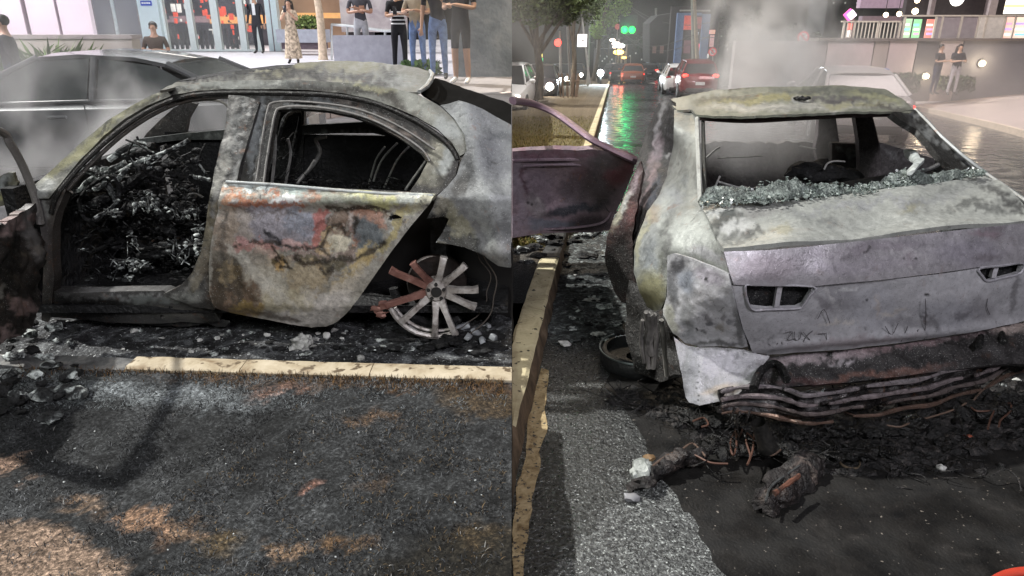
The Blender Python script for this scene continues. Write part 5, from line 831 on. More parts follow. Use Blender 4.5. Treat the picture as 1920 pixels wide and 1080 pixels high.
t_ = MB(); e_ = [PR(FE, 412, .945), PR(FE, 484, .78), PR(FE, 588, .475), PR(FE, 668, .33)]; fv = Vector((.16, .97, 0)); V = []
for k in range(9):
    for i_, p in enumerate(e_): V.append(p + fv * (.16 * k) + Vector((.05 * math.sin(math.pi * min(1, k / 6)), 0, .012 * k + (.30 * max(0, 1 - ((k - 5) / 2.2) ** 2) if i_ == 3 else .08 * max(0, 1 - ((k - 5) / 2.2) ** 2) if i_ == 2 else 0))))
V += [v + Vector((-.03, 0, 0)) for v in V]; F = [(k * 4 + i_, (k + 1) * 4 + i_, (k + 1) * 4 + i_ + 1, k * 4 + i_ + 1) for k in range(8) for i_ in range(3)]; F += [tuple(36 + i_ for i_ in f[::-1]) for f in F]
t_.add(V, F, (.24, .245, .235)); t_.build('rear_quarter', BM, rc, cols=True)
# near side: window frames and doors seen along the flank
panel('side_frame', [(1193, 310), (1200, 285), (1210, 252), (1222, 218), (1234, 196), (1246, 186), (1258, 188), (1266, 200), (1267, 240), (1262, 290), (1252, 330), (1238, 364), (1216, 394), (1202, 424), (1192, 455), (1178, 470), (1178, 420), (1188, 370)], C3((1193, 310, .92), (1246, 186, 1.285), (1266, 205, 1.27), (1258, 300, 1.0), (1192, 455, .62), (1178, 430, .62), (1216, 394, .8)),
      [(1216, 260, 6, 60, 14, (.012, .011, .01), .9, .5), (1235, 240, 5, 50, 12, (.26, .25, .27), .7, .5), (1225, 300, 8, 50, 14, (.22, .16, .19), .7, .5), (1244, 300, 8, 16, 0, (.02, .02, .02), .9, .5), (1250, 290, 10, 3, -10, (.4, .4, .4), .7, .4), (1214, 345, 8, 40, 22, (.24, .16, .17), .7, .5), (1206, 350, 3, 50, 25, (.015, .012, .012), .9, .4), (1226, 360, 10, 30, 18, (.05, .06, .09), .7, .5), (1240, 205, 4, 16, 30, (.3, .3, .3), .6, .4)],
      (.010, .009, .009), rc, BMd, 4, warp=.008, wfr=12, thick=.03, wob=8, ragged=2)
panel('rear_door', [(1142, 432), (1148, 414), (1164, 384), (1178, 352), (1192, 318), (1202, 300), (1206, 320), (1198, 362), (1192, 400), (1186, 440), (1186, 490), (1192, 540), (1186, 566), (1168, 568), (1152, 548), (1140, 515), (1134, 486), (1136, 460)], C3((1142, 432, .66), (1202, 300, 1.03), (1168, 568, .29), (1134, 486, .5), (1190, 430, .68), (1190, 540, .38)),
      [(1165, 395, 8, 40, 28, (.40, .38, .26), .9, .5), (1176, 380, 4, 24, 25, (.6, .6, .56), .8, .4), (1190, 345, 6, 30, 22, (.30, .22, .24), .8, .5), (1185, 400, 10, 22, 10, (.14, .05, .045), .8, .5), (1160, 500, 30, 60, 0, (.010, .007, .006), .9, .5), (1150, 425, 8, 8, 0, (.12, .05, .04), .6, .5)],
      (.05, .02, .018), rc, BMd, 4, warp=.006, thick=.05, wob=7, ragged=2)
DESAT = .1
fdo = panel('front_door', [(961.2, 284), (1000, 281), (1040, 280), (1080, 282), (1110, 280), (1140, 284), (1170, 290), (1192, 302), (1184, 330), (1168, 370), (1152, 402), (1144, 432), (1110, 436), (1060, 436), (1010, 438), (961.2, 446)], C3((961.2, 284, .9), (1190, 302, .86), (961.2, 446, .25), (1144, 434, .26), (1060, 360, .58)),
            [(1040, 290, 100, 7, 0, (.34, .19, .24), .9, .5), (1010, 350, 30, 34, 0, (.31, .24, .29), .8, .5), (1090, 340, 26, 24, 0, (.22, .10, .12), .7, .6), (1075, 360, 26, 30, 0, (.13, .11, .13), .7, .6), (1120, 350, 34, 40, 0, (.085, .075, .08), .8, .6), (1075, 392, 60, 9, -8, (.035, .045, .06), .9, .5), (1030, 420, 70, 10, 3, (.22, .25, .31), .8, .5), (975, 360, 9, 70, -6, (.36, .30, .35), .8, .5), (985, 335, 4, 36, -12, (.12, .06, .08), .8, .4), (1010, 308, 50, 4, 0, (.36, .30, .33), .8, .4), (1003, 385, 16, 22, -20, (.38, .35, .36), .7, .5), (1165, 310, 24, 40, 25, (.24, .05, .06), .7, .5), (1140, 300, 34, 16, 0, (.12, .12, .12), .7, .5), (970, 425, 26, 16, 0, (.40, .32, .38), .8, .5), (1110, 420, 40, 18, 0, (.06, .05, .055), .8, .5), (993, 372, 2, 2, 0, BLACK, 1, .3), (995, 380, 2, 2, 0, BLACK, 1, .3), (1002, 388, 2.2, 2.2, 0, BLACK, 1, .3), (1007, 398, 2.2, 2.2, 0, BLACK, 1, .3), (1019, 313, 3, 2, 0, BLACK, .9, .3), (1008, 372, 5, 4, 0, (.6, .55, .55), .8, .4), (968, 420, 4, 4, 0, (.26, .18, .2), .9, .3)],
            (.34, .25, .29), rc, BM, 4.5, warp=.006, wfr=5, thick=.05, wob=8, bump=lambda x, y: -.025 * math.exp(-((x - 1070) / 60) ** 4 - ((y - 350) / 40) ** 4))
t_ = MB(); t_.tube([PR(p.x, p.y, z) for p, z in zip(smoothline([(961.4, 189), (1000, 195), (1040, 212), (1075, 236), (1110, 262), (1150, 282), (1192, 302)], 4), lin(1.25, .86, 24))], [.024] * 25, 8, col=(.20, .13, .165), flat=1.3); t_.build('window_frame', BM, fdo, cols=True)
for nm, pts, r_, c_ in [('door_rib', [(961.4, 300), (1000, 299), (1060, 298), (1120, 298), (1176, 306)], .012, (.30, .22, .26)), ('door_rib', [(1186, 318), (1168, 352), (1150, 386), (1132, 414), (1090, 424), (1030, 428), (990, 424), (976, 400), (968, 350), (972, 316), (1010, 309), (1100, 308), (1150, 314), (1166, 330)], .010, (.25, .19, .225)), ('door_rib', [(985, 318), (990, 345), (1000, 372), (1012, 392)], .008, (.30, .24, .28)), ('speaker_ring', [(1150 + 16 * math.cos(k), 378 + 20 * math.sin(k)) for k in [i_ * .63 for i_ in range(11)]], .007, (.07, .06, .065))]:
    t_ = MB(); t_.tube([U(p.x, p.y, d=(PR(p.x, p.y, .9 - (p.y - 284) / 152 * .64) - EYE).dot(FWD)) + Vector((0, -.02, 0)) for p in smoothline(pts, 4)], r_, 6, col=c_); t_.build(nm, BM, fdo, cols=True)
t_ = MB(); t_.tube([PR(p.x, p.y, .5) + Vector((0, -.05, 0)) for p in smoothline([(1028, 372), (1060, 366), (1090, 362), (1118, 350), (1130, 336)], 4)], .006, 6); t_.tube([PR(p.x, p.y, .6) + Vector((0, -.04, 0)) for p in smoothline([(1128, 326), (1140, 332), (1150, 330)], 3)], .012, 6); t_.build('door_wiring', ashd, fdo)
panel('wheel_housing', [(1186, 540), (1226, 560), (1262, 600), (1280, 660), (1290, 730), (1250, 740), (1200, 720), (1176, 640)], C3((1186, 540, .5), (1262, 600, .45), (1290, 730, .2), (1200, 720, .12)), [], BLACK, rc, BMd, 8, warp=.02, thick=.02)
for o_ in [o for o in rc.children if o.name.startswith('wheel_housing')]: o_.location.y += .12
# rear wheel: burnt to the cords, alloy run down over the tyre
rwr = bpy.data.objects.new('rear_wheel', None); COL.objects.link(rwr); rwr.parent = rc; wp = PR(1205, 690, .12); rwr.location = wp - rc.location
TM = Matrix.Translation(PR(1200, 700, .0) + Vector((0, .10, .0)))
t_ = MB(); t_.lathe([(.06, .02), (.19, .008), (.205, .03), (.205, .07), (.19, .095), (.17, .10), (.16, .06), (.06, .05)], 40, TM); t_.build('tyre_remains', plain('charred_rubber', (.02, .021, .022), .5, bump=.5, bscale=60), rwr)
t_ = MB()
for pts, r_ in [([(1212, 585), (1214, 620), (1212, 650), (1216, 690)], [.012] * 4), ([(1226, 590), (1230, 640), (1224, 690)], [.014] * 3), ([(1240, 600), (1246, 660), (1250, 705)], [.011] * 3), ([(1205, 600), (1202, 640), (1208, 680)], [.009] * 3), ([(1218, 588), (1220, 612), (1216, 640), (1222, 664)], [.02] * 4)]:
    pp = smoothline(pts, 4); t_.tube([PR(p.x, p.y, .55 - (p.y - 585) / 330.0) for p in pp], [r_[0] * (1 + .5 * nz((i, pts[0][0]), .6)) for i in range(len(pp))], 8)
t_.build('melted_rim', ramped('streaked_alloy', [(.3, (.03, .03, .03)), (.5, (.16, .15, .14)), (.68, (.42, .40, .37)), (.8, (.56, .55, .52))], 14, 8, (.4, .8), .2, bump=.7, stretch=(1, 1, .3)), rwr)
t_ = MB(); t_.tube([TM @ Vector((.205 * math.cos(R(a)), .205 * math.sin(R(a)), .1)) for a in lin(120, 420, 40)], .006, 6); t_.build('bead_wire', plain('bead_wire', (.16, .19, .19), .4, .6), rwr)

# ------------------------------------------------------------------ debris behind the car
def heapz(name, spots, mat, label, cat, z0=.0):
    t = MB(); r_ = random.Random(len(label))
    for (px, py, rx, ry, cnt, sz) in spots:
        for _ in range(cnt):
            a = r_.uniform(0, 6.28); q = math.sqrt(r_.random()); s = sz * r_.uniform(.5, 1.3); p = PR(px + rx * q * math.cos(a), py + ry * q * math.sin(a), z0); t.lump(p + Vector((0, 0, s * .2)), s, .8, r_.uniform(0, 90), 2, (r_.uniform(.7, 1.6), r_.uniform(.7, 1.3), r_.uniform(.4, .9)), 2.8)
    for _ in range(90):
        (px, py, rx, ry, cnt, sz) = r_.choice(spots); q = PR(px + rx * r_.uniform(-1, 1), py + ry * r_.uniform(-1, 1), z0 + .02); pts = [q]
        for _k in range(4): q = q + Vector((r_.uniform(-.07, .07), r_.uniform(-.06, .06), r_.uniform(-.03, .035))); q.z = max(q.z, ZG + .01); pts.append(q)
        t.tube(smoothline(pts, 3), r_.uniform(.0015, .0035), 4)
    return prop(t.build(name, mat, autos=50), label, cat, None, 'stuff')
heapz('charred_litter', [(1290, 765, 80, 40, 130, .024), (1430, 815, 130, 38, 200, .024), (1640, 830, 170, 46, 300, .026), (1840, 790, 110, 60, 220, .028), (1560, 795, 260, 24, 130, .045), (1860, 740, 80, 30, 60, .05), (1180, 745, 40, 20, 30, .02), (1700, 880, 180, 14, 90, .018)], ramped('black_litter', [(.42, (.004, .004, .004)), (.58, (.018, .016, .016)), (.68, (.07, .06, .055)), (.78, (.24, .21, .19))], 24, 10, (.5, .9), bump=1, bscale=60, bdist=.02), 'black charred litter spread under the rear of the car', 'litter')
heapz('melted_heap', [(1335, 775, 60, 22, 46, .034), (1480, 800, 90, 18, 70, .036), (1620, 795, 110, 18, 80, .04), (1800, 765, 110, 20, 80, .042), (1400, 840, 90, 14, 40, .028), (1560, 850, 110, 14, 50, .026)], ramped('black_melt', [(.44, (.003, .003, .003)), (.62, (.012, .011, .010)), (.72, (.06, .05, .045)), (.82, (.26, .23, .20))], 20, 10, (.3, .8), bump=1, bscale=50, bdist=.025), 'black melted heap sagging between the bumper beam and the asphalt', 'melted heap', .05)
def chunk(name, pts, r_, mat, label, cat, extra=None):
    pp = smoothline(pts, 5); n_ = len(pp); t = MB(); t.tube([PR(p.x, p.y, .04) for p in pp], [r_ * (.6 + .6 * math.sin(math.pi * (i + 2) / (n_ + 3))) * (1 + .3 * nz((i, r_ * 50), .7)) for i in range(n_)], 14, flat=.5)
    t.v = [v + Vector((nz(v, 16), nz(v, 16, 7), nz(v, 16, 3))) * r_ * .55 + Vector((nz(v, 45), nz(v, 45, 7), nz(v, 45, 3))) * r_ * .35 for v in t.v]; t.v = [Vector((v.x, v.y, max(v.z, ZG + .006))) for v in t.v]
    return prop(t.build(name, mat, autos=60), label, cat)
ch1 = ramped('blistered_plastic', [(.40, (.006, .005, .005)), (.56, (.022, .018, .017)), (.66, (.09, .07, .06)), (.76, (.30, .25, .21))], 14, 9, (.4, .8), bump=1, bscale=50, bdist=.02)
chunk('charred_lump', [(1196, 912), (1225, 888), (1262, 866), (1300, 858), (1315, 846)], .055, ch1, 'burnt lump with a pale melted end lying on the lit asphalt behind the left wheel', 'burnt lump')
debris('melted_lump', 1206, 900, .062, ZG + .008, ramped('pale_melt', [(.35, (.12, .13, .12)), (.55, (.34, .36, .34)), (.7, (.56, .56, .52))], 16, 8, (.4, .8), bump=.8), 'pale grey melted lump at the near end of the charred lump on the asphalt', 'melted lump', None, (.8, 1.1, .9), .35, 3)
debris('brass_piece', 1216, 862, .022, ZG + .05, plain('tarnished_brass', (.22, .14, .07), .5, .4), 'small brass coloured piece resting on top of the pale melted lump', 'metal piece', None, (1.2, .8, .7), .5)
debris('melted_lump', 1186, 936, .024, ZG + .008, plain('grey_melt', (.20, .20, .21), .5), 'small dark grey lump just below the pale melted lump', 'melted lump', None, (1.3, 1, .6), .5)
c2_ = chunk('charred_casing', [(1432, 946), (1458, 922), (1490, 896), (1520, 880), (1540, 872)], .06, ch1, 'burnt open casing with a red brown strip lying on the black asphalt', 'burnt casing')
t_ = MB(); t_.tube([PR(p.x, p.y, .115) for p in smoothline([(1452, 926), (1475, 908), (1500, 892)], 4)], .009, 6); t_.v = [v + Vector((nz(v, 40), nz(v, 40, 3), nz(v, 40, 6))) * .006 for v in t_.v]; o_ = t_.build('inner_strip', plain('red_brown_strip', (.085, .032, .018), .8, var=.9, scale=30), c2_)  # strip in plain red brown, without emission
t_ = MB(); t_.tube([PR(p.x, p.y, .09) for p in smoothline([(1436, 940), (1446, 912), (1480, 886), (1510, 866)], 4)], .005, 6); t_.build('casing_edge', plain('casing_edge', (.035, .036, .036), .7, var=.6, scale=40), c2_)
def ringo(px, py, r_, label, a=0):
    t = MB(); p = PR(px, py, .03); M_ = Matrix.Translation(p) @ Matrix.Rotation(R(a), 4, 'X'); t.lathe([(r_ * .88, -.004), (r_ * .99, -.005), (r_, 0), (r_ * .97, .005), (r_ * .9, .004)], 28, M_, close=True)
    return prop(t.build('metal_ring', plain('dull_ring', (.22, .17, .12), .4, .5)), label, 'ring')
ringo(1592, 864, .045, 'dull metal ring lying flat on the black litter behind the car', 12); 
t_ = MB(); pa, pb = PR(1422, 792, .22), PR(1440, 842, .09); ax = (pb - pa).normalized(); M_ = Matrix.Translation(pb) @ ax.to_track_quat('Z', 'Y').to_matrix().to_4x4(); L_ = (pb - pa).length
t_.lathe([(.030, -L_), (.036, -.03), (.042, -.004), (.040, 0), (.034, -.004), (.030, -.06), (.0, -.06)], 22, M_); t_.build('exhaust_pipe', ramped('sooty_pipe', [(.4, (.012, .012, .012)), (.6, (.035, .033, .03)), (.75, (.12, .11, .10))], 14, 7, (.35, .6), .4, bump=.4), rc)
cop = plain('copper_wire', (.085, .04, .027), .6, .2); wirem = plain('burnt_wire', (.12, .08, .06), .6, .2)
wires = [([(1380, 785), (1372, 810), (1366, 830), (1372, 848), (1378, 830), (1376, 800)], cop, 'copper wire loop hanging lowest under the left end of the bumper beam'), ([(1402, 790), (1396, 820), (1404, 850), (1398, 866), (1408, 840), (1412, 800)], cop, 'second copper wire hanging under the bumper beam right of the loop'), ([(1412, 792), (1420, 830), (1442, 848), (1460, 838)], wirem, 'dark burnt wire curling from the bumper beam to the ring'),
         ([(1222, 868), (1250, 848), (1275, 838), (1295, 826), (1310, 838), (1320, 850)], wirem, 'burnt wire running over the charred lump by the left wheel'), ([(1280, 838), (1305, 850), (1330, 862), (1362, 864)], cop, 'reddish wire trailing right from the charred lump'), ([(1290, 770), (1310, 764), (1318, 776), (1306, 780)], cop, 'short orange wire end below the bumper corner'),
         ([(1540, 745), (1600, 764), (1660, 780), (1690, 772), (1760, 752), (1790, 738)], wirem, 'thin cable sagging along the bottom of the bumper beam'), ([(1795, 742), (1820, 715), (1850, 690), (1880, 662), (1905, 650)], wirem, 'stiff wire rising from the beam to the right corner of the car'), ([(1798, 745), (1810, 752), (1840, 750), (1868, 738), (1870, 752), (1852, 768), (1848, 780)], cop, 'rust coloured wire loop beyond the right end of the cable'), ([(1840, 752), (1832, 770), (1828, 784)], cop, 'short rusty wire hanging inside the wire loop')]
for pts, m_, lb in wires:
    t_ = MB(); t_.tube([PR(p.x, p.y, max(.085, (800 - p.y) / 800 * .55 + .05 if p.y < 800 else .085)) + Vector((0, -.09 if p.y < 800 else -.02, 0)) for p in smoothline(pts, 5)], .0042, 6); prop(t_.build('wire', m_), lb, 'wire')
for (px, py, s_, m_, lb) in [(1720, 802, .022, plain('red_plastic', (.22, .055, .03), .5, var=.4), 'small orange red fragment on the litter below the bumper beam'), (1816, 824, .02, plain('red_plastic', (.5, .12, .06)), 'orange red fragment farthest right on the black litter'), (1660, 802, .028, pale, 'pale crumb of ash lying below the middle of the bumper beam'), (1764, 880, .018, pale, 'tan pebble lying alone on black asphalt near the streak of litter'), (1905, 720, .026, pale, 'pale crumb at the right edge under the car corner'), (1880, 732, .03, ash, 'grey ash crumb beside the wire loop')]:
    debris('fragment', px, py, s_, ZG + .012, m_, lb, 'fragment', None, (1, 1, .7), .5)
rnd = random.Random(17)
for i in range(70):
    px = rnd.uniform(1050, 1195); py = rnd.uniform(470, 650)
    if px < 1046 - (py - 480) * .28 + 40: continue
    debris('ash_flake', px, py, rnd.uniform(.008, .03), ZG + .014, (pale if rnd.random() < .2 else ash if rnd.random() < .5 else ashd), 'grey ash flake littering the asphalt between kerb and rear wheel', 'ash flake', 'ash flakes between kerb and car', (1.3, 1, .5), .7, 1)
for i in range(40):
    px = rnd.uniform(970, 1120); py = rnd.uniform(438, 500)
    debris('charred_rubble', px, py, rnd.uniform(.015, .05), ZG + .10 if px < 1050 else ZG + .012, (ash if rnd.random() < .3 else ashd), 'black burnt lump strewn over the kerb below the open door', 'burnt lump', 'burnt lumps below the open door', (1.3, 1, .6), .7, 2)
for (px, py, L_, w_, lb) in [(1110, 562, .10, .05, 'white ash plate lying flat near the kerb, farthest from the camera'), (1122, 626, .09, .035, 'white ash sliver lying on dark asphalt left of the wheel'), (1135, 575, .13, .06, 'grey folded ash scrap beside the open rear door')]:
    p = PR(px, py, .02); t_ = MB(); t_.lump(p, L_ * .5, .7, px, 3, (1, .5, .22), 2.6); prop(t_.build('ash_plate', pale if px != 1135 else ash), lb, 'ash plate')
reflection_strip = MB(); reflection_strip.tube([PR(p.x, p.y, .035) for p in smoothline([(1838, 1112), (1870, 1086), (1905, 1074), (1960, 1070)], 5)], .016, 10, flat=.6); prop(reflection_strip.build('reflection_strip', plain('reflected_red', (.40, .04, .02), .5)), 'red strip added for the red light reflected in the bottom right corner of the asphalt', 'reflection_strip')  # strip added in place of red light reflected on wet ground

# ================================================================== makers: people, cars, trees
def skin_body(joints, bones, name, mats, parent, matf, levels=1):
    me = bpy.data.meshes.new(name); keys = list(joints); ix = {k: i for i, k in enumerate(keys)}
    me.from_pydata([joints[k][0] for k in keys], [(ix[a], ix[b]) for a, b in bones], []); me.update()
    o = bpy.data.objects.new(name, me); COL.objects.link(o); md = o.modifiers.new('skin', 'SKIN'); md.use_smooth_shade = True
    if not me.skin_vertices: me.attributes.new('tmp', 'FLOAT', 'POINT')
    sv = me.skin_vertices[0].data
    for k in keys:
        r = joints[k][1]; sv[ix[k]].radius = r if isinstance(r, tuple) else (r, r); sv[ix[k]].use_root = (k == 'pelvis')
    sb = o.modifiers.new('sub', 'SUBSURF'); sb.levels = levels; sb.render_levels = levels
    dg = bpy.context.evaluated_depsgraph_get(); ev = o.evaluated_get(dg); nm = bpy.data.meshes.new_from_object(ev); bpy.data.objects.remove(o); bpy.data.meshes.remove(me)
    nm.name = name; r = bpy.data.objects.new(name, nm); COL.objects.link(r); nm.materials.clear()
    for m in mats: nm.materials.append(m)
    P = [(k, Vector(joints[k][0])) for k in keys]
    segs = [(a, b, Vector(joints[a][0]), Vector(joints[b][0])) for a, b in bones]
    for p in nm.polygons:
        ok_ = [q for q in segs if q[0][:2] not in ('el', 'sh') or (geometry.intersect_point_line(p.center, q[2], q[3])[0] - p.center).length < .075]
        best = min(ok_, key=lambda s: (geometry.intersect_point_line(p.center, s[2], s[3])[0] - p.center).length if 0 <= geometry.intersect_point_line(p.center, s[2], s[3])[1] <= 1 else min((p.center - s[2]).length, (p.center - s[3]).length))
        t = max(0, min(1, geometry.intersect_point_line(p.center, best[2], best[3])[1])); p.material_index = matf(best[0], best[1], t, p.center); p.use_smooth = True
    r.parent = parent; return r
def cloth(n, c, var=.12): return plain(n, c, .85, var=var, scale=14, bump=.3, bscale=30, spec=.2)
SKIN = plain('skin', (.42, .25, .17), .55, var=.08); SKIN2 = plain('tan_skin', (.33, .18, .12), .55, var=.08); HAIR = plain('dark_hair', (.012, .009, .007), .5, var=.3)
SHOE = plain('dark_shoe', (.02, .02, .02), .5); WSHOE = plain('white_shoe', (.7, .7, .68), .6)
def person(loc, h, face, label, top, bottom, skin=SKIN, shoe=SHOE, pose='stand', shorts=False, longsleeve=False, hair='short', group=None, skirt=None, stripes=None, broad=1.0, beard=False):
    """face: heading of the front, in degrees (0 = +x). One continuous body; hair, skirt and so on are its parts."""
    t = empty('person', loc, label, 'person', group, R(face)); t.scale = (h / 1.75,) * 3
    J = {}; B = []
    def j(k, p, r): J[k] = (Vector(p), r)
    def b(*ks): B.extend(zip(ks[:-1], ks[1:]))
    w_ = .185 * broad
    j('pelvis', (0, 0, .95), (.13 * broad, .115)); j('waist', (0, 0, 1.12), (.135 * broad, .105)); j('chest', (0.01, 0, 1.32), (.165 * broad, .115)); j('neckb', (0, 0, 1.46), (.075, .07)); j('neck', (.005, 0, 1.53), .055)
    j('head', (.012, 0, 1.61), (.070, .082)); j('crown', (.0, 0, 1.69), (.072, .088)); b('pelvis', 'waist', 'chest', 'neckb', 'neck', 'head', 'crown')
    for s, n in ((1, 'l'), (-1, 'r')):
        st = .03 if pose == 'walk' else .0; f = s * (.16 if pose == 'walk' else .01)
        j('hip' + n, (0, s * .09, .88), .095); j('knee' + n, (f * .5 + .015, s * .105, .49), .062); j('shin' + n, (f * .7 - .01, s * .11, .30), .056); j('ankle' + n, (f - .02, s * .115, .085), .042); j('ball' + n, (f + .07, s * .13, .038), .040); j('toe' + n, (f + .15, s * .14, .028), .030)
        b('pelvis', 'hip' + n, 'knee' + n, 'shin' + n, 'ankle' + n, 'ball' + n, 'toe' + n)
        sh = Vector((0, s * w_, 1.40)); j('sh' + n, sh, .062)
        if pose == 'crossed': el, wr = Vector((.06, s * .27, 1.13)), Vector((.24, s * -.03, 1.17 + .05 * (s > 0)))
        elif pose == 'phone': el, wr = Vector((.12, s * .23, 1.17)), Vector((.27, s * .045, 1.40))
        elif pose == 'oneup' and s > 0: el, wr = Vector((.10, s * .25, 1.16)), Vector((.27, s * .06, 1.36))
        elif pose == 'hold': el, wr = Vector((.04, s * .26, 1.14)), Vector((.27, s * .10, 1.18))
        elif pose == 'ear' and s > 0: el, wr = Vector((.10, s * .30, 1.30)), Vector((.11, s * .13, 1.53))
        else: el, wr = Vector((-.02 + (s * -.06 if pose == 'walk' else 0), s * .255, 1.13)), Vector((.05 + (s * -.14 if pose == 'walk' else 0), s * .27, .88))
        j('el' + n, el, .043); j('wr' + n, wr, .029); b('chest', 'sh' + n, 'el' + n, 'wr' + n)
        d = (wr - el).normalized(); side = d.cross(Vector((0, 0, 1)) if abs(d.z) < .8 else Vector((1, 0, 0))).normalized(); up = side.cross(d)
        j('palm' + n, wr + d * .075, (.036, .018)); b('wr' + n, 'palm' + n)
        for q, ln in enumerate((.062, .075, .07, .055)):
            o = side * (.027 - .018 * q); k1, k2 = 'f%d%s' % (q, n), 'g%d%s' % (q, n); j(k1, wr + d * (.10 + ln * .35) + o * 1.1 - up * .006, .0095); j(k2, wr + d * (.10 + ln) + o * 1.15 - up * .028, .008); b('palm' + n, k1, k2)
        j('t1' + n, wr + d * .06 + side * .045, .011); j('t2' + n, wr + d * .095 + side * .058 - up * .01, .009); b('palm' + n, 't1' + n, 't2' + n)
    def mf(a, c, tt, ctr):
        if a.startswith(('ankle', 'ball')) : return 3
        if a.startswith(('knee', 'shin')): return 0 if shorts else 2
        if a.startswith('hip'): return 0 if shorts and tt > .86 else 2
        if a == 'pelvis': return 2 if (c.startswith('hip') or ctr.z < 1.0) else 1
        if a in ('waist', 'chest') and not c.startswith('wr'): return 1 if c != 'neckb' or tt < .75 else 0
        if a.startswith('sh'): return 1 if longsleeve or tt < .72 else 0
        if a.startswith('el'): return 1 if longsleeve else 0
        return 0
    body = skin_body(J, B, 'body', [skin, top, bottom, shoe], t, mf)
    # face: nose, eyes, mouth, ears as shapes of the one body mesh
    fm = MB(); fm.lump((.098, 0, 1.612), .017, .1, 1, 1, (1, .7, 1.3)); fm.tube([(.088, -.022, 1.572), (.094, 0, 1.570), (.088, .022, 1.572)], .006, 5)
    for s in (1, -1): fm.lump((.004, s * .078, 1.615), .024, .1, 3, 1, (.7, .4, 1.2))
    bm = bmesh.new(); bm.from_mesh(body.data); off = len(bm.verts)
    vv = [bm.verts.new(v) for v in fm.v]
    for f in fm.f:
        q = bm.faces.new([vv[i] for i in f]); q.smooth = True
    bm.to_mesh(body.data); bm.free()
    if not hair == 'none':
        hm = MB(); hm.lump((-.012, 0, 1.662), .098, .10, h, 2, (1.02, .90, .95)); hm.v = [v if v.x < .05 or v.z > 1.69 else Vector((min(v.x, .055), v.y, max(v.z, 1.68))) for v in hm.v]
        hm.v = [v if v.x < .02 or v.z > 1.68 else Vector((v.x * .7, v.y, v.z + .04)) for v in hm.v]
        if hair == 'long':
            for s in (-1, 0, 1): hm.tube([(-.06 - .02 * (s == 0), s * .06, 1.68), (-.075, s * .075, 1.55), (-.085, s * .085, 1.38), (-.07, s * .09, 1.24)], [.05, .05, .045, .02], 8)
        ho = hm.build('hair', HAIR, None); ho.location = (0, 0, 0); ho.data.transform(Matrix.Translation(Vector((0, 0, 0)))); fixp(ho, hm, t)
    if skirt:
        sm = MB(); n = 28; prof = [(1.06, .13), (.95, .165), (.7, .19), (.4, .215), (.14, .24)]; V = []
        for z, r in prof:
            for k in range(n): a = 2 * math.pi * k / n; rr = r * (1 + .10 * math.sin(a * 7 + z * 3) * (1.1 - z)); V.append(Vector((rr * .85 * math.cos(a), rr * math.sin(a), z)))
        sm.add(V, [(i * n + k, (i + 1) * n + k, (i + 1) * n + (k + 1) % n, i * n + (k + 1) % n) for i in range(len(prof) - 1) for k in range(n)]); fixp(sm.build('skirt', skirt, None), sm, t)
    if stripes:
        for k in range(4):
            sm = MB(); n = 24; z = 1.0 + .075 * k; r0 = .142 + .012 * k; sm.lathe([(r0, z - .014), (r0 + .01, z), (r0, z + .014)], n, Matrix.Diagonal((.92, 1.12 * broad, 1, 1))); fixp(sm.build('shirt_stripe', stripes, None), sm, t)
    return t
def fixp(o, mb, par):
    """keep a part's mesh in its thing's own space"""
    o.data.vertices.foreach_set('co', np.array([tuple(v) for v in mb.v], dtype=np.float32).ravel()); o.location = (0, 0, 0); o.parent = par; o.data.update()
def phone_in(t, loc):
    m_ = MB(); m_.box((-.006, -.038, -.075), (.006, .038, .075), None, .004); o = m_.build('phone', plain('phone_glass', (.03, .03, .035), .2)); return o

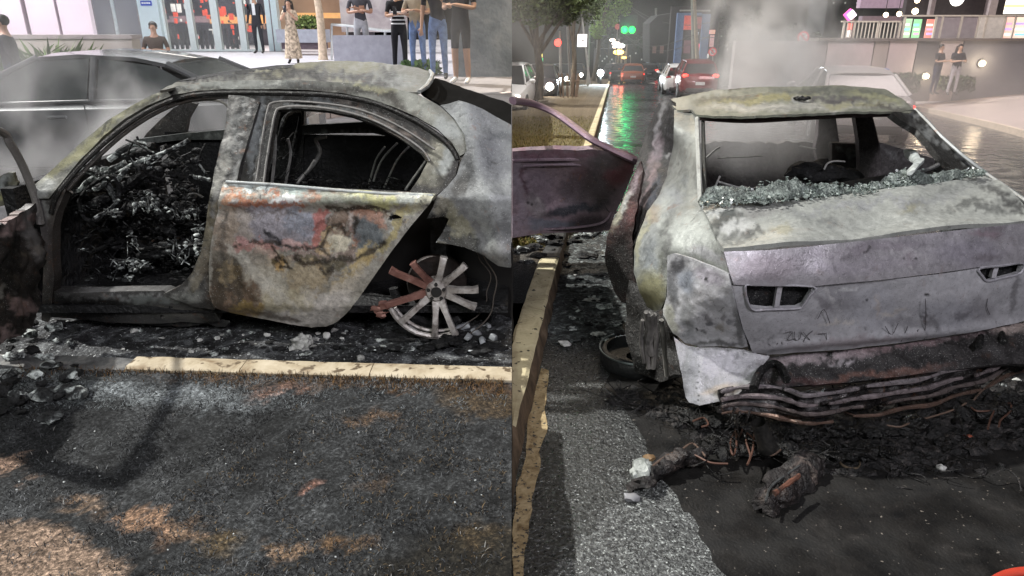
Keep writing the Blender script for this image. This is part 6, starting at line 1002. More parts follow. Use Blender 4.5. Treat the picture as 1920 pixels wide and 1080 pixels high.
CARM = {}
def car(loc, rz, label, paint, group=None, head=0.0, tail=0.0, hatch=False, glass=None, plate=True, zs=1.0, ls=1.0, detail=True, wheelcol=(.25, .25, .26), cat='car'):
    t = empty('car', loc, label, cat, group, R(rz)); t.scale = (ls, 1, zs)
    glass = glass or plain('car_glass', (.03, .031, .034), .12, spec=.35, var=.1); trim = plain('car_trim', (.015, .015, .016), .5); rub = plain('tyre_rubber', (.018, .018, .018), .8)
    def p(mb, name, mat, par=t, autos=35):
        o = mb.build(name, mat, None, True, autos); fixp(o, mb, par); return o
    st = [(-2.26, .50, .74, .60), (-2.20, .36, .90, .76), (-2.05, .27, .985, .83), (-1.7, .24, 1.0, .875), (-1.35, .22, .985, .89), (-.8, .21, .965, .90), (0, .21, .945, .905), (.7, .21, .93, .90), (1.1, .22, .915, .895), (1.45, .23, .87, .885), (1.8, .25, .80, .85), (2.1, .28, .71, .76), (2.22, .36, .62, .66), (2.26, .44, .56, .5)]
    V = []; F = []; n = 16
    for (x, z0, z1, w_) in st:
        hgt = z1 - z0; half = [(0, 0), (.75, 0), (.93, .06), (.985, .25), (1.0, .5), (.985, .72), (.95, .90), (.84, .985), (0, 1.03)]
        ring = [(w_ * a, z0 + hgt * c) for a, c in half] + [(-w_ * a, z0 + hgt * c) for a, c in half[-2:0:-1]]
        V += [Vector((x, y, z)) for y, z in ring]; n = len(ring)
    F = [(i * n + k, i * n + (k + 1) % n, (i + 1) * n + (k + 1) % n, (i + 1) * n + k) for i in range(len(st) - 1) for k in range(n)] + [tuple(range(n - 1, -1, -1)), tuple((len(st) - 1) * n + k for k in range(n))]
    bm = bmesh.new(); vv = [bm.verts.new(v) for v in V]
    for f in F: bm.faces.new([vv[i] for i in f])
    bmesh.ops.recalc_face_normals(bm, faces=bm.faces); bmesh.ops.subdivide_edges(bm, edges=[e for e in bm.edges if abs(e.verts[0].co.x - e.verts[1].co.x) > .2], cuts=1)
    bm.verts.index_update(); mb = MB(); mb.v = [v.co.copy() for v in bm.verts]; mb.f = [tuple(v.index for v in f.verts) for f in bm.faces]; mb.c = []; bm.free(); body = p(mb, 'body', paint)
    pr = [(-2.0, .985), (-1.86, 1.36), (-1.5, 1.44), (-.4, 1.46), (.15, 1.43), (1.12, .915)] if hatch else [(-1.78, .985), (-1.08, 1.33), (-.75, 1.40), (-.2, 1.43), (.2, 1.40), (1.12, .915)]
    def wd(z): return .80 - (z - .93) * .42
    def pt(i, s, o=0.0): x, z = pr[i]; return Vector((x, s * (wd(z) + o), z))
    mb = MB(); V = [];
    rl = [1, 2, 3, 4]
    for i in rl: V += [pt(i, -1), Vector((pr[i][0], -.3, pr[i][1] + .035)), Vector((pr[i][0], .3, pr[i][1] + .035)), pt(i, 1)]
    V += [v - Vector((0, 0, .04)) for v in V]; m = len(rl) * 4; F = []
    for i in range(len(rl) - 1):
        for k in range(3): a = i * 4 + k; F += [(a, a + 1, a + 5, a + 4), (m + a, m + a + 4, m + a + 5, m + a + 1)]
        F += [(i * 4, i * 4 + 4, m + i * 4 + 4, m + i * 4), (i * 4 + 3, m + i * 4 + 3, m + i * 4 + 7, i * 4 + 7)]
    F += [(0, m, m + 1, 1), (1, m + 1, m + 2, 2), (2, m + 2, m + 3, 3), (m - 4, m - 3, 2 * m - 3, 2 * m - 4), (m - 3, m - 2, 2 * m - 2, 2 * m - 3), (m - 2, m - 1, 2 * m - 1, 2 * m - 2)]
    mb.add(V, F); p(mb, 'roof', paint)
    def gl(name, pts, mat=glass, th=.012):
        c = sum(pts, Vector()) / len(pts); nn = (pts[1] - pts[0]).cross(pts[2] - pts[0]).normalized(); mb = MB(); k = len(pts)
        mb.add(list(pts) + [q - nn * th for q in pts], [tuple(range(k)), tuple(range(2 * k - 1, k - 1, -1))] + [(i, k + i, k + (i + 1) % k, (i + 1) % k) for i in range(k)]); return p(mb, name, mat)
    gl('rear_window', [pt(0, 1, -.04), pt(0, -1, -.04), pt(1, -1, -.02), pt(1, 1, -.02)]); gl('windscreen', [pt(5, -1, -.04), pt(5, 1, -.04), pt(4, 1, -.02), pt(4, -1, -.02)])
    xb = -.35
    for s in (1, -1):
        def sp(x, z): return Vector((x, s * (wd(z) - .012), z))
        zr_ = lambda x: 1.36 if hatch else (1.355 if x > -.7 else 1.33)
        g1 = [sp(xb + .05, .965), sp(.95, .94), sp(.25, 1.355), sp(xb + .05, 1.385)]; g2 = [sp(pr[0][0] + .22, .985), sp(xb - .05, .965), sp(xb - .05, 1.385), sp(pr[1][0] + .12, 1.31)]
        for g in (g1, g2): gl('side_window', g if s < 0 else g[::-1])
        for pts, r_ in (([pt(0, s), pt(1, s)], .035), ([pt(5, s), pt(4, s)], .028), ([sp(xb, .95), sp(xb, 1.40)], .03), ([pt(0, s), sp(-.3, .955), pt(5, s)], .016)):
            mb = MB(); mb.tube(pts, r_, 8); p(mb, 'pillar', paint)
        mb = MB(); mb.lump((.86, s * 1.0, 1.0), .10, .1, 1, 2, (.6, 1, .7)); mb.tube([(.9, s * .86, .94), (.87, s * .97, .98)], .02, 6); p(mb, 'mirror', paint)
        for x in (1.38, -1.36):
            WMt = Matrix.Translation((x, s * .80, .325)) @ Matrix.Rotation(-s * math.pi / 2, 4, 'X'); w2 = bpy.data.objects.new('wheel', None); COL.objects.link(w2); w2.parent = t
            mb = MB(); mb.lathe([(.20, -.09), (.30, -.10), (.325, -.07), (.325, .07), (.30, .11), (.215, .11), (.20, .07)], 28, WMt); p(mb, 'tyre', rub, w2)
            mb = MB(); mb.lathe([(.0, .09), (.05, .095), (.06, .07), (.185, .085), (.21, .105), (.215, .08), (.18, .02), (.0, .02)], 24, WMt)
            for k in range(5): a = R(72 * k); mb.box((.05, -.018, .06), (.20, .018, .10), WMt @ Matrix.Rotation(a, 4, 'Z'))
            p(mb, 'rim', plain('wheel_alloy_%.2f' % wheelcol[0], wheelcol, .35, .6), w2)
        mb = MB(); mb.lump((2.06 if head < 10 else 2.24, s * .62, .63),   .15 if head < 10 else .17, .05, 1, 2, (.7, 1.0, .45 if head < 10 else 1.0)); p(mb, 'headlight', glow('headlight_glow_%g' % head, (1, .93, .8), head) if head else plain('lamp_glass', (.5, .5, .5), .1))
        mb = MB(); mb.lump((-2.13, s * .66, .80 if not hatch else .92), .14, .05, 1, 2, (.55, 1.0, .5)); p(mb, 'tail_light', glow('tail_glow_%g' % tail, (1, .03, .02), tail) if tail else plain('red_lens', (.30, .01, .01), .15))
    if plate: mb = MB(); mb.box((-2.285, -.2, .58), (-2.262, .2, .70)); p(mb, 'number_plate', plain('plate_white', (.6, .6, .6), .4))
    mb = MB(); mb.box((-2.27, -.6, .30), (-2.18, .6, .46), None, .02); mb.box((2.18, -.5, .28), (2.275, .5, .42), None, .02); p(mb, 'bumper_grille', trim)
    if detail:
        mb = MB()
        for s in (1, -1):
            for g_ in ([(1.0, s * .908, .90), (.95, s * .917, .5), (.9, s * .905, .28)], [(xb, s * .915, .93), (xb, s * .918, .5), (xb, s * .908, .26)], [(-1.28, s * .90, .95), (-1.2, s * .912, .7), (-.98, s * .91, .45)]): mb = MB(); mb.tube(g_, .006, 4); p(mb, 'door_gap', trim)
            for hx in (.02, -1.0): mb = MB(); mb.tube([(hx, s * .925, .80), (hx - .18, s * .925, .805)], .016, 6); p(mb, 'door_handle', paint)
    return t

barkm = ramped('bark', [(.35, (.05, .04, .03)), (.6, (.12, .10, .075)), (.75, (.19, .165, .13))], 9, 8, (.8, .95), bump=1, bscale=30, bdist=.03, stretch=(1, 1, .25))
def tree(name, base, h, lean, r0, label, clumps, leafcol, nleaf=2600, leaf=.07, group=None, cat='tree', branches=6, seed=1, trunkmat=None):
    t = empty(name, base, label, cat, group); rnd = random.Random(seed); mb = MB()
    top = Vector((lean[0], lean[1], h)); P = [Vector((0, 0, -.05)), top * .3 + Vector((.05, 0, 0)), top * .6 - Vector((.06, 0, 0)), top]
    sl = smoothline(P, 5); mb.tube(sl, [r0 * (1.25 if i == 0 else 1 - .6 * i / len(sl)) for i in range(len(sl))], 10)
    for c, rad in clumps[:branches]: a = sl[int(len(sl) * rnd.uniform(.45, .85))]; mb.tube(smoothline([a, a.lerp(Vector(c), .5) + Vector((0, 0, -.1)), Vector(c)], 4), [r0 * .45 * (1 - .75 * i / 8) for i in range(9)], 6)
    o = mb.build('trunk', trunkmat or barkm, None); fixp(o, mb, t)
    V = []; F = []; C = []
    for _ in range(nleaf):
        c, rad = rnd.choice(clumps); d = Vector((rnd.gauss(0, 1), rnd.gauss(0, 1), rnd.gauss(0, 1))).normalized() * rad * rnd.random() ** .45; q = Vector(c) + d; s = leaf * rnd.uniform(.5, 1.3)
        a = Vector((rnd.gauss(0, 1), rnd.gauss(0, 1), rnd.gauss(0, .7))).normalized(); e = a.cross(Vector((rnd.gauss(0, 1), rnd.gauss(0, 1), rnd.gauss(0, 1)))).normalized(); b_ = len(V)
        V += [q - a * s, q + e * s * .45, q + a * s, q - e * s * .45]; F.append((b_, b_ + 1, b_ + 2, b_ + 3)); k = rnd.uniform(.5, 1.3); C += [(leafcol[0] * k, leafcol[1] * k, leafcol[2] * k)] * 4
    o = mesh('crown', V, F, colattr('leaves', .6), None, False, C); m2 = MB(); m2.v = V; fixp(o, m2, t); return t
def bush(name, base, w_, h, label, col, n=700, leaf=.06, group=None, cat='plant', seed=2, blade=False):
    t = empty(name, base, label, cat, group); rnd = random.Random(seed); V = []; F = []; C = []; mb = MB()
    for k in range(7): a = rnd.uniform(0, 6.28); mb.tube([(0.03 * math.cos(a), .03 * math.sin(a), 0), (w_ * .25 * math.cos(a), w_ * .25 * math.sin(a), h * .7)], [.012, .005], 5)
    fixp(mb.build('stem', barkm, None), mb, t)
    for _ in range(n):
        a = rnd.uniform(0, 6.28); r_ = w_ * .5 * rnd.random() ** .5; z = h * (.1 + .9 * rnd.random()) * (1 - .5 * (r_ / w_) ** 2); q = Vector((r_ * math.cos(a), r_ * math.sin(a), z)); s = leaf * rnd.uniform(.6, 1.4)
        d = (Vector((math.cos(a), math.sin(a), rnd.uniform(.2, 1.6)))).normalized() if blade else Vector((rnd.gauss(0, 1), rnd.gauss(0, 1), rnd.gauss(0, 1))).normalized(); e = d.cross(Vector((rnd.gauss(0, 1), rnd.gauss(0, 1), rnd.gauss(0, 1)))).normalized() * (.16 if blade else .45); b_ = len(V)
        V += [q - d * s, q + e * s, q + d * s * (1.6 if blade else 1), q - e * s]; F.append((b_, b_ + 1, b_ + 2, b_ + 3)); k = rnd.uniform(.5, 1.35); C += [(col[0] * k, col[1] * k, col[2] * k)] * 4
    o = mesh('foliage', V, F, colattr('leaves', .6), None, False, C); m2 = MB(); m2.v = V; fixp(o, m2, t); return t
def boxthing(name, lo, hi, mat, label, cat, group=None, bev=.0):
    mb = MB(); mb.box(lo, hi, None, bev); return prop(mb.build(name, mat, autos=30), label, cat, group)
def thing_at(name, loc, label, cat, group=None): return empty(name, loc, label, cat, group)
def part(mb, name, mat, par, **k): return mb.build(name, mat, par, **k)

# ================================================================== behind the left car: street, plaza, lobby, bystanders
def GP(px, py):                                   # point on the plaza floor
    r = ray(px, py); t = (0.48 - H) / (r.z - 0.01 * r.y); return EYE + r * t
def zpl(y): return 0.48 + 0.01 * y
grey_paint = plain('grey_car_paint', (.15, .155, .16), .25, .5, var=.04, coat=.6)
car(Vector((-4.45, 7.75, 0)), 180, 'grey sedan passing on the street behind the burnt car, veiled by smoke', grey_paint, glass=plain('grey_car_glass', (.05, .055, .055), .2, spec=.4), zs=.90, ls=1.0, wheelcol=(.45, .45, .45))
# far kerb, slanting up to the plaza
ka, kb_ = U(300, 238, d=11.0), U(959.5, 173, d=12.2)
kb_.x = XL
fk = MB(); n_ = 24
for k in range(n_):
    a, b = ka.lerp(kb_, k / n_), ka.lerp(kb_, (k + 1) / n_ - (.002 if k < n_ - 1 else 0)); nrm = Vector((-(kb_ - ka).y, (kb_ - ka).x, 0)).normalized() * .16
    fk.add([a, b, b + nrm, a + nrm] + [q - Vector((0, 0, .3)) for q in (a, b, b + nrm, a + nrm)], [(0, 1, 2, 3), (0, 4, 5, 1), (3, 2, 6, 7), (1, 5, 6, 2), (0, 3, 7, 4)])
fk.v = [Vector((min(v.x, XL), v.y, v.z)) for v in fk.v]
prop(fk.build('kerb', plain('pale_kerb', (.62, .52, .48), .8, var=.15), autos=30), kind='structure')
pave = plain('plaza_paving', (.46, .45, .50), .45, var=.08, scale=2)
V = []; F = []; n_ = 24
for k in range(n_ + 1):
    a = ka.lerp(kb_, k / n_) + Vector((-.02, .1, -.03)); a.x = min(a.x, XL); V += [a, Vector((a.x * 1.05 + 0, 14.0, zpl(14.0))) if a.x < -.1 else Vector((XL, 14.0, zpl(14)))]
F = [(2 * k, 2 * k + 2, 2 * k + 3, 2 * k + 1) for k in range(n_)]
prop(mesh('pavement', V, F, plain('verge_paving', (.30, .28, .28), .6, var=.2, scale=3)), kind='structure')
prop(mesh('plaza', [(-22, 13.995, zpl(14) - .6), (-6.9, 13.995, zpl(14) - .004), (XL, 13.995, zpl(14) - .004), (XL, 40, zpl(40)), (-22, 40, zpl(40))], [(0, 1, 2, 3, 4)], pave, smooth=False), kind='structure')
# planter wall
wt = plain('beige_wall', (.40, .37, .33), .8, var=.10, scale=1.5, bump=.1)
a, b = U(-500, 74, y=13.2), U(246, 73, y=13.2)
pw = MB(); pw.box((a.x, 13.2, -.4), (b.x, 13.5, b.z)); pwt = thing_at('planter_wall', Vector(((a.x + b.x) / 2, 13.35, 0)), 'low beige wall running along the street below the white facade', 'wall'); part(pw, 'wall', wt, pwt)
pw = MB(); pw.box((a.x, 13.17, b.z + .001), (b.x + .03, 13.53, b.z + .07)); part(pw, 'coping', plain('wall_coping', (.30, .27, .26), .7), pwt)
# white facade
fw = thing_at('facade_wall', U(60, 74, y=15.0), 'bright white panelled facade at the top left above the beige wall', 'wall'); fm_ = plain('white_panel', (.80, .72, .78), .45, var=.06, scale=1.2)
xs_ = [(-420, 46), (54, 108), (113, 172)]
for (p0, p1) in xs_: mb = MB(); A, B_ = U(p0, 40, y=15.0), U(p1, 40, y=15.0); mb.box((A.x, 15.0, A.z - 1.4), (B_.x, 15.12, A.z + 3.5), None, .01); part(mb, 'panel', fm_, fw)
mb = MB(); A = U(-420, 72, y=15.1); mb.box((A.x, 15.125, -.3), (U(176, 72, y=15.1).x, 15.3, 5)); part(mb, 'backing', plain('panel_joint', (.22, .20, .22), .7), fw)
# recess with a dim window and a pale pilaster
YF = 25.8
rc_ = thing_at('recess_window', U(215, 70, y=YF), 'hazy grey window bay between the white facade and the pale pilaster', 'window')
def fbox(par, name, px0, px1, py0, py1, y0, th, mat, bev=0.0):
    A, B_ = U(px0, py1, y=y0), U(px1, py0, y=y0); xa, xb = U(px0, 50, y=y0).x, U(px1, 50, y=y0).x; mb = MB(); mb.box((xa, y0, A.z), (min(xb, XL), y0 + th, B_.z), None, bev); return part(mb, name, mat, par)
gpane = plain('grey_pane', (.30, .31, .34), .2, var=.15, scale=.6)
for a, b in ((160, 214), (221, 262)): fbox(rc_, 'pane', a, b, -60, 72, YF + .05, .05, gpane)
fbox(rc_, 'mullion', 215, 220, -60, 76, YF, .12, plain('pale_mullion', (.62, .70, .72), .4))
fbox(rc_, 'sill', 150, 262, 72, 102, YF - .1, .4, plain('grey_plinth', (.40, .39, .40), .7))
pi_ = thing_at('pilaster', U(282, 95, y=YF), 'pale cyan pilaster carrying a small blue plaque beside the glazed lobby', 'pillar')
fbox(pi_, 'shaft', 264, 302, -80, 96, YF - .35, .5, plain('pale_cyan_panel', (.66, .80, .84), .4, var=.04))
sg = thing_at('plaque', U(281, 10, y=YF - .4), 'small blue plaque with white lettering on the pale pilaster', 'sign')
fbox(sg, 'plate', 271, 291, 1.5, 10.5, YF - .40, .04, plain('plaque_blue', (.05, .10, .55), .4))
for k, (a, b) in enumerate(((273, 276.5), (277.2, 281), (281.8, 285), (285.8, 289))): fbox(sg, 'lettering', a, b, 4, 7.4, YF - .412, .01, plain('plaque_white', (.75, .80, .9), .5))
# lobby: glazed doors with a lit room behind
lob = thing_at('lobby_front', GP(380, 95), 'glazed lobby entrance with pale frames and a red and orange interior', 'storefront')
fr = plain('pale_frame', (.74, .82, .82), .35, var=.04); gls = plain('lobby_glass', (.9, .95, .95), .05, trans=.92, var=.02)
for a, b in ((300, 311), (352, 363), (398, 411), (447, 459), (474, 484)): fbox(lob, 'mullion', a, b, -120, 96, YF - .15, .18, fr)
for a, b in ((311, 352), (363, 398), (411, 447), (459, 474)): fbox(lob, 'glass_pane', a, b, -120, 92, YF - .06, .02, gls)
fbox(lob, 'threshold', 300, 484, 92.5, 96, YF - .2, .3, fr)
room = thing_at('lobby_room', GP(400, 90) + Vector((0, 4, 0)), 'dark lobby interior seen through the glass, with an orange counter band', 'room')
fbox(room, 'back_wall', 250, 700, -200, 92, YF + 6, .2, plain('lobby_dark', (.05, .05, .07), .4, var=.5, scale=1.2)); fbox(room, 'counter', 395, 700, 28, 44, YF + 3.4, .5, plain('orange_counter', (.70, .34, .12), .4, var=.2, emit=(.9, .42, .14), estr=.5)); fbox(room, 'shelf_band', 300, 396, 30, 42, YF + 3.6, .3, plain('mauve_band', (.36, .26, .30), .5))
rnd = random.Random(4)
for i in range(110):
    px = rnd.uniform(306, 470); py = rnd.uniform(-8, 88); s_ = rnd.uniform(.02, .11); p = U(px, py, y=YF + rnd.uniform(1.4, 3.0)); red = rnd.random() < .42
    mb = MB(); mb.box((p.x - s_ * .7, p.y, p.z - s_ * rnd.uniform(.4, 2)), (p.x + s_ * .7, p.y + .1, p.z + s_), None, .01)
    part(mb, 'display', plain('red_display', (.6, .06, .04), .5, emit=(1, .12, .06), estr=.55) if red else plain('pale_display', (.6, .6, .6), .5, emit=(1, .96, .9), estr=.5) if rnd.random() < .3 else plain('dark_display', (.03, .035, .05), .4), room)
for i in range(16):
    px = 318 + i * 9.5; p = U(px, 58, y=YF + 1.2); mb = MB(); mb.box((p.x - .05, p.y, zpl(25)), (p.x + .05, p.y + .06, p.z + .2 * nz((i, 3), 1.7))); part(mb, 'chair_back', plain('lobby_chair', (.02, .022, .03), .4), room)
# right of the lobby: pale panel, wood soffit, planters, rail, mottled wall
pan = thing_at('wall_panel', GP(505, 95), 'pale cyan wall panel standing right of the suited man', 'wall'); fbox(pan, 'panel', 500, 522, -100, 96, YF - .1, .3, plain('pale_cyan_panel', (.66, .80, .84), .4)); fbox(pan, 'joint', 509, 511, -100, 96, YF - .11, .02, plain('panel_joint', (.22, .20, .22), .7))
lw = thing_at('cafe_wall', GP(560, 92), 'warm tan wall with an orange ledge behind the woman and the slim tree', 'wall'); fbox(lw, 'wall', 522, 645, -120, 90, YF + 1.5, .2, plain('tan_wall', (.36, .24, .16), .6, var=.25, scale=1)); fbox(lw, 'ledge', 556, 640, 24, 34, YF + .6, .5, plain('orange_ledge', (.66, .36, .14), .4, emit=(1, .5, .16), estr=.35))
pl_ = thing_at('planter', GP(575, 96), 'grey planter box with small green plants behind the slim tree', 'planter'); fbox(pl_, 'box', 516, 606, 55, 80, YF - 3, .8, plain('grey_planter', (.34, .36, .42), .6)); fbox(pl_, 'base', 524, 604, 80, 92, YF - 2.9, .5, plain('planter_base', (.10, .07, .09), .6))
for i, px in enumerate((566, 580, 592)): bush('shrub', U(px, 56, y=YF - 2.6), .5, .42, 'small green shrub in the grey planter', (.16, .22, .06), 200, .07, 'shrubs in the grey planter', seed=i)
mw_ = thing_at('marble_wall', GP(690, 92), 'mottled pinkish grey wall behind the man with folded arms', 'wall'); fbox(mw_, 'wall', 640, 762, -140, 60, YF - 1, .3, ramped('mottled_marble', [(.35, (.36, .31, .33)), (.6, (.54, .50, .50)), (.75, (.62, .55, .52))], 1.6, 7, (.4, .6), bump=.1))
# dark hedge-like wall at right edge
dw = thing_at('concrete_wall', U(925, 160, y=14.2), 'tall blue grey wall in shade behind the bystanders at the right', 'wall'); fbox(dw, 'wall', 856, 1010, -200, 176, 14.2, .3, ramped('blue_grey_wall', [(.35, (.10, .125, .15)), (.55, (.16, .19, .215)), (.75, (.23, .26, .28))], 3, 8, (.7, .9), bump=.6, bscale=12, bdist=.05))  # the blue grey is simply the wall material's colour
# stainless rail
steel = plain('rail_steel', (.55, .58, .60), .3, .7)
rl_ = thing_at('handrail', GP(690, 120), 'stainless steel handrail in front of the man with folded arms', 'handrail')
rp = [(622, 46, 112), (651, 48, 114), (722, 58, 118), (762, 56, 124)]
for (px, py0, py1) in rp: q = GP(px, py1); mb = MB(); mb.tube([q, U(px, py0, y=q.y)], .03, 8); part(mb, 'post', steel, rl_)
mb = MB(); mb.tube([U(px, py0, y=GP(px, py1).y) for (px, py0, py1) in rp], .035, 8); part(mb, 'rail', steel, rl_)
mb = MB(); q = GP(690, 118); mb.box((U(622, 60, y=17.6).x, 17.6, zpl(17) - .02), (U(760, 60, y=17.6).x, 17.64, U(700, 66, y=17.6).z)); part(mb, 'glass_screen', plain('hazy_glass', (.34, .35, .40), .25, var=.1), rl_)
# slim tree, lamp, plants
tree('slim_tree', GP(606, 112), 4.2, (-.15, .1, 0), .12, 'slim pale trunk of a young tree on the plaza right of the woman', [((0, 0, 4.2), .9), ((.5, .2, 4.6), .7), ((-.5, 0, 4.5), .7)], (.07, .10, .03), 700, .09, seed=5, trunkmat=plain('pale_bark', (.50, .40, .30), .8, var=.3, scale=12, bump=.5))
gl_ = thing_at('ground_lamp', GP(674, 120), 'small glowing white ball lamp on the plaza floor', 'lamp'); q = GP(674, 121)
mb = MB(); mb.lathe([(.0, 0), (.05, 0), (.05, .03), (.0, .03)], 14, Matrix.Translation(q)); part(mb, 'base', steel, gl_); mb = MB(); mb.lump(q + Vector((0, 0, .11)), .085, 0, 0, 3); part(mb, 'globe', glow('ball_lamp', (1, .98, .95), 9), gl_)
bush('shrub', GP(702, 122), .45, .3, 'bright green shrub beside the glowing ball lamp', (.22, .40, .04), 260, .06, seed=8); bush('shrub', GP(790, 140), .8, .28, 'dark green shrub at the feet of the bystanders', (.08, .16, .05), 500, .07, seed=9)
for i, (px, py, w_, h_, lb) in enumerate([(20, 196, 1.2, .75, 'spiky green plant at the left edge by the walking man'), (50, 178, 1.1, .65, 'spiky green plant right of the walking man'), (105, 182, 1.5, .9, 'broad dark shrub seen through the windows of the grey car')]):
    bush('spiky_plant', Vector((U(px, py, y=12.6).x, 12.6, -.02)), w_, h_ + .35, lb, (.09, .15, .035), 500, .16, seed=20 + i, blade=True)
# bystanders
blk = cloth('black_cloth', (.018, .018, .022)); navy = cloth('navy_cloth', (.03, .035, .06)); jean = cloth('blue_jeans', (.12, .19, .36), .3); dgrey = cloth('charcoal_cloth', (.055, .055, .065)); suit = cloth('dark_suit', (.025, .027, .035)); shirtw = cloth('white_shirt', (.75, .77, .8)); pinkc = cloth('beige_print', (.42, .34, .26), .7); lgrey = cloth('light_grey_cloth', (.34, .35, .38)); tan_t = cloth('tan_vest', (.30, .26, .20))
def stand(px, feet, head, **k):
    f = GP(px, feet); d = depth(f); h = (feet - head) * d / FPX * 1.02; return f, h
ps = [(488, 100, -2, -96, 'man in a dark suit and white shirt standing before the lobby doors', suit, suit, dict(longsleeve=True)),
      (552, 119, 9, -85, 'woman in a long patterned dress raising a phone to her face', pinkc, pinkc, dict(pose='phone', hair='long', skirt=cloth('patterned_skirt', (.40, .33, .25), .75), broad=.88)),
      (682, 122, -16, -85, 'man in a charcoal T-shirt with folded arms behind the handrail', dgrey, lgrey, dict(pose='crossed', skin=SKIN2, shorts=True, broad=1.12)),
      (752, 138, -12, -70, 'woman in a black top with white stripes holding a phone', blk, blk, dict(pose='hold', hair='long', stripes=shirtw, broad=.95)),
      (786, 142, -22, -100, 'person in a tan vest and jeans turned sideways between the bystanders', tan_t, jean, dict(pose='hold', hair='long', broad=.9)),
      (824, 148, -34, -95, 'man in a black T-shirt and blue jeans standing with a phone', blk, jean, dict(pose='oneup', broad=1.08)),
      (866, 157, -40, -110, 'man in a black T-shirt and black shorts with white socks', blk, cloth('black_shorts', (.02, .021, .024)), dict(pose='hold', shorts=True, shoe=WSHOE, broad=1.12))]
for (px, ft, hd, fc, lb, tp, bt, kw) in ps:
    f, h = stand(px, ft, hd); person(f, h, fc, lb, tp, bt, **kw)
q = U(8, 60, y=11.6); person(Vector((q.x, 11.6, 0.0)), 1.72, 200, 'man in black clothes walking at the left edge behind the grey car', blk, navy, pose='walk', longsleeve=True, broad=1.1)
q = U(256, 70, y=13.9); person(Vector((q.x, 14.6, .02)), 1.62, -80, 'hazy figure in brown and grey standing behind the beige wall', cloth('brown_cloth', (.07, .055, .045)), dgrey, pose='hold')
# suited man's shirt front and tie, the phones
f, h = stand(488, 100, -2); mb = MB(); s_ = h / 1.75; mb.box((f.x - .045 * s_, f.y - .150 * s_, f.z + 1.12 * s_), (f.x + .05 * s_, f.y - .135 * s_, f.z + 1.46 * s_), None, .004); o = [o for o in bpy.data.objects if o.get('label', '').startswith('man in a dark suit')][0]
bpy.context.view_layer.update(); so = mb.build('shirt_front', shirtw, None); 
so.parent = o; so.matrix_parent_inverse = o.matrix_world.inverted()
for (px, ft, hd, z_, lb) in [(552, 119, 9, 1.46, 'phone held up by the woman in the long dress'), (824, 148, -34, 1.42, 'phone held by the man in jeans'), (752, 138, -12, 1.24, 'phone held by the woman in the striped top')]:
    f, h = stand(px, ft, hd); s_ = h / 1.75; mb = MB(); mb.box((f.x - .04, f.y - .40 * s_, f.z + z_ * s_ - .07), (f.x + .04, f.y - .385 * s_, f.z + z_ * s_ + .08), None, .005); prop(mb.build('phone', plain('phone_glass', (.03, .03, .035), .2)), lb, 'phone')
# lights of the lobby and the plaza
lamp('AREA', 'lobby_light', U(380, -120, y=YF + 2.2), 260, (1, .92, .84), U(380, 90, y=YF + 2.2), 4)
lamp('AREA', 'plaza_light', Vector((-9, 17.5, 6.2)), 520, (.95, .97, 1), (-9, 19, .6), 5)
lamp('AREA', 'facade_light', Vector((-10.5, 10.2, 4.6)), 420, (1, .93, 1), (-10.5, 15, 1.6), 3)
lamp('AREA', 'plaza_light', Vector((-2.5, 16.5, 6.2)), 130, (.95, .97, 1), (-2.5, 14, .6), 3)

# ================================================================== the avenue behind the right car
def at(px, py, d): return U(px, py, d=d)
def upr(px, pyb, pyt, d):
    """foot on the ground seen at (px, pyb) and the height that reaches pyt, d metres away"""
    f = U(px, pyb, d=d); return f, U(px, pyt, y=f.y).z - f.z
# --- trees on the verge
f, h = upr(1010, 184, -40, 24)
tree('verge_tree', f, 3.3, (-.1, .2, 0), .17, 'large dark tree leaning over the verge at the far left of the avenue', [((-.6, 0, 3.4), 1.0), ((.4, .4, 3.2), .9), ((1.2, .5, 3.7), .9), ((0, -.4, 4.3), 1.3), ((-1.4, .3, 3.9), 1.2), ((1.9, .2, 4.5), .9), ((.8, .4, 2.9), .6), ((-.2, -.3, 3.0), .8), ((.9, -.2, 3.4), .8), ((-1.0, -.2, 3.1), .7)], (.075, .10, .035), 6500, .10, 'trees along the verge', seed=31)
f, h = upr(1072, 178, -40, 30)
tree('verge_tree', f, 4.2, (.1, .2, 0), .13, 'thinner dark tree standing farther along the verge behind the large one', [((-.4, 0, 4.0), .9), ((.5, .4, 3.6), .8), ((0, 0, 4.8), 1.0), ((-.9, .2, 3.4), .6)], (.06, .085, .03), 3200, .10, 'trees along the verge', seed=32)
f, h = upr(1112, 150, -40, 40)
tree('lit_tree', f, 4.2, (.6, 0, 0), .14, 'bright green lamp lit tree hanging over the road left of the traffic light', [((1.2, 0, 4.3), .75), ((1.6, .2, 3.9), .5), ((.5, .2, 3.5), .7), ((.2, 0, 4.4), .7), ((1.0, 0, 5.0), .7), ((.2, 0, 2.7), .5), ((.9, 0, 3.3), .45)], (.20, .34, .07), 2600, .10, seed=33)
for i, (px, d, hh) in enumerate([(1215, 75, 5.5), (1246, 80, 6.0), (1140, 90, 7.5), (1340, 70, 6.5), (1400, 60, 5.5), (1478, 45, 3.4), (1520, 40, 2.6)]):
    f = U(px, 140, d=d); f.z = zr(f.y) if px < 1390 else f.z - .6
    tree('far_tree', f, hh * .6, (0, 0, 0), .16, ['dark tree above the far traffic right of the green signal', 'dark tree left of the grey gabled building', 'dark tree closing the far end of the avenue', 'dark tree right of the blue framed building', 'dark tree in the smoke left of the plume', 'tree in the smoke beside the round red sign', 'low dark tree left of the pale retaining wall'][i], [((0, 0, hh * .75), hh * .22), ((hh * .2, 0, hh * .6), hh * .18), ((-hh * .2, 0, hh * .62), hh * .18), ((0, 0, hh * .95), hh * .16)], (.03, .045, .025), 900, .20, seed=40 + i)
f, h = upr(1066, 182, 138, 27)
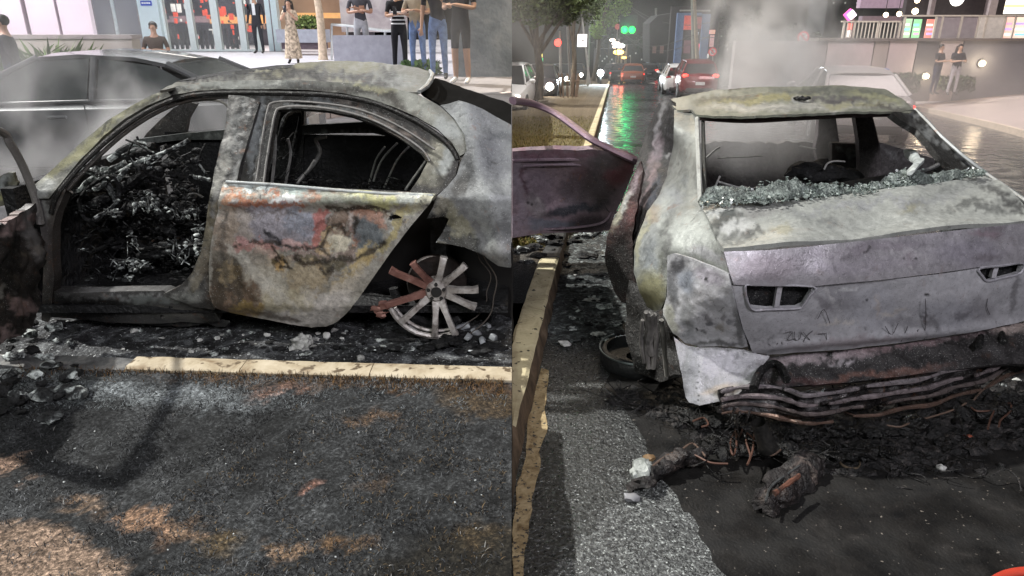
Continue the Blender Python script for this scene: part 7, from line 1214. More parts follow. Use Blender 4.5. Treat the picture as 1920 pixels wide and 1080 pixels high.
gd = thing_at('tree_guard', f, 'slatted guard round a sapling on the verge edge', 'tree guard'); gm = plain('guard_wood', (.20, .14, .10), .8, var=.3)
for k in range(11): a = 2 * math.pi * k / 11; mb = MB(); q = f + Vector((.32 * math.cos(a), .32 * math.sin(a), 0)); mb.tube([q, q + Vector((.1 * math.cos(a), 0, h))], .022, 5); part(mb, 'slat', gm, gd)
mb = MB(); mb.tube([f + Vector((.35 * math.cos(2 * math.pi * k / 20), .35 * math.sin(2 * math.pi * k / 20), h * .7)) for k in range(21)], .015, 5); part(mb, 'hoop', gm, gd)
# --- poles and signs
pole_m = plain('pole_grey', (.34, .34, .33), .6, .2)
def pole(name, px0, py0, px1, py1, d, r, label, cat, mat=pole_m):
    a = U(px0, py0, d=d); b = U(px1, py1, y=a.y); t = thing_at(name, a, label, cat); mb = MB(); mb.tube([a, a.lerp(b, .5), b], [r, r * .85, r * .7], 8); part(mb, 'shaft', mat, t); return t, a, b
def disc(par, name, px, py, y, r, mat, th=.03, n=28): mb = MB(); p = U(px, py, y=y); mb.lathe([(0, -th / 2), (r, -th / 2), (r, th / 2), (0, th / 2)], n, Matrix.Translation(p) @ Matrix.Rotation(math.pi / 2, 4, 'X')); return part(mb, name, mat, par)
def plate(par, name, px0, py0, px1, py1, y, mat, th=.04, bev=.0): A, B_ = U(px0, py1, y=y), U(px1, py0, y=y); pm_ = max(py0, min(py1, 60)); mb = MB(); mb.box((max(XR, U(px0, pm_, y=y).x), y, A.z), (U(px1, pm_, y=y).x, y + th, B_.z), None, bev); return part(mb, name, mat, par)
t, a, b = pole('sign_post', 1106, 158, 1090, 24, 30, .055, 'grey post carrying a white rectangular sign board over the verge', 'sign'); plate(t, 'board', 1083, 64, 1101, 88, a.y - .1, glow('sign_white', (.95, .93, .90), .75)); plate(t, 'mark', 1090, 74, 1095, 78, a.y - .11, plain('sign_mark', (.5, .5, .5), .5), .008)
for i, (x0, y0, x1, y1, d, lb) in enumerate([(1051, 138, 1050, 58, 32, 'slim post with a red lamp behind the big verge tree'), (1069, 150, 1064, 50, 33, 'slim grey post between the tree guard and the sign post'), (1077, 140, 1076, 100, 36, 'short grey post right of the tree guard'), (1121, 125, 1120, 75, 60, 'distant grey post beyond the white sign board'), (1238, 122, 1235, 60, 60, 'distant lamp post left of the blue framed building'), (1230, 15, 1230, 60, 62, 'thin mast on the grey gabled building')]):
    t, a, b = pole('post', x0, y0, x1, y1, d, .07 if d < 50 else .10, lb, 'post')
    if i == 0: disc(t, 'red_lamp', 1046, 80, a.y - .1, .16, glow('red_lamp', (1, .08, .06), 3.0))
t, a, b = pole('utility_pole', 1308, 120, 1301, -20, 42, .13, 'tall wooden utility pole in front of the blue framed building', 'pole', plain('pole_wood', (.34, .25, .18), .8, var=.2)); mb = MB(); c = U(1303, 20, y=a.y); mb.tube([c - Vector((.9, 0, 0)), c + Vector((.9, 0, 0))], .05, 6); part(mb, 'crossarm', pole_m, t)
pole('utility_pole', 1300, 120, 1297, -20, 44, .10, 'thinner grey pole close to the wooden utility pole', 'pole')
# round no-parking sign: white face, red ring, letter E with a stroke
def nopark(pxp, pyb, px, py, r, d, label):
    t, a, b = pole('road_sign', pxp, pyb, px, py - r * FPX / d - 2, d, .035, label, 'road sign'); y = a.y - .06
    disc(t, 'face', px, py, y, r, plain('sign_face', (.75, .70, .72), .5)); c = U(px, py, y=y - .03); rm = plain('sign_red', (.60, .03, .05), .5, emit=(.9, .05, .08), estr=.25); km = plain('sign_letter', (.05, .02, .03), .5)
    mb = MB(); mb.lathe([(r * .76, -.012), (r * 1.02, -.012), (r * 1.02, .012), (r * .76, .012)], 32, Matrix.Translation(c) @ Matrix.Rotation(math.pi / 2, 4, 'X'), close=True); part(mb, 'ring', rm, t)
    k = r * .42; mb = MB(); mb.box((c.x - k * .6, c.y - .012, c.z - k), (c.x - k * .3, c.y, c.z + k)); mb.box((c.x - k * .3, c.y - .012, c.z + k * .68), (c.x + k * .6, c.y, c.z + k)); mb.box((c.x - k * .3, c.y - .012, c.z - k * .16), (c.x + k * .45, c.y, c.z + k * .16)); mb.box((c.x - k * .3, c.y - .012, c.z - k), (c.x + k * .6, c.y, c.z - k * .68)); part(mb, 'letter', km, t)
    mb = MB(); M_ = Matrix.Translation(c + Vector((0, -.02, 0))) @ Matrix.Rotation(R(45), 4, 'Y'); mb.box((-r * .8, -.006, -r * .09), (r * .8, .006, r * .09), M_); part(mb, 'stroke', rm, t)
nopark(1506, 122, 1506, 70, .23, 28, 'round red ringed no parking sign in the smoke beside the plume'); nopark(1337, 155, 1336, 97, .22, 38, 'round red ringed no parking sign right of the red car')
for (px, py, s_, lb) in [(1244, 108, .28, 'round reddish sign far down the avenue'), (1158, 50, .22, 'round reddish sign just left of the green signal')]:
    t = thing_at('road_sign', U(px, py, d=62), lb, 'road sign'); disc(t, 'face', px, py, 58, s_, plain('faded_red', (.55, .12, .10), .5, emit=(1, .25, .2), estr=.25)); mb = MB(); c = U(px, py, y=58.1); mb.tube([c, Vector((c.x, c.y, zr(58)))], .04, 6); part(mb, 'post', pole_m, t)
# hanging traffic light, two green lenses
def signal(px, py, d, label, col, n, mastx, r=.16):
    c = U(px, py, d=d); t = thing_at('traffic_light', c, label, 'traffic light'); hs = plain('signal_black', (.01, .01, .01), .5)
    mb = MB(); mb.box((c.x - r * 1.3 * n, c.y + .02, c.z - r * 1.4), (c.x + r * 1.3 * n, c.y + .25, c.z + r * 4.2), None, .03); part(mb, 'housing', hs, t)
    for k in range(n): mb = MB(); p = c + Vector(((k - (n - 1) / 2) * r * 2.3, 0, 0)); mb.lump(p, r, 0, 0, 3, (1, .4, 1)); part(mb, 'lens', col, t)
    m0 = U(mastx, py - 8, y=c.y + .2); mb = MB(); mb.tube([Vector((m0.x, m0.y, zr(m0.y))), Vector((m0.x, m0.y, m0.z + .3)), Vector((c.x, c.y + .15, m0.z + .25))], .07, 8); part(mb, 'mast', pole_m, t); return t
gg = glow('signal_green', (0.0, 1.0, .07), 5)
signal(1178, 56, 42, 'hanging traffic light glowing bright green over the avenue', gg, 2, 1106, .20); signal(1262, 102, 60, 'small distant traffic light glowing teal near the blue framed building', glow('signal_teal', (.0, .6, .45), 1.6), 1, 1250, .17)
gl2 = thing_at('light_sign', U(1010, 110, d=40), 'small illuminated yellow and green sign behind the verge tree', 'sign'); yv_ = 37
plate(gl2, 'yellow_panel', 1005, 100, 1017, 108, yv_, glow('sign_yellow', (1, .85, .25), 2.2)); plate(gl2, 'green_panel', 1005, 109, 1018, 116, yv_, glow('sign_green', (.05, .8, .3), 1.6)); plate(gl2, 'lower_green_panel', 1008, 119, 1018, 126, yv_, glow('sign_green', (.05, .8, .3), 1.6)); mb = MB(); c = U(1012, 126, y=yv_ + .05); mb.tube([c, Vector((c.x, c.y, zr(yv_)))], .06, 6); part(mb, 'post', pole_m, gl2)
# --- traffic
red_p = plain('red_car_paint', (.16, .008, .012), .25, .2, var=.05, coat=.6); wht = plain('white_car_paint', (.72, .72, .72), .3, var=.04, coat=.5); slv = plain('silver_car_paint', (.52, .48, .49), .3, .3, var=.05, coat=.5); drk = plain('dark_car_paint', (.03, .03, .035), .3, var=.05, coat=.4); orp = plain('orange_car_paint', (.24, .06, .02), .3, var=.05)
def put(px, pyb, d, **k): f = U(px, pyb, d=d); f.z = zr(f.y); return car(f, **k)
hd = 90 - 8.1
put(1300, 165, 33, rz=hd + 1, label='red hatchback with glowing tail lights waiting ahead of the burnt car', paint=red_p, tail=7, hatch=True, zs=1.14, detail=False)
put(1271, 165, 36, rz=hd, label='white car half hidden on the left of the red hatchback', paint=wht, hatch=True, detail=False)
put(1186, 140, 52, rz=hd, label='orange lit car with tail lights in the distance on the avenue', paint=orp, tail=8, detail=False)
put(1163, 136, 56, rz=hd, label='distant car with red tail lights left of the orange lit car', paint=drk, tail=12, detail=False, group=None)
put(1148, 134, 64, rz=hd, label='distant car with red tail lights nearest the bright white headlight', paint=drk, tail=12, detail=False)
put(1216, 132, 66, rz=hd, label='distant car with red tail lights right of the orange lit car', paint=drk, tail=10, detail=False, hatch=True)
f = U(1585, 176, d=15.2); car(Vector((f.x, f.y, zr(f.y))), rz=hd - 4, label='silver sedan in the smoke just beyond the roof of the burnt car', paint=slv, tail=4)
def onc(px, d, label, **k): f = U(px, 150, d=d); f.z = zr(f.y); return car(f, rz=hd + 180, label=label, **k)
onc(948, 23, 'white car at the left edge beyond the verge with lit headlights', paint=wht, head=5, hatch=True, detail=False)
onc(1014, 32, 'oncoming car with glaring warm headlights behind the verge tree', paint=drk, head=26, detail=False); onc(1050, 46, 'oncoming car with warm headlights right of the tree trunk', paint=drk, head=18, detail=False); onc(1078, 60, 'distant oncoming car with headlights near the sign post', paint=drk, head=18, detail=False)
# motorcycle-like single bright white lamp far down the lane
f = U(1124, 138, d=48); f.z = zr(f.y)
mc = thing_at('motorcycle', f, 'oncoming motorcycle with one glaring white headlight in the lane by the kerb', 'motorcycle'); bk = plain('bike_black', (.02, .02, .02), .5)
for dy in (-.65, .65):
    wl = bpy.data.objects.new('wheel', None); COL.objects.link(wl); wl.parent = mc; wl.location = (0, dy, .31); mb = MB(); mb.lathe([(.22, -.05), (.31, -.05), (.31, .05), (.22, .05)], 20, Matrix.Translation(f + Vector((0, dy, .31))) @ Matrix.Rotation(math.pi / 2, 4, 'Y'), close=True); part(mb, 'tyre', bk, wl)
mb = MB(); mb.tube([f + Vector((0, .6, .6)), f + Vector((0, .1, .75)), f + Vector((0, -.4, .85)), f + Vector((0, -.65, .33))], [.12, .16, .12, .05], 8); part(mb, 'frame', bk, mc); mb = MB(); mb.tube([f + Vector((-.35, -.35, 1.0)), f + Vector((.35, -.35, 1.0))], .02, 6); part(mb, 'handlebar', bk, mc)
mb = MB(); mb.lump(f + Vector((0, -.6, .86)), .22, 0, 0, 3, (1, .6, 1)); part(mb, 'headlight', glow('bike_glow', (.82, .96, 1.0), 30), mc)
lamp('SPOT', 'motorcycle_beam', f + Vector((0, -.95, .9)), 2600, (.80, .93, 1.0), f + Vector((-5.2, -36, -.2)), .16, spot=70); lamp('POINT', 'motorcycle_glow', f + Vector((0, -1.0, .95)), 60, (.80, .95, 1.0), size=.2)
lamp('POINT', 'signal_glow', U(1178, 56, d=41.5), 60, (.02, 1, .35), size=.25)
for px_, py_ in ((1285, 132), (1318, 132)): lamp('POINT', 'tail_glow', U(px_, py_, d=32.2), 14, (1, .05, .03), size=.12)
for px_, d_ in ((1016, 31), (1004, 31), (1050, 44), (1078, 58), (1155, 52), (1166, 50)): lamp('POINT', 'car_glow', U(px_, 140, d=d_ - 1.4), 30 if px_ < 1100 else 16, (1, .80, .62) if px_ < 1100 else (1, .2, .12), size=.15)
for i, (px, py, c, s_) in enumerate([(1148, 75, (1, .82, .7), .14), (1155, 82, (1, .85, .8), .2), (1163, 86, (1, .9, .9), .22), (1160, 98, (1, .62, .12), .26), (1170, 108, (1, .5, .1), .12), (1153, 88, (1, .8, .6), .12)]):
    p = U(px, py, d=78); t = thing_at('street_light', p, ['faint lamp at the left of the distant lamp cluster', 'white lamp in the middle of the distant lamp cluster', 'brightest white lamp of the distant lamp cluster', 'amber lamp below the distant lamp cluster', 'small amber lamp lowest in the distant cluster', 'small warm lamp under the white lamps of the cluster'][i], 'street lamp'); mb = MB(); mb.lump(p, s_ * 1.5, .1, i, 2, (1.6, .6, .7)); part(mb, 'lantern', glow('street_glow_%d' % i, c, 7), t); mb = MB(); mb.tube([p + Vector((0, .2, 0)), p + Vector((.8, .3, .1)), Vector((p.x + .8, p.y + .3, zr(p.y)))], .06, 6); part(mb, 'post', pole_m, t)
# --- far buildings
bb = thing_at('blue_building', U(1298, 120, d=56), 'building with a blue framed front and red lit openings beyond the red hatchback', 'building'); blu = plain('blue_facade', (.10, .15, .26), .7, var=.25, emit=(.2, .34, .66), estr=.13); yB = 52
for a in ((1268, 24, 1281, 118), (1316, 26, 1330, 118)): plate(bb, 'pier', *a, yB, blu, .3)
plate(bb, 'lintel', 1281, 24, 1316, 29, yB + .1, blu, .25); plate(bb, 'backing', 1256, 12, 1346, 124, yB + 2, plain('night_wall', (.035, .03, .035), .8), .4)
for a, c in (((1282, 29, 1296, 56), (.5, .07, .05)), ((1299, 32, 1315, 54), (.22, .04, .04)), ((1310, 82, 1324, 100), (1, .08, .10)), ((1284, 76, 1296, 100), (.12, .05, .06)), ((1330, 56, 1341, 64), (.9, .45, .35)), ((1298, 60, 1310, 66), (.6, .66, .7)), ((1314, 100, 1320, 107), (1, .9, .9)), ((1325, 101, 1329, 109), (1, .95, .9)), ((1333, 66, 1340, 88), (.55, .35, .34))): plate(bb, 'lit_opening', *a, yB + 1.6, plain('opening_%d_%d' % (a[0], a[1]), c, .6, emit=c, estr=.7), .2)
gb = thing_at('gabled_building', U(1240, 116, d=60), 'dim grey gabled building left of the blue framed front', 'building'); yG = 57
A = [U(px, py, y=yG) for px, py in ((1218, 118), (1218, 44), (1234, 29), (1266, 24), (1266, 118))]; mb = MB(); mb.add(A + [q + Vector((0, 3, 0)) for q in A], [(0, 1, 2, 3, 4), (9, 8, 7, 6, 5)] + [(i, 5 + i, 5 + (i + 1) % 5, (i + 1) % 5) for i in range(5)]); part(mb, 'wall', plain('dim_grey_wall', (.035, .037, .042), .9, var=.3, scale=1.5), gb, smooth=False)
for k in range(3): plate(gb, 'window', 1224 + 14 * k, 86, 1231 + 14 * k, 100, yG - .05, plain('dim_window', (.16, .11, .10), .4, emit=(.6, .3, .25), estr=.12))
for i, (x0, x1, y0, y1, d, c, lb) in enumerate([(1120, 1150, 92, 128, 95, (.05, .05, .06), 'dark distant block at the end of the avenue behind the bright headlight'), (1150, 1222, 84, 126, 100, (.045, .045, .055), 'dark distant block behind the far traffic'), (1226, 1262, 104, 124, 70, (.20, .26, .34), 'pale blue low kiosk below the gabled building'), (1342, 1420, 40, 128, 75, (.03, .035, .04), 'dark distant block hidden in the smoke'), (1544, 1690, -160, 76, 62, (.03, .035, .04), 'dark tower block beyond the terrace at the right')]):
    f = U((x0 + x1) / 2, y1, d=d); t = thing_at('far_building', f, lb, 'building'); plate(t, 'wall', x0, y0, x1, y1 + 6, f.y, plain('far_wall_%d' % i, c, .8, var=.2), 4)
    for k in range(6): px = x0 + (x1 - x0) * (.12 + .15 * k); py = y0 + (y1 - y0) * (.3 + .4 * ((k * 37) % 10) / 10); plate(t, 'window', px, max(py, 4), px + 2.5, max(py, 4) + 3, f.y - .03, plain('far_lit_window', (.4, .4, .38), .4, emit=(.8, .85, .8), estr=.4), .02)
# crossing bars and lane line on the avenue
pm = plain('road_paint', (.62, .60, .54), .5, var=.2)
for i, px in enumerate((1166, 1199, 1223, 1245)):
    A = GR(px, 157); mb = MB(); s_ = Vector((.28, 0, 0)); dd_ = Vector((RD.x, RD.y, -.046)) * 2.2; mb.add([A - s_, A + s_, A + s_ + dd_, A - s_ + dd_], [(0, 1, 2, 3)]); mb.v = [v + Vector((0, 0, .006)) for v in mb.v]; prop(mb.build('crossing_stripe', plain('crossing_yellow', (.60, .46, .22), .5, var=.2) if i == 0 else pm, None, False), kind='structure')
# --- pavement, retaining wall and terrace at the right
kc = [(1560, 190, GR(1560, 190)), (1650, 198, GR(1650, 198)), (1740, 212, GR(1740, 212)), (1830, 234, GR(1830, 234)), (1925, 258, GR(1925, 258))]
wb = [(1480, 176, at(1480, 176, 25)), (1690, 173, at(1690, 173, 25)), (1800, 166, at(1800, 166, 26)), (1925, 149, at(1925, 149, 28))]
def lift(c, h): return [(a, b, p + Vector((0, 0, h))) for a, b, p in c]
pvm = plain('pale_pavement', (.40, .33, .31), .55, var=.10, scale=2)
V = []; F = []
top = [at(1470, 177, 25.2), at(1690, 174, 25.2), at(1800, 167, 26.2), at(1930, 149, 28.2), at(2100, 140, 30)]; bot = [p for _a, _b, p in lift(kc, .13)]
bot[-1] = GR(2060, 300) + Vector((0, 0, .13)); bot[-2] = GR(1870, 244) + Vector((0, 0, .13))
for k in range(5):
    for j in range(9): V.append(bot[k].lerp(top[k], j / 8))
F = [(k * 9 + j, (k + 1) * 9 + j, (k + 1) * 9 + j + 1, k * 9 + j + 1) for k in range(4) for j in range(8)]
prop(mesh('pavement', V, F, pvm), kind='structure')
mb = MB()
for a, b in zip(bot[:-1], bot[1:]): n_ = Vector((b.y - a.y, -(b.x - a.x), 0)).normalized() * -.15; mb.add([a, b, b + n_, a + n_, a - Vector((0, 0, .25)), b - Vector((0, 0, .25))], [(0, 1, 2, 3), (0, 4, 5, 1)])
mb.v = [v + Vector((0, 0, .012)) for v in mb.v]; prop(mb.build('kerb', plain('far_kerb', (.62, .52, .42), .6, var=.15), None, False), kind='structure')
yW = 23.6
rw_ = thing_at('retaining_wall', U(1730, 174, y=yW), 'retaining wall of pale and dark panels below the terrace at the right', 'wall')
for i, (x0, x1, c) in enumerate([(1380, 1552, (.24, .21, .21)), (1554, 1640, (.50, .42, .42)), (1642, 1668, (.38, .32, .29)), (1670, 1721, (.50, .42, .42)), (1723, 1763, (.10, .095, .10)), (1765, 1807, (.46, .40, .40)), (1809, 2100, (.17, .17, .19))]): plate(rw_, 'panel', x0, 77, x1, 190, yW + (.0 if i % 2 else .03), plain('wall_panel_%d' % i, c, .6, var=.12, scale=1.5), .3)
plate(rw_, 'coping', 1536, 72, 2100, 77, yW - .1, plain('wall_coping_dark', (.14, .12, .11), .7), .8)
tr = thing_at('terrace_railing', U(1750, 72, y=yW + .3), 'pale terrace railing of bars and glass along the top of the retaining wall', 'railing'); rmat = plain('railing_paint', (.62, .58, .50), .5, var=.05)
for px in list(range(1580, 1690, 7)): plate(tr, 'baluster', px, 42, px + 1.4, 72, yW + .35, rmat, .03)
for px in (1580, 1600, 1645, 1685, 1692, 1750, 1762, 1798, 1830, 1845, 1880, 1898): plate(tr, 'post', px, 30 if px > 1690 else 40, px + 3, 72, yW + .3, rmat, .06)
plate(tr, 'top_rail', 1578, 39, 1692, 42, yW + .3, rmat, .06); plate(tr, 'top_rail', 1692, 28, 2000, 31, yW + .3, rmat, .06)
for a in ((1752, 1796), (1801, 1829)): plate(tr, 'glass_panel', a[0], 32, a[1], 72, yW + .34, plain('terrace_glass', (.34, .31, .33), .2, var=.1), .02)
plate(tr, 'pale_panel', 1834, 30, 1878, 72, yW + .34, plain('terrace_pale', (.58, .55, .50), .4, emit=(1, .9, .8), estr=.10), .02)
# lit posters, signs and lamps of the terrace
pos = [((1693, 35, 1707, 71), (.42, .62, .40), 'lit green and white poster on the terrace, leftmost of the three', 'poster'), ((1711, 36, 1725, 71), (.30, .66, .34), 'lit bright green poster in the middle of the terrace posters', 'poster'), ((1735, 36, 1751, 71), (.72, .25, .20), 'lit red and white poster on the terrace, rightmost of the three', 'poster'), ((1881, 32, 1899, 74), (.95, .55, .45), 'large lit pink and white poster at the right edge of the terrace', 'poster'), ((1901, 32, 1930, 74), (.98, .70, .55), 'large lit orange and white poster touching the right border', 'poster')]
for i, (a, c, lb, ct) in enumerate(pos):
    t = thing_at('poster', U(a[0], a[3], y=yW + .6), lb, ct); plate(t, 'panel', *a, yW + .6, glow('poster_%d' % i, c, .9), .04)
    for k in range(3): yy = a[1] + (a[3] - a[1]) * (.25 + .24 * k); plate(t, 'printed_band', a[0] + 2, yy, a[2] - 2, yy + 4, yW + .59, glow('poster_band_%d_%d' % (i, k), [(.9, .95, .9), (.3, .7, .9), (.95, .9, .8), (.85, .4, .6), (.5, .4, .85)][(i + k) % 5], .9), .008)
sgn = thing_at('lit_sign', U(1905, 24, y=yW + 3), 'glaring white and yellow shop sign at the top right corner', 'sign'); plate(sgn, 'panel', 1884, -60, 1990, 26, yW + 3, glow('shop_white', (1, .93, .78), 1.6), .1); plate(sgn, 'stripe', 1884, 8, 1990, 14, yW + 2.98, glow('shop_yellow', (1, .8, .3), 1.4), .01)
dia = thing_at('diamond_sign', U(1597, 29, y=yW + 1), 'glowing white and magenta diamond sign on the terrace corner', 'sign'); c = U(1597, 28, y=yW + 1); mb = MB(); mb.box((-.11, -.03, -.11), (.11, .03, .11), Matrix.Translation(c) @ Matrix.Rotation(R(45), 4, 'Y')); part(mb, 'panel', glow('diamond_white', (1, .85, .95), 2.4), dia); mb = MB(); c2 = c + Vector((-.06, .04, 0)); mb.box((-.14, -.03, -.14), (.14, .03, .14), Matrix.Translation(c2) @ Matrix.Rotation(R(45), 4, 'Y')); part(mb, 'border', glow('diamond_magenta', (.9, .1, .45), 1.4), dia)
plate(dia, 'post', 1595, 36, 1599, 72, yW + 1, plain('sign_post_dark', (.2, .1, .1), .6)); plate(dia, 'red_panel', 1590, 44, 1597, 56, yW + .98, glow('dia_red', (.9, .15, .12), .9)); plate(dia, 'white_panel', 1588, 57, 1596, 70, yW + .98, glow('dia_white', (.95, .9, .85), 1.0))
for i, (px, py, s_, lb) in enumerate([(1661, 28, .08, 'warm globe lamp over the terrace, leftmost of the row'), (1686, 26, .08, 'warm globe lamp over the terrace, second of the row'), (1716, 21, .10, 'warm globe lamp over the terrace, largest of the row'), (1720, 1, .08, 'warm globe lamp highest over the terrace')]):
    p = U(px, py, y=yW + 2); t = thing_at('globe_lamp', p, lb, 'lamp'); mb = MB(); mb.lump(p, s_, 0, 0, 3); part(mb, 'globe', glow('terrace_globe', (1, .80, .50), 9), t); mb = MB(); mb.tube([p + Vector((0, .05, 0)), p + Vector((0, .05, 1.6))], .012, 5); part(mb, 'cord', plain('cord_black', (.01, .01, .01), .6), t)
p = U(1795, -2, y=yW + 2); t = thing_at('round_sign', p, 'glowing round white sign cut by the top border above the terrace', 'sign'); disc(t, 'face', 1795, -3, p.y, .24, glow('round_white', (1, .95, .88), 3)); disc(t, 'backing', 1795, -3, p.y + .06, .27, plain('sign_back', (.05, .05, .05), .6))
tb = thing_at('terrace_building', U(1800, 30, y=yW + 6), 'dark building with a mauve fascia rising behind the terrace', 'building'); plate(tb, 'wall', 1690, -200, 2100, 80, yW + 6, plain('dark_plaster', (.06, .05, .055), .7, var=.2), .4); plate(tb, 'fascia', 1612, -60, 1692, 15, yW + 4, plain('mauve_fascia', (.32, .24, .31), .6, emit=(.5, .36, .48), estr=.22), .3); plate(tb, 'pier', 1852, -80, 1866, 30, yW + 5, plain('pale_pier', (.34, .29, .30), .6), .3); plate(tb, 'pier', 1742, -80, 1750, 30, yW + 5, plain('pale_pier', (.34, .29, .30), .6), .2); plate(tb, 'fascia_base', 1616, 30, 1690, 40, yW + 3, plain('mauve_base', (.20, .15, .19), .6), .3)
# wall lamps
for i, (px, py, lb) in enumerate([(1738, 143, 'glowing round lamp low on the dark panel of the retaining wall'), (1844, 119, 'glowing round lamp on the grey right part of the retaining wall')]):
    p = U(px, py, y=yW - .12); t = thing_at('wall_lamp', p, lb, 'lamp'); mb = MB(); mb.lump(p, .07, 0, 0, 3, (1, .7, 1)); part(mb, 'bulb', glow('wall_bulb', (1, .84, .55), 14), t); mb = MB(); mb.lathe([(0, 0), (.12, 0), (.12, .05), (0, .05)], 16, Matrix.Translation(p + Vector((0, .12, 0))) @ Matrix.Rotation(math.pi / 2, 4, 'X')); part(mb, 'base', pole_m, t); lamp('POINT', 'wall_lamp_light', p - Vector((0, .22, 0)), 22, (1, .8, .55), size=.1)
# hedges, cart, people
for i, (px, py, w_, h_, lb) in enumerate([(1690, 176, 1.0, .66, 'dark clipped hedge by the pale wall left of the dark panel'), (1662, 176, .6, .5, 'low hedge end beside the blue topped cart'), (1788, 172, 1.1, .5, 'thin hedge behind the two bystanders'), (1565, 178, 1.2, .5, 'low hedge behind the silver sedan')]): bush('hedge', U(px, py, y=yW - .5), w_, h_, lb, (.05, .07, .035), 800, .06, seed=60 + i)
ct = thing_at('blue_cart', U(1656, 178, y=yW - 1.2), 'small cart with a blue top on thin legs beside the silver sedan', 'cart'); plate(ct, 'top', 1641, 129, 1668, 139, yW - 1.2, plain('blue_top', (.14, .20, .50), .5), .4)
for px in (1645, 1653, 1667): plate(ct, 'leg', px, 139, px + 1.6, 178, yW - 1.2, pole_m, .03)
f = U(1748, 177, y=yW - 1.0); h = U(1758, 84, y=f.y).z - f.z; person(f, max(1.5, min(1.8, h)), -60, 'person in dark clothes beside the dark wall panel, arm stretched to the woman', blk, navy, pose='hold', longsleeve=False)
f = U(1782, 178, y=yW - 1.3); h = U(1778, 86, y=f.y).z - f.z; person(f, max(1.5, min(1.75, h)), -95, 'long haired woman in a black T-shirt and pale trousers before the pale wall panel', blk, cloth('pale_trousers', (.42, .40, .42)), pose='hold', hair='long', broad=.9)
# overhead cables
cab = plain('cable_black', (.015, .015, .015), .6)
for i, (a, b) in enumerate([((1172, 6), (1400, 24)), ((1150, 44), (1300, 66)), ((1160, 60), (1330, 68)), ((1180, 14), (1420, 60))]):
    A, B_ = U(*a, d=60), U(*b, d=42); mb = MB(); mb.tube([A.lerp(B_, k / 8) - Vector((0, 0, 1.2 * math.sin(math.pi * k / 8))) for k in range(9)], .02, 5); prop(mb.build('overhead_cable', cab), 'thin black cable strung across the avenue above the traffic', 'cable', 'overhead cables')
# street lamps over the avenue and the light of the terrace
lamp('AREA', 'terrace_light', Vector((10.5, 17.5, 6.5)), 620, (1, .86, .84), (11, 23, .3), 4); lamp('AREA', 'avenue_lamp', Vector((3, 24, 7)), 900, (1, .95, .9), (2, 30, -1), 3); lamp('AREA', 'verge_lamp', Vector((1.3, 12, 5.5)), 260, (1, .82, .6), (1, 12, 0), 2)

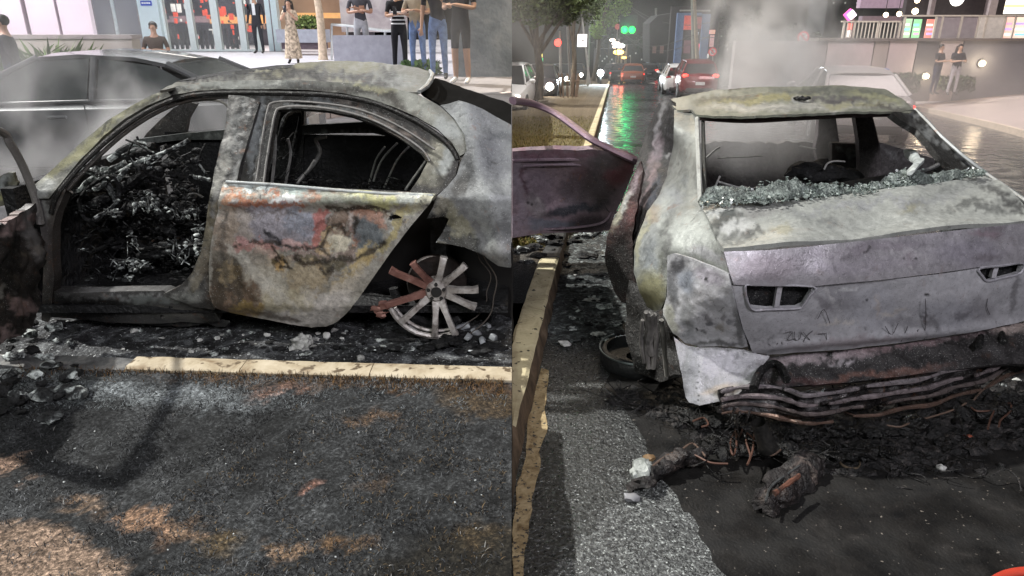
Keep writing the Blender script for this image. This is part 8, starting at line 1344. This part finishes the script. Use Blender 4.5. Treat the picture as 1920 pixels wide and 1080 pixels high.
# ================================================================== smoke and steam
def smoke(name, c, s, dens, label, scale=1.2, seed=0.0, lo=.45, hi=.75, col=(.93, .92, .93), stretch=(1, 1, .7), detail=4, soft=1.0, rot=0):
    mb = MB(); mb.lump((0, 0, 0), 1.0, .08, seed, 3); V = [Vector((v.x * s[0], v.y * s[1], v.z * s[2])) for v in mb.v]
    me = bpy.data.meshes.new(name); me.from_pydata([tuple(v) for v in V], [], mb.f); o = bpy.data.objects.new(name, me); COL.objects.link(o); o.location = c; o.rotation_euler = (0, R(rot), 0)
    m = bpy.data.materials.new(name); m.use_nodes = True; t = m.node_tree; t.nodes.clear(); out = N_(t, 'ShaderNodeOutputMaterial'); pv = N_(t, 'ShaderNodeVolumePrincipled'); pv.inputs['Color'].default_value = (*col, 1); pv.inputs['Anisotropy'].default_value = 0.1
    tc = N_(t, 'ShaderNodeTexCoord'); mp = N_(t, 'ShaderNodeMapping'); mp.inputs['Scale'].default_value = stretch; mp.inputs['Location'].default_value = (seed, seed * .7, 0); t.links.new(tc.outputs['Object'], mp.inputs[0])
    n = N_(t, 'ShaderNodeTexNoise'); n.inputs['Scale'].default_value = scale; n.inputs['Detail'].default_value = detail; n.inputs['Distortion'].default_value = .9; t.links.new(mp.outputs[0], n.inputs['Vector'])
    r = N_(t, 'ShaderNodeMapRange', interpolation_type='SMOOTHSTEP'); r.inputs[1].default_value = lo; r.inputs[2].default_value = hi; t.links.new(n.outputs[0], r.inputs[0])
    sc_ = N_(t, 'ShaderNodeVectorMath', operation='MULTIPLY'); sc_.inputs[1].default_value = (1 / s[0], 1 / s[1], 1 / s[2]); t.links.new(tc.outputs['Object'], sc_.inputs[0])
    ln = N_(t, 'ShaderNodeVectorMath', operation='LENGTH'); t.links.new(sc_.outputs[0], ln.inputs[0]); f = N_(t, 'ShaderNodeMapRange', interpolation_type='SMOOTHSTEP'); f.inputs[1].default_value = 1.0; f.inputs[2].default_value = 1.0 - soft; f.inputs[3].default_value = 0; f.inputs[4].default_value = 1; t.links.new(ln.outputs['Value'], f.inputs[0])
    a = N_(t, 'ShaderNodeMath', operation='MULTIPLY'); t.links.new(r.outputs[0], a.inputs[0]); t.links.new(f.outputs[0], a.inputs[1]); b = N_(t, 'ShaderNodeMath', operation='MULTIPLY'); b.inputs[1].default_value = dens; t.links.new(a.outputs[0], b.inputs[0]); t.links.new(b.outputs[0], pv.inputs['Density']); t.links.new(pv.outputs[0], out.inputs['Volume'])
    me.materials.append(m); return prop(o, label, 'smoke', None, 'stuff')
smoke('smoke', U(200, 250, d=5.6), (1.6, .9, 1.2), 2.0, 'white steam drifting between the burnt car and the passing grey sedan', 1.5, 3.0, .40, .70, detail=6)
smoke('smoke', U(300, 40, d=12), (4.5, 2, 2.4), .02, 'thin smoke haze in front of the white facade', .5, 5.0, .3, .7)
smoke('smoke', U(915, 80, d=10.5), (1.6, 1.4, 2.0), .2, 'thin smoke haze rising behind the boot of the burnt car', .8, 9.0, .3, .7)
smoke('smoke', U(1455, 70, d=7.6), (1.15, .9, 1.9), 5.5, 'dense pale smoke plume rising from the burnt car', 1.7, 2.0, .42, .70, detail=7, rot=6)
smoke('smoke', U(1440, 110, d=8.4), (.7, .6, 1.0), 3.0, 'thicker core of the smoke plume behind the roof of the burnt car', 2.4, 4.0, .40, .66, detail=7)
smoke('smoke', U(1420, 255, d=4.9), (.62, .8, .34), 4.0, 'pale smoke hanging in the cabin behind the rear window', 2.2, 12.0, .32, .7)
smoke('smoke', U(1790, 190, d=13), (4.8, 3.4, 1.7), .42, 'low smoke drifting over the pavement at the right', .5, 7.0, .3, .7, (.78, .70, .68))
smoke('smoke', U(1560, 120, d=11), (2.6, 2.0, 1.3), .30, 'thin smoke around the silver sedan', .7, 15.0, .3, .7)
smoke('smoke', U(1650, 490, d=2.75), (.45, .25, .14), .5, 'faint steam along the boot of the burnt car', 3, 22.0, .4, .75)
smoke('smoke', Vector((4.5, 36, 1.2)), (9, 13, 4.2), .032, 'hazy air glowing round the traffic lamps far down the avenue', .25, 31.0, .2, .7, (.9, .9, .9), detail=2)
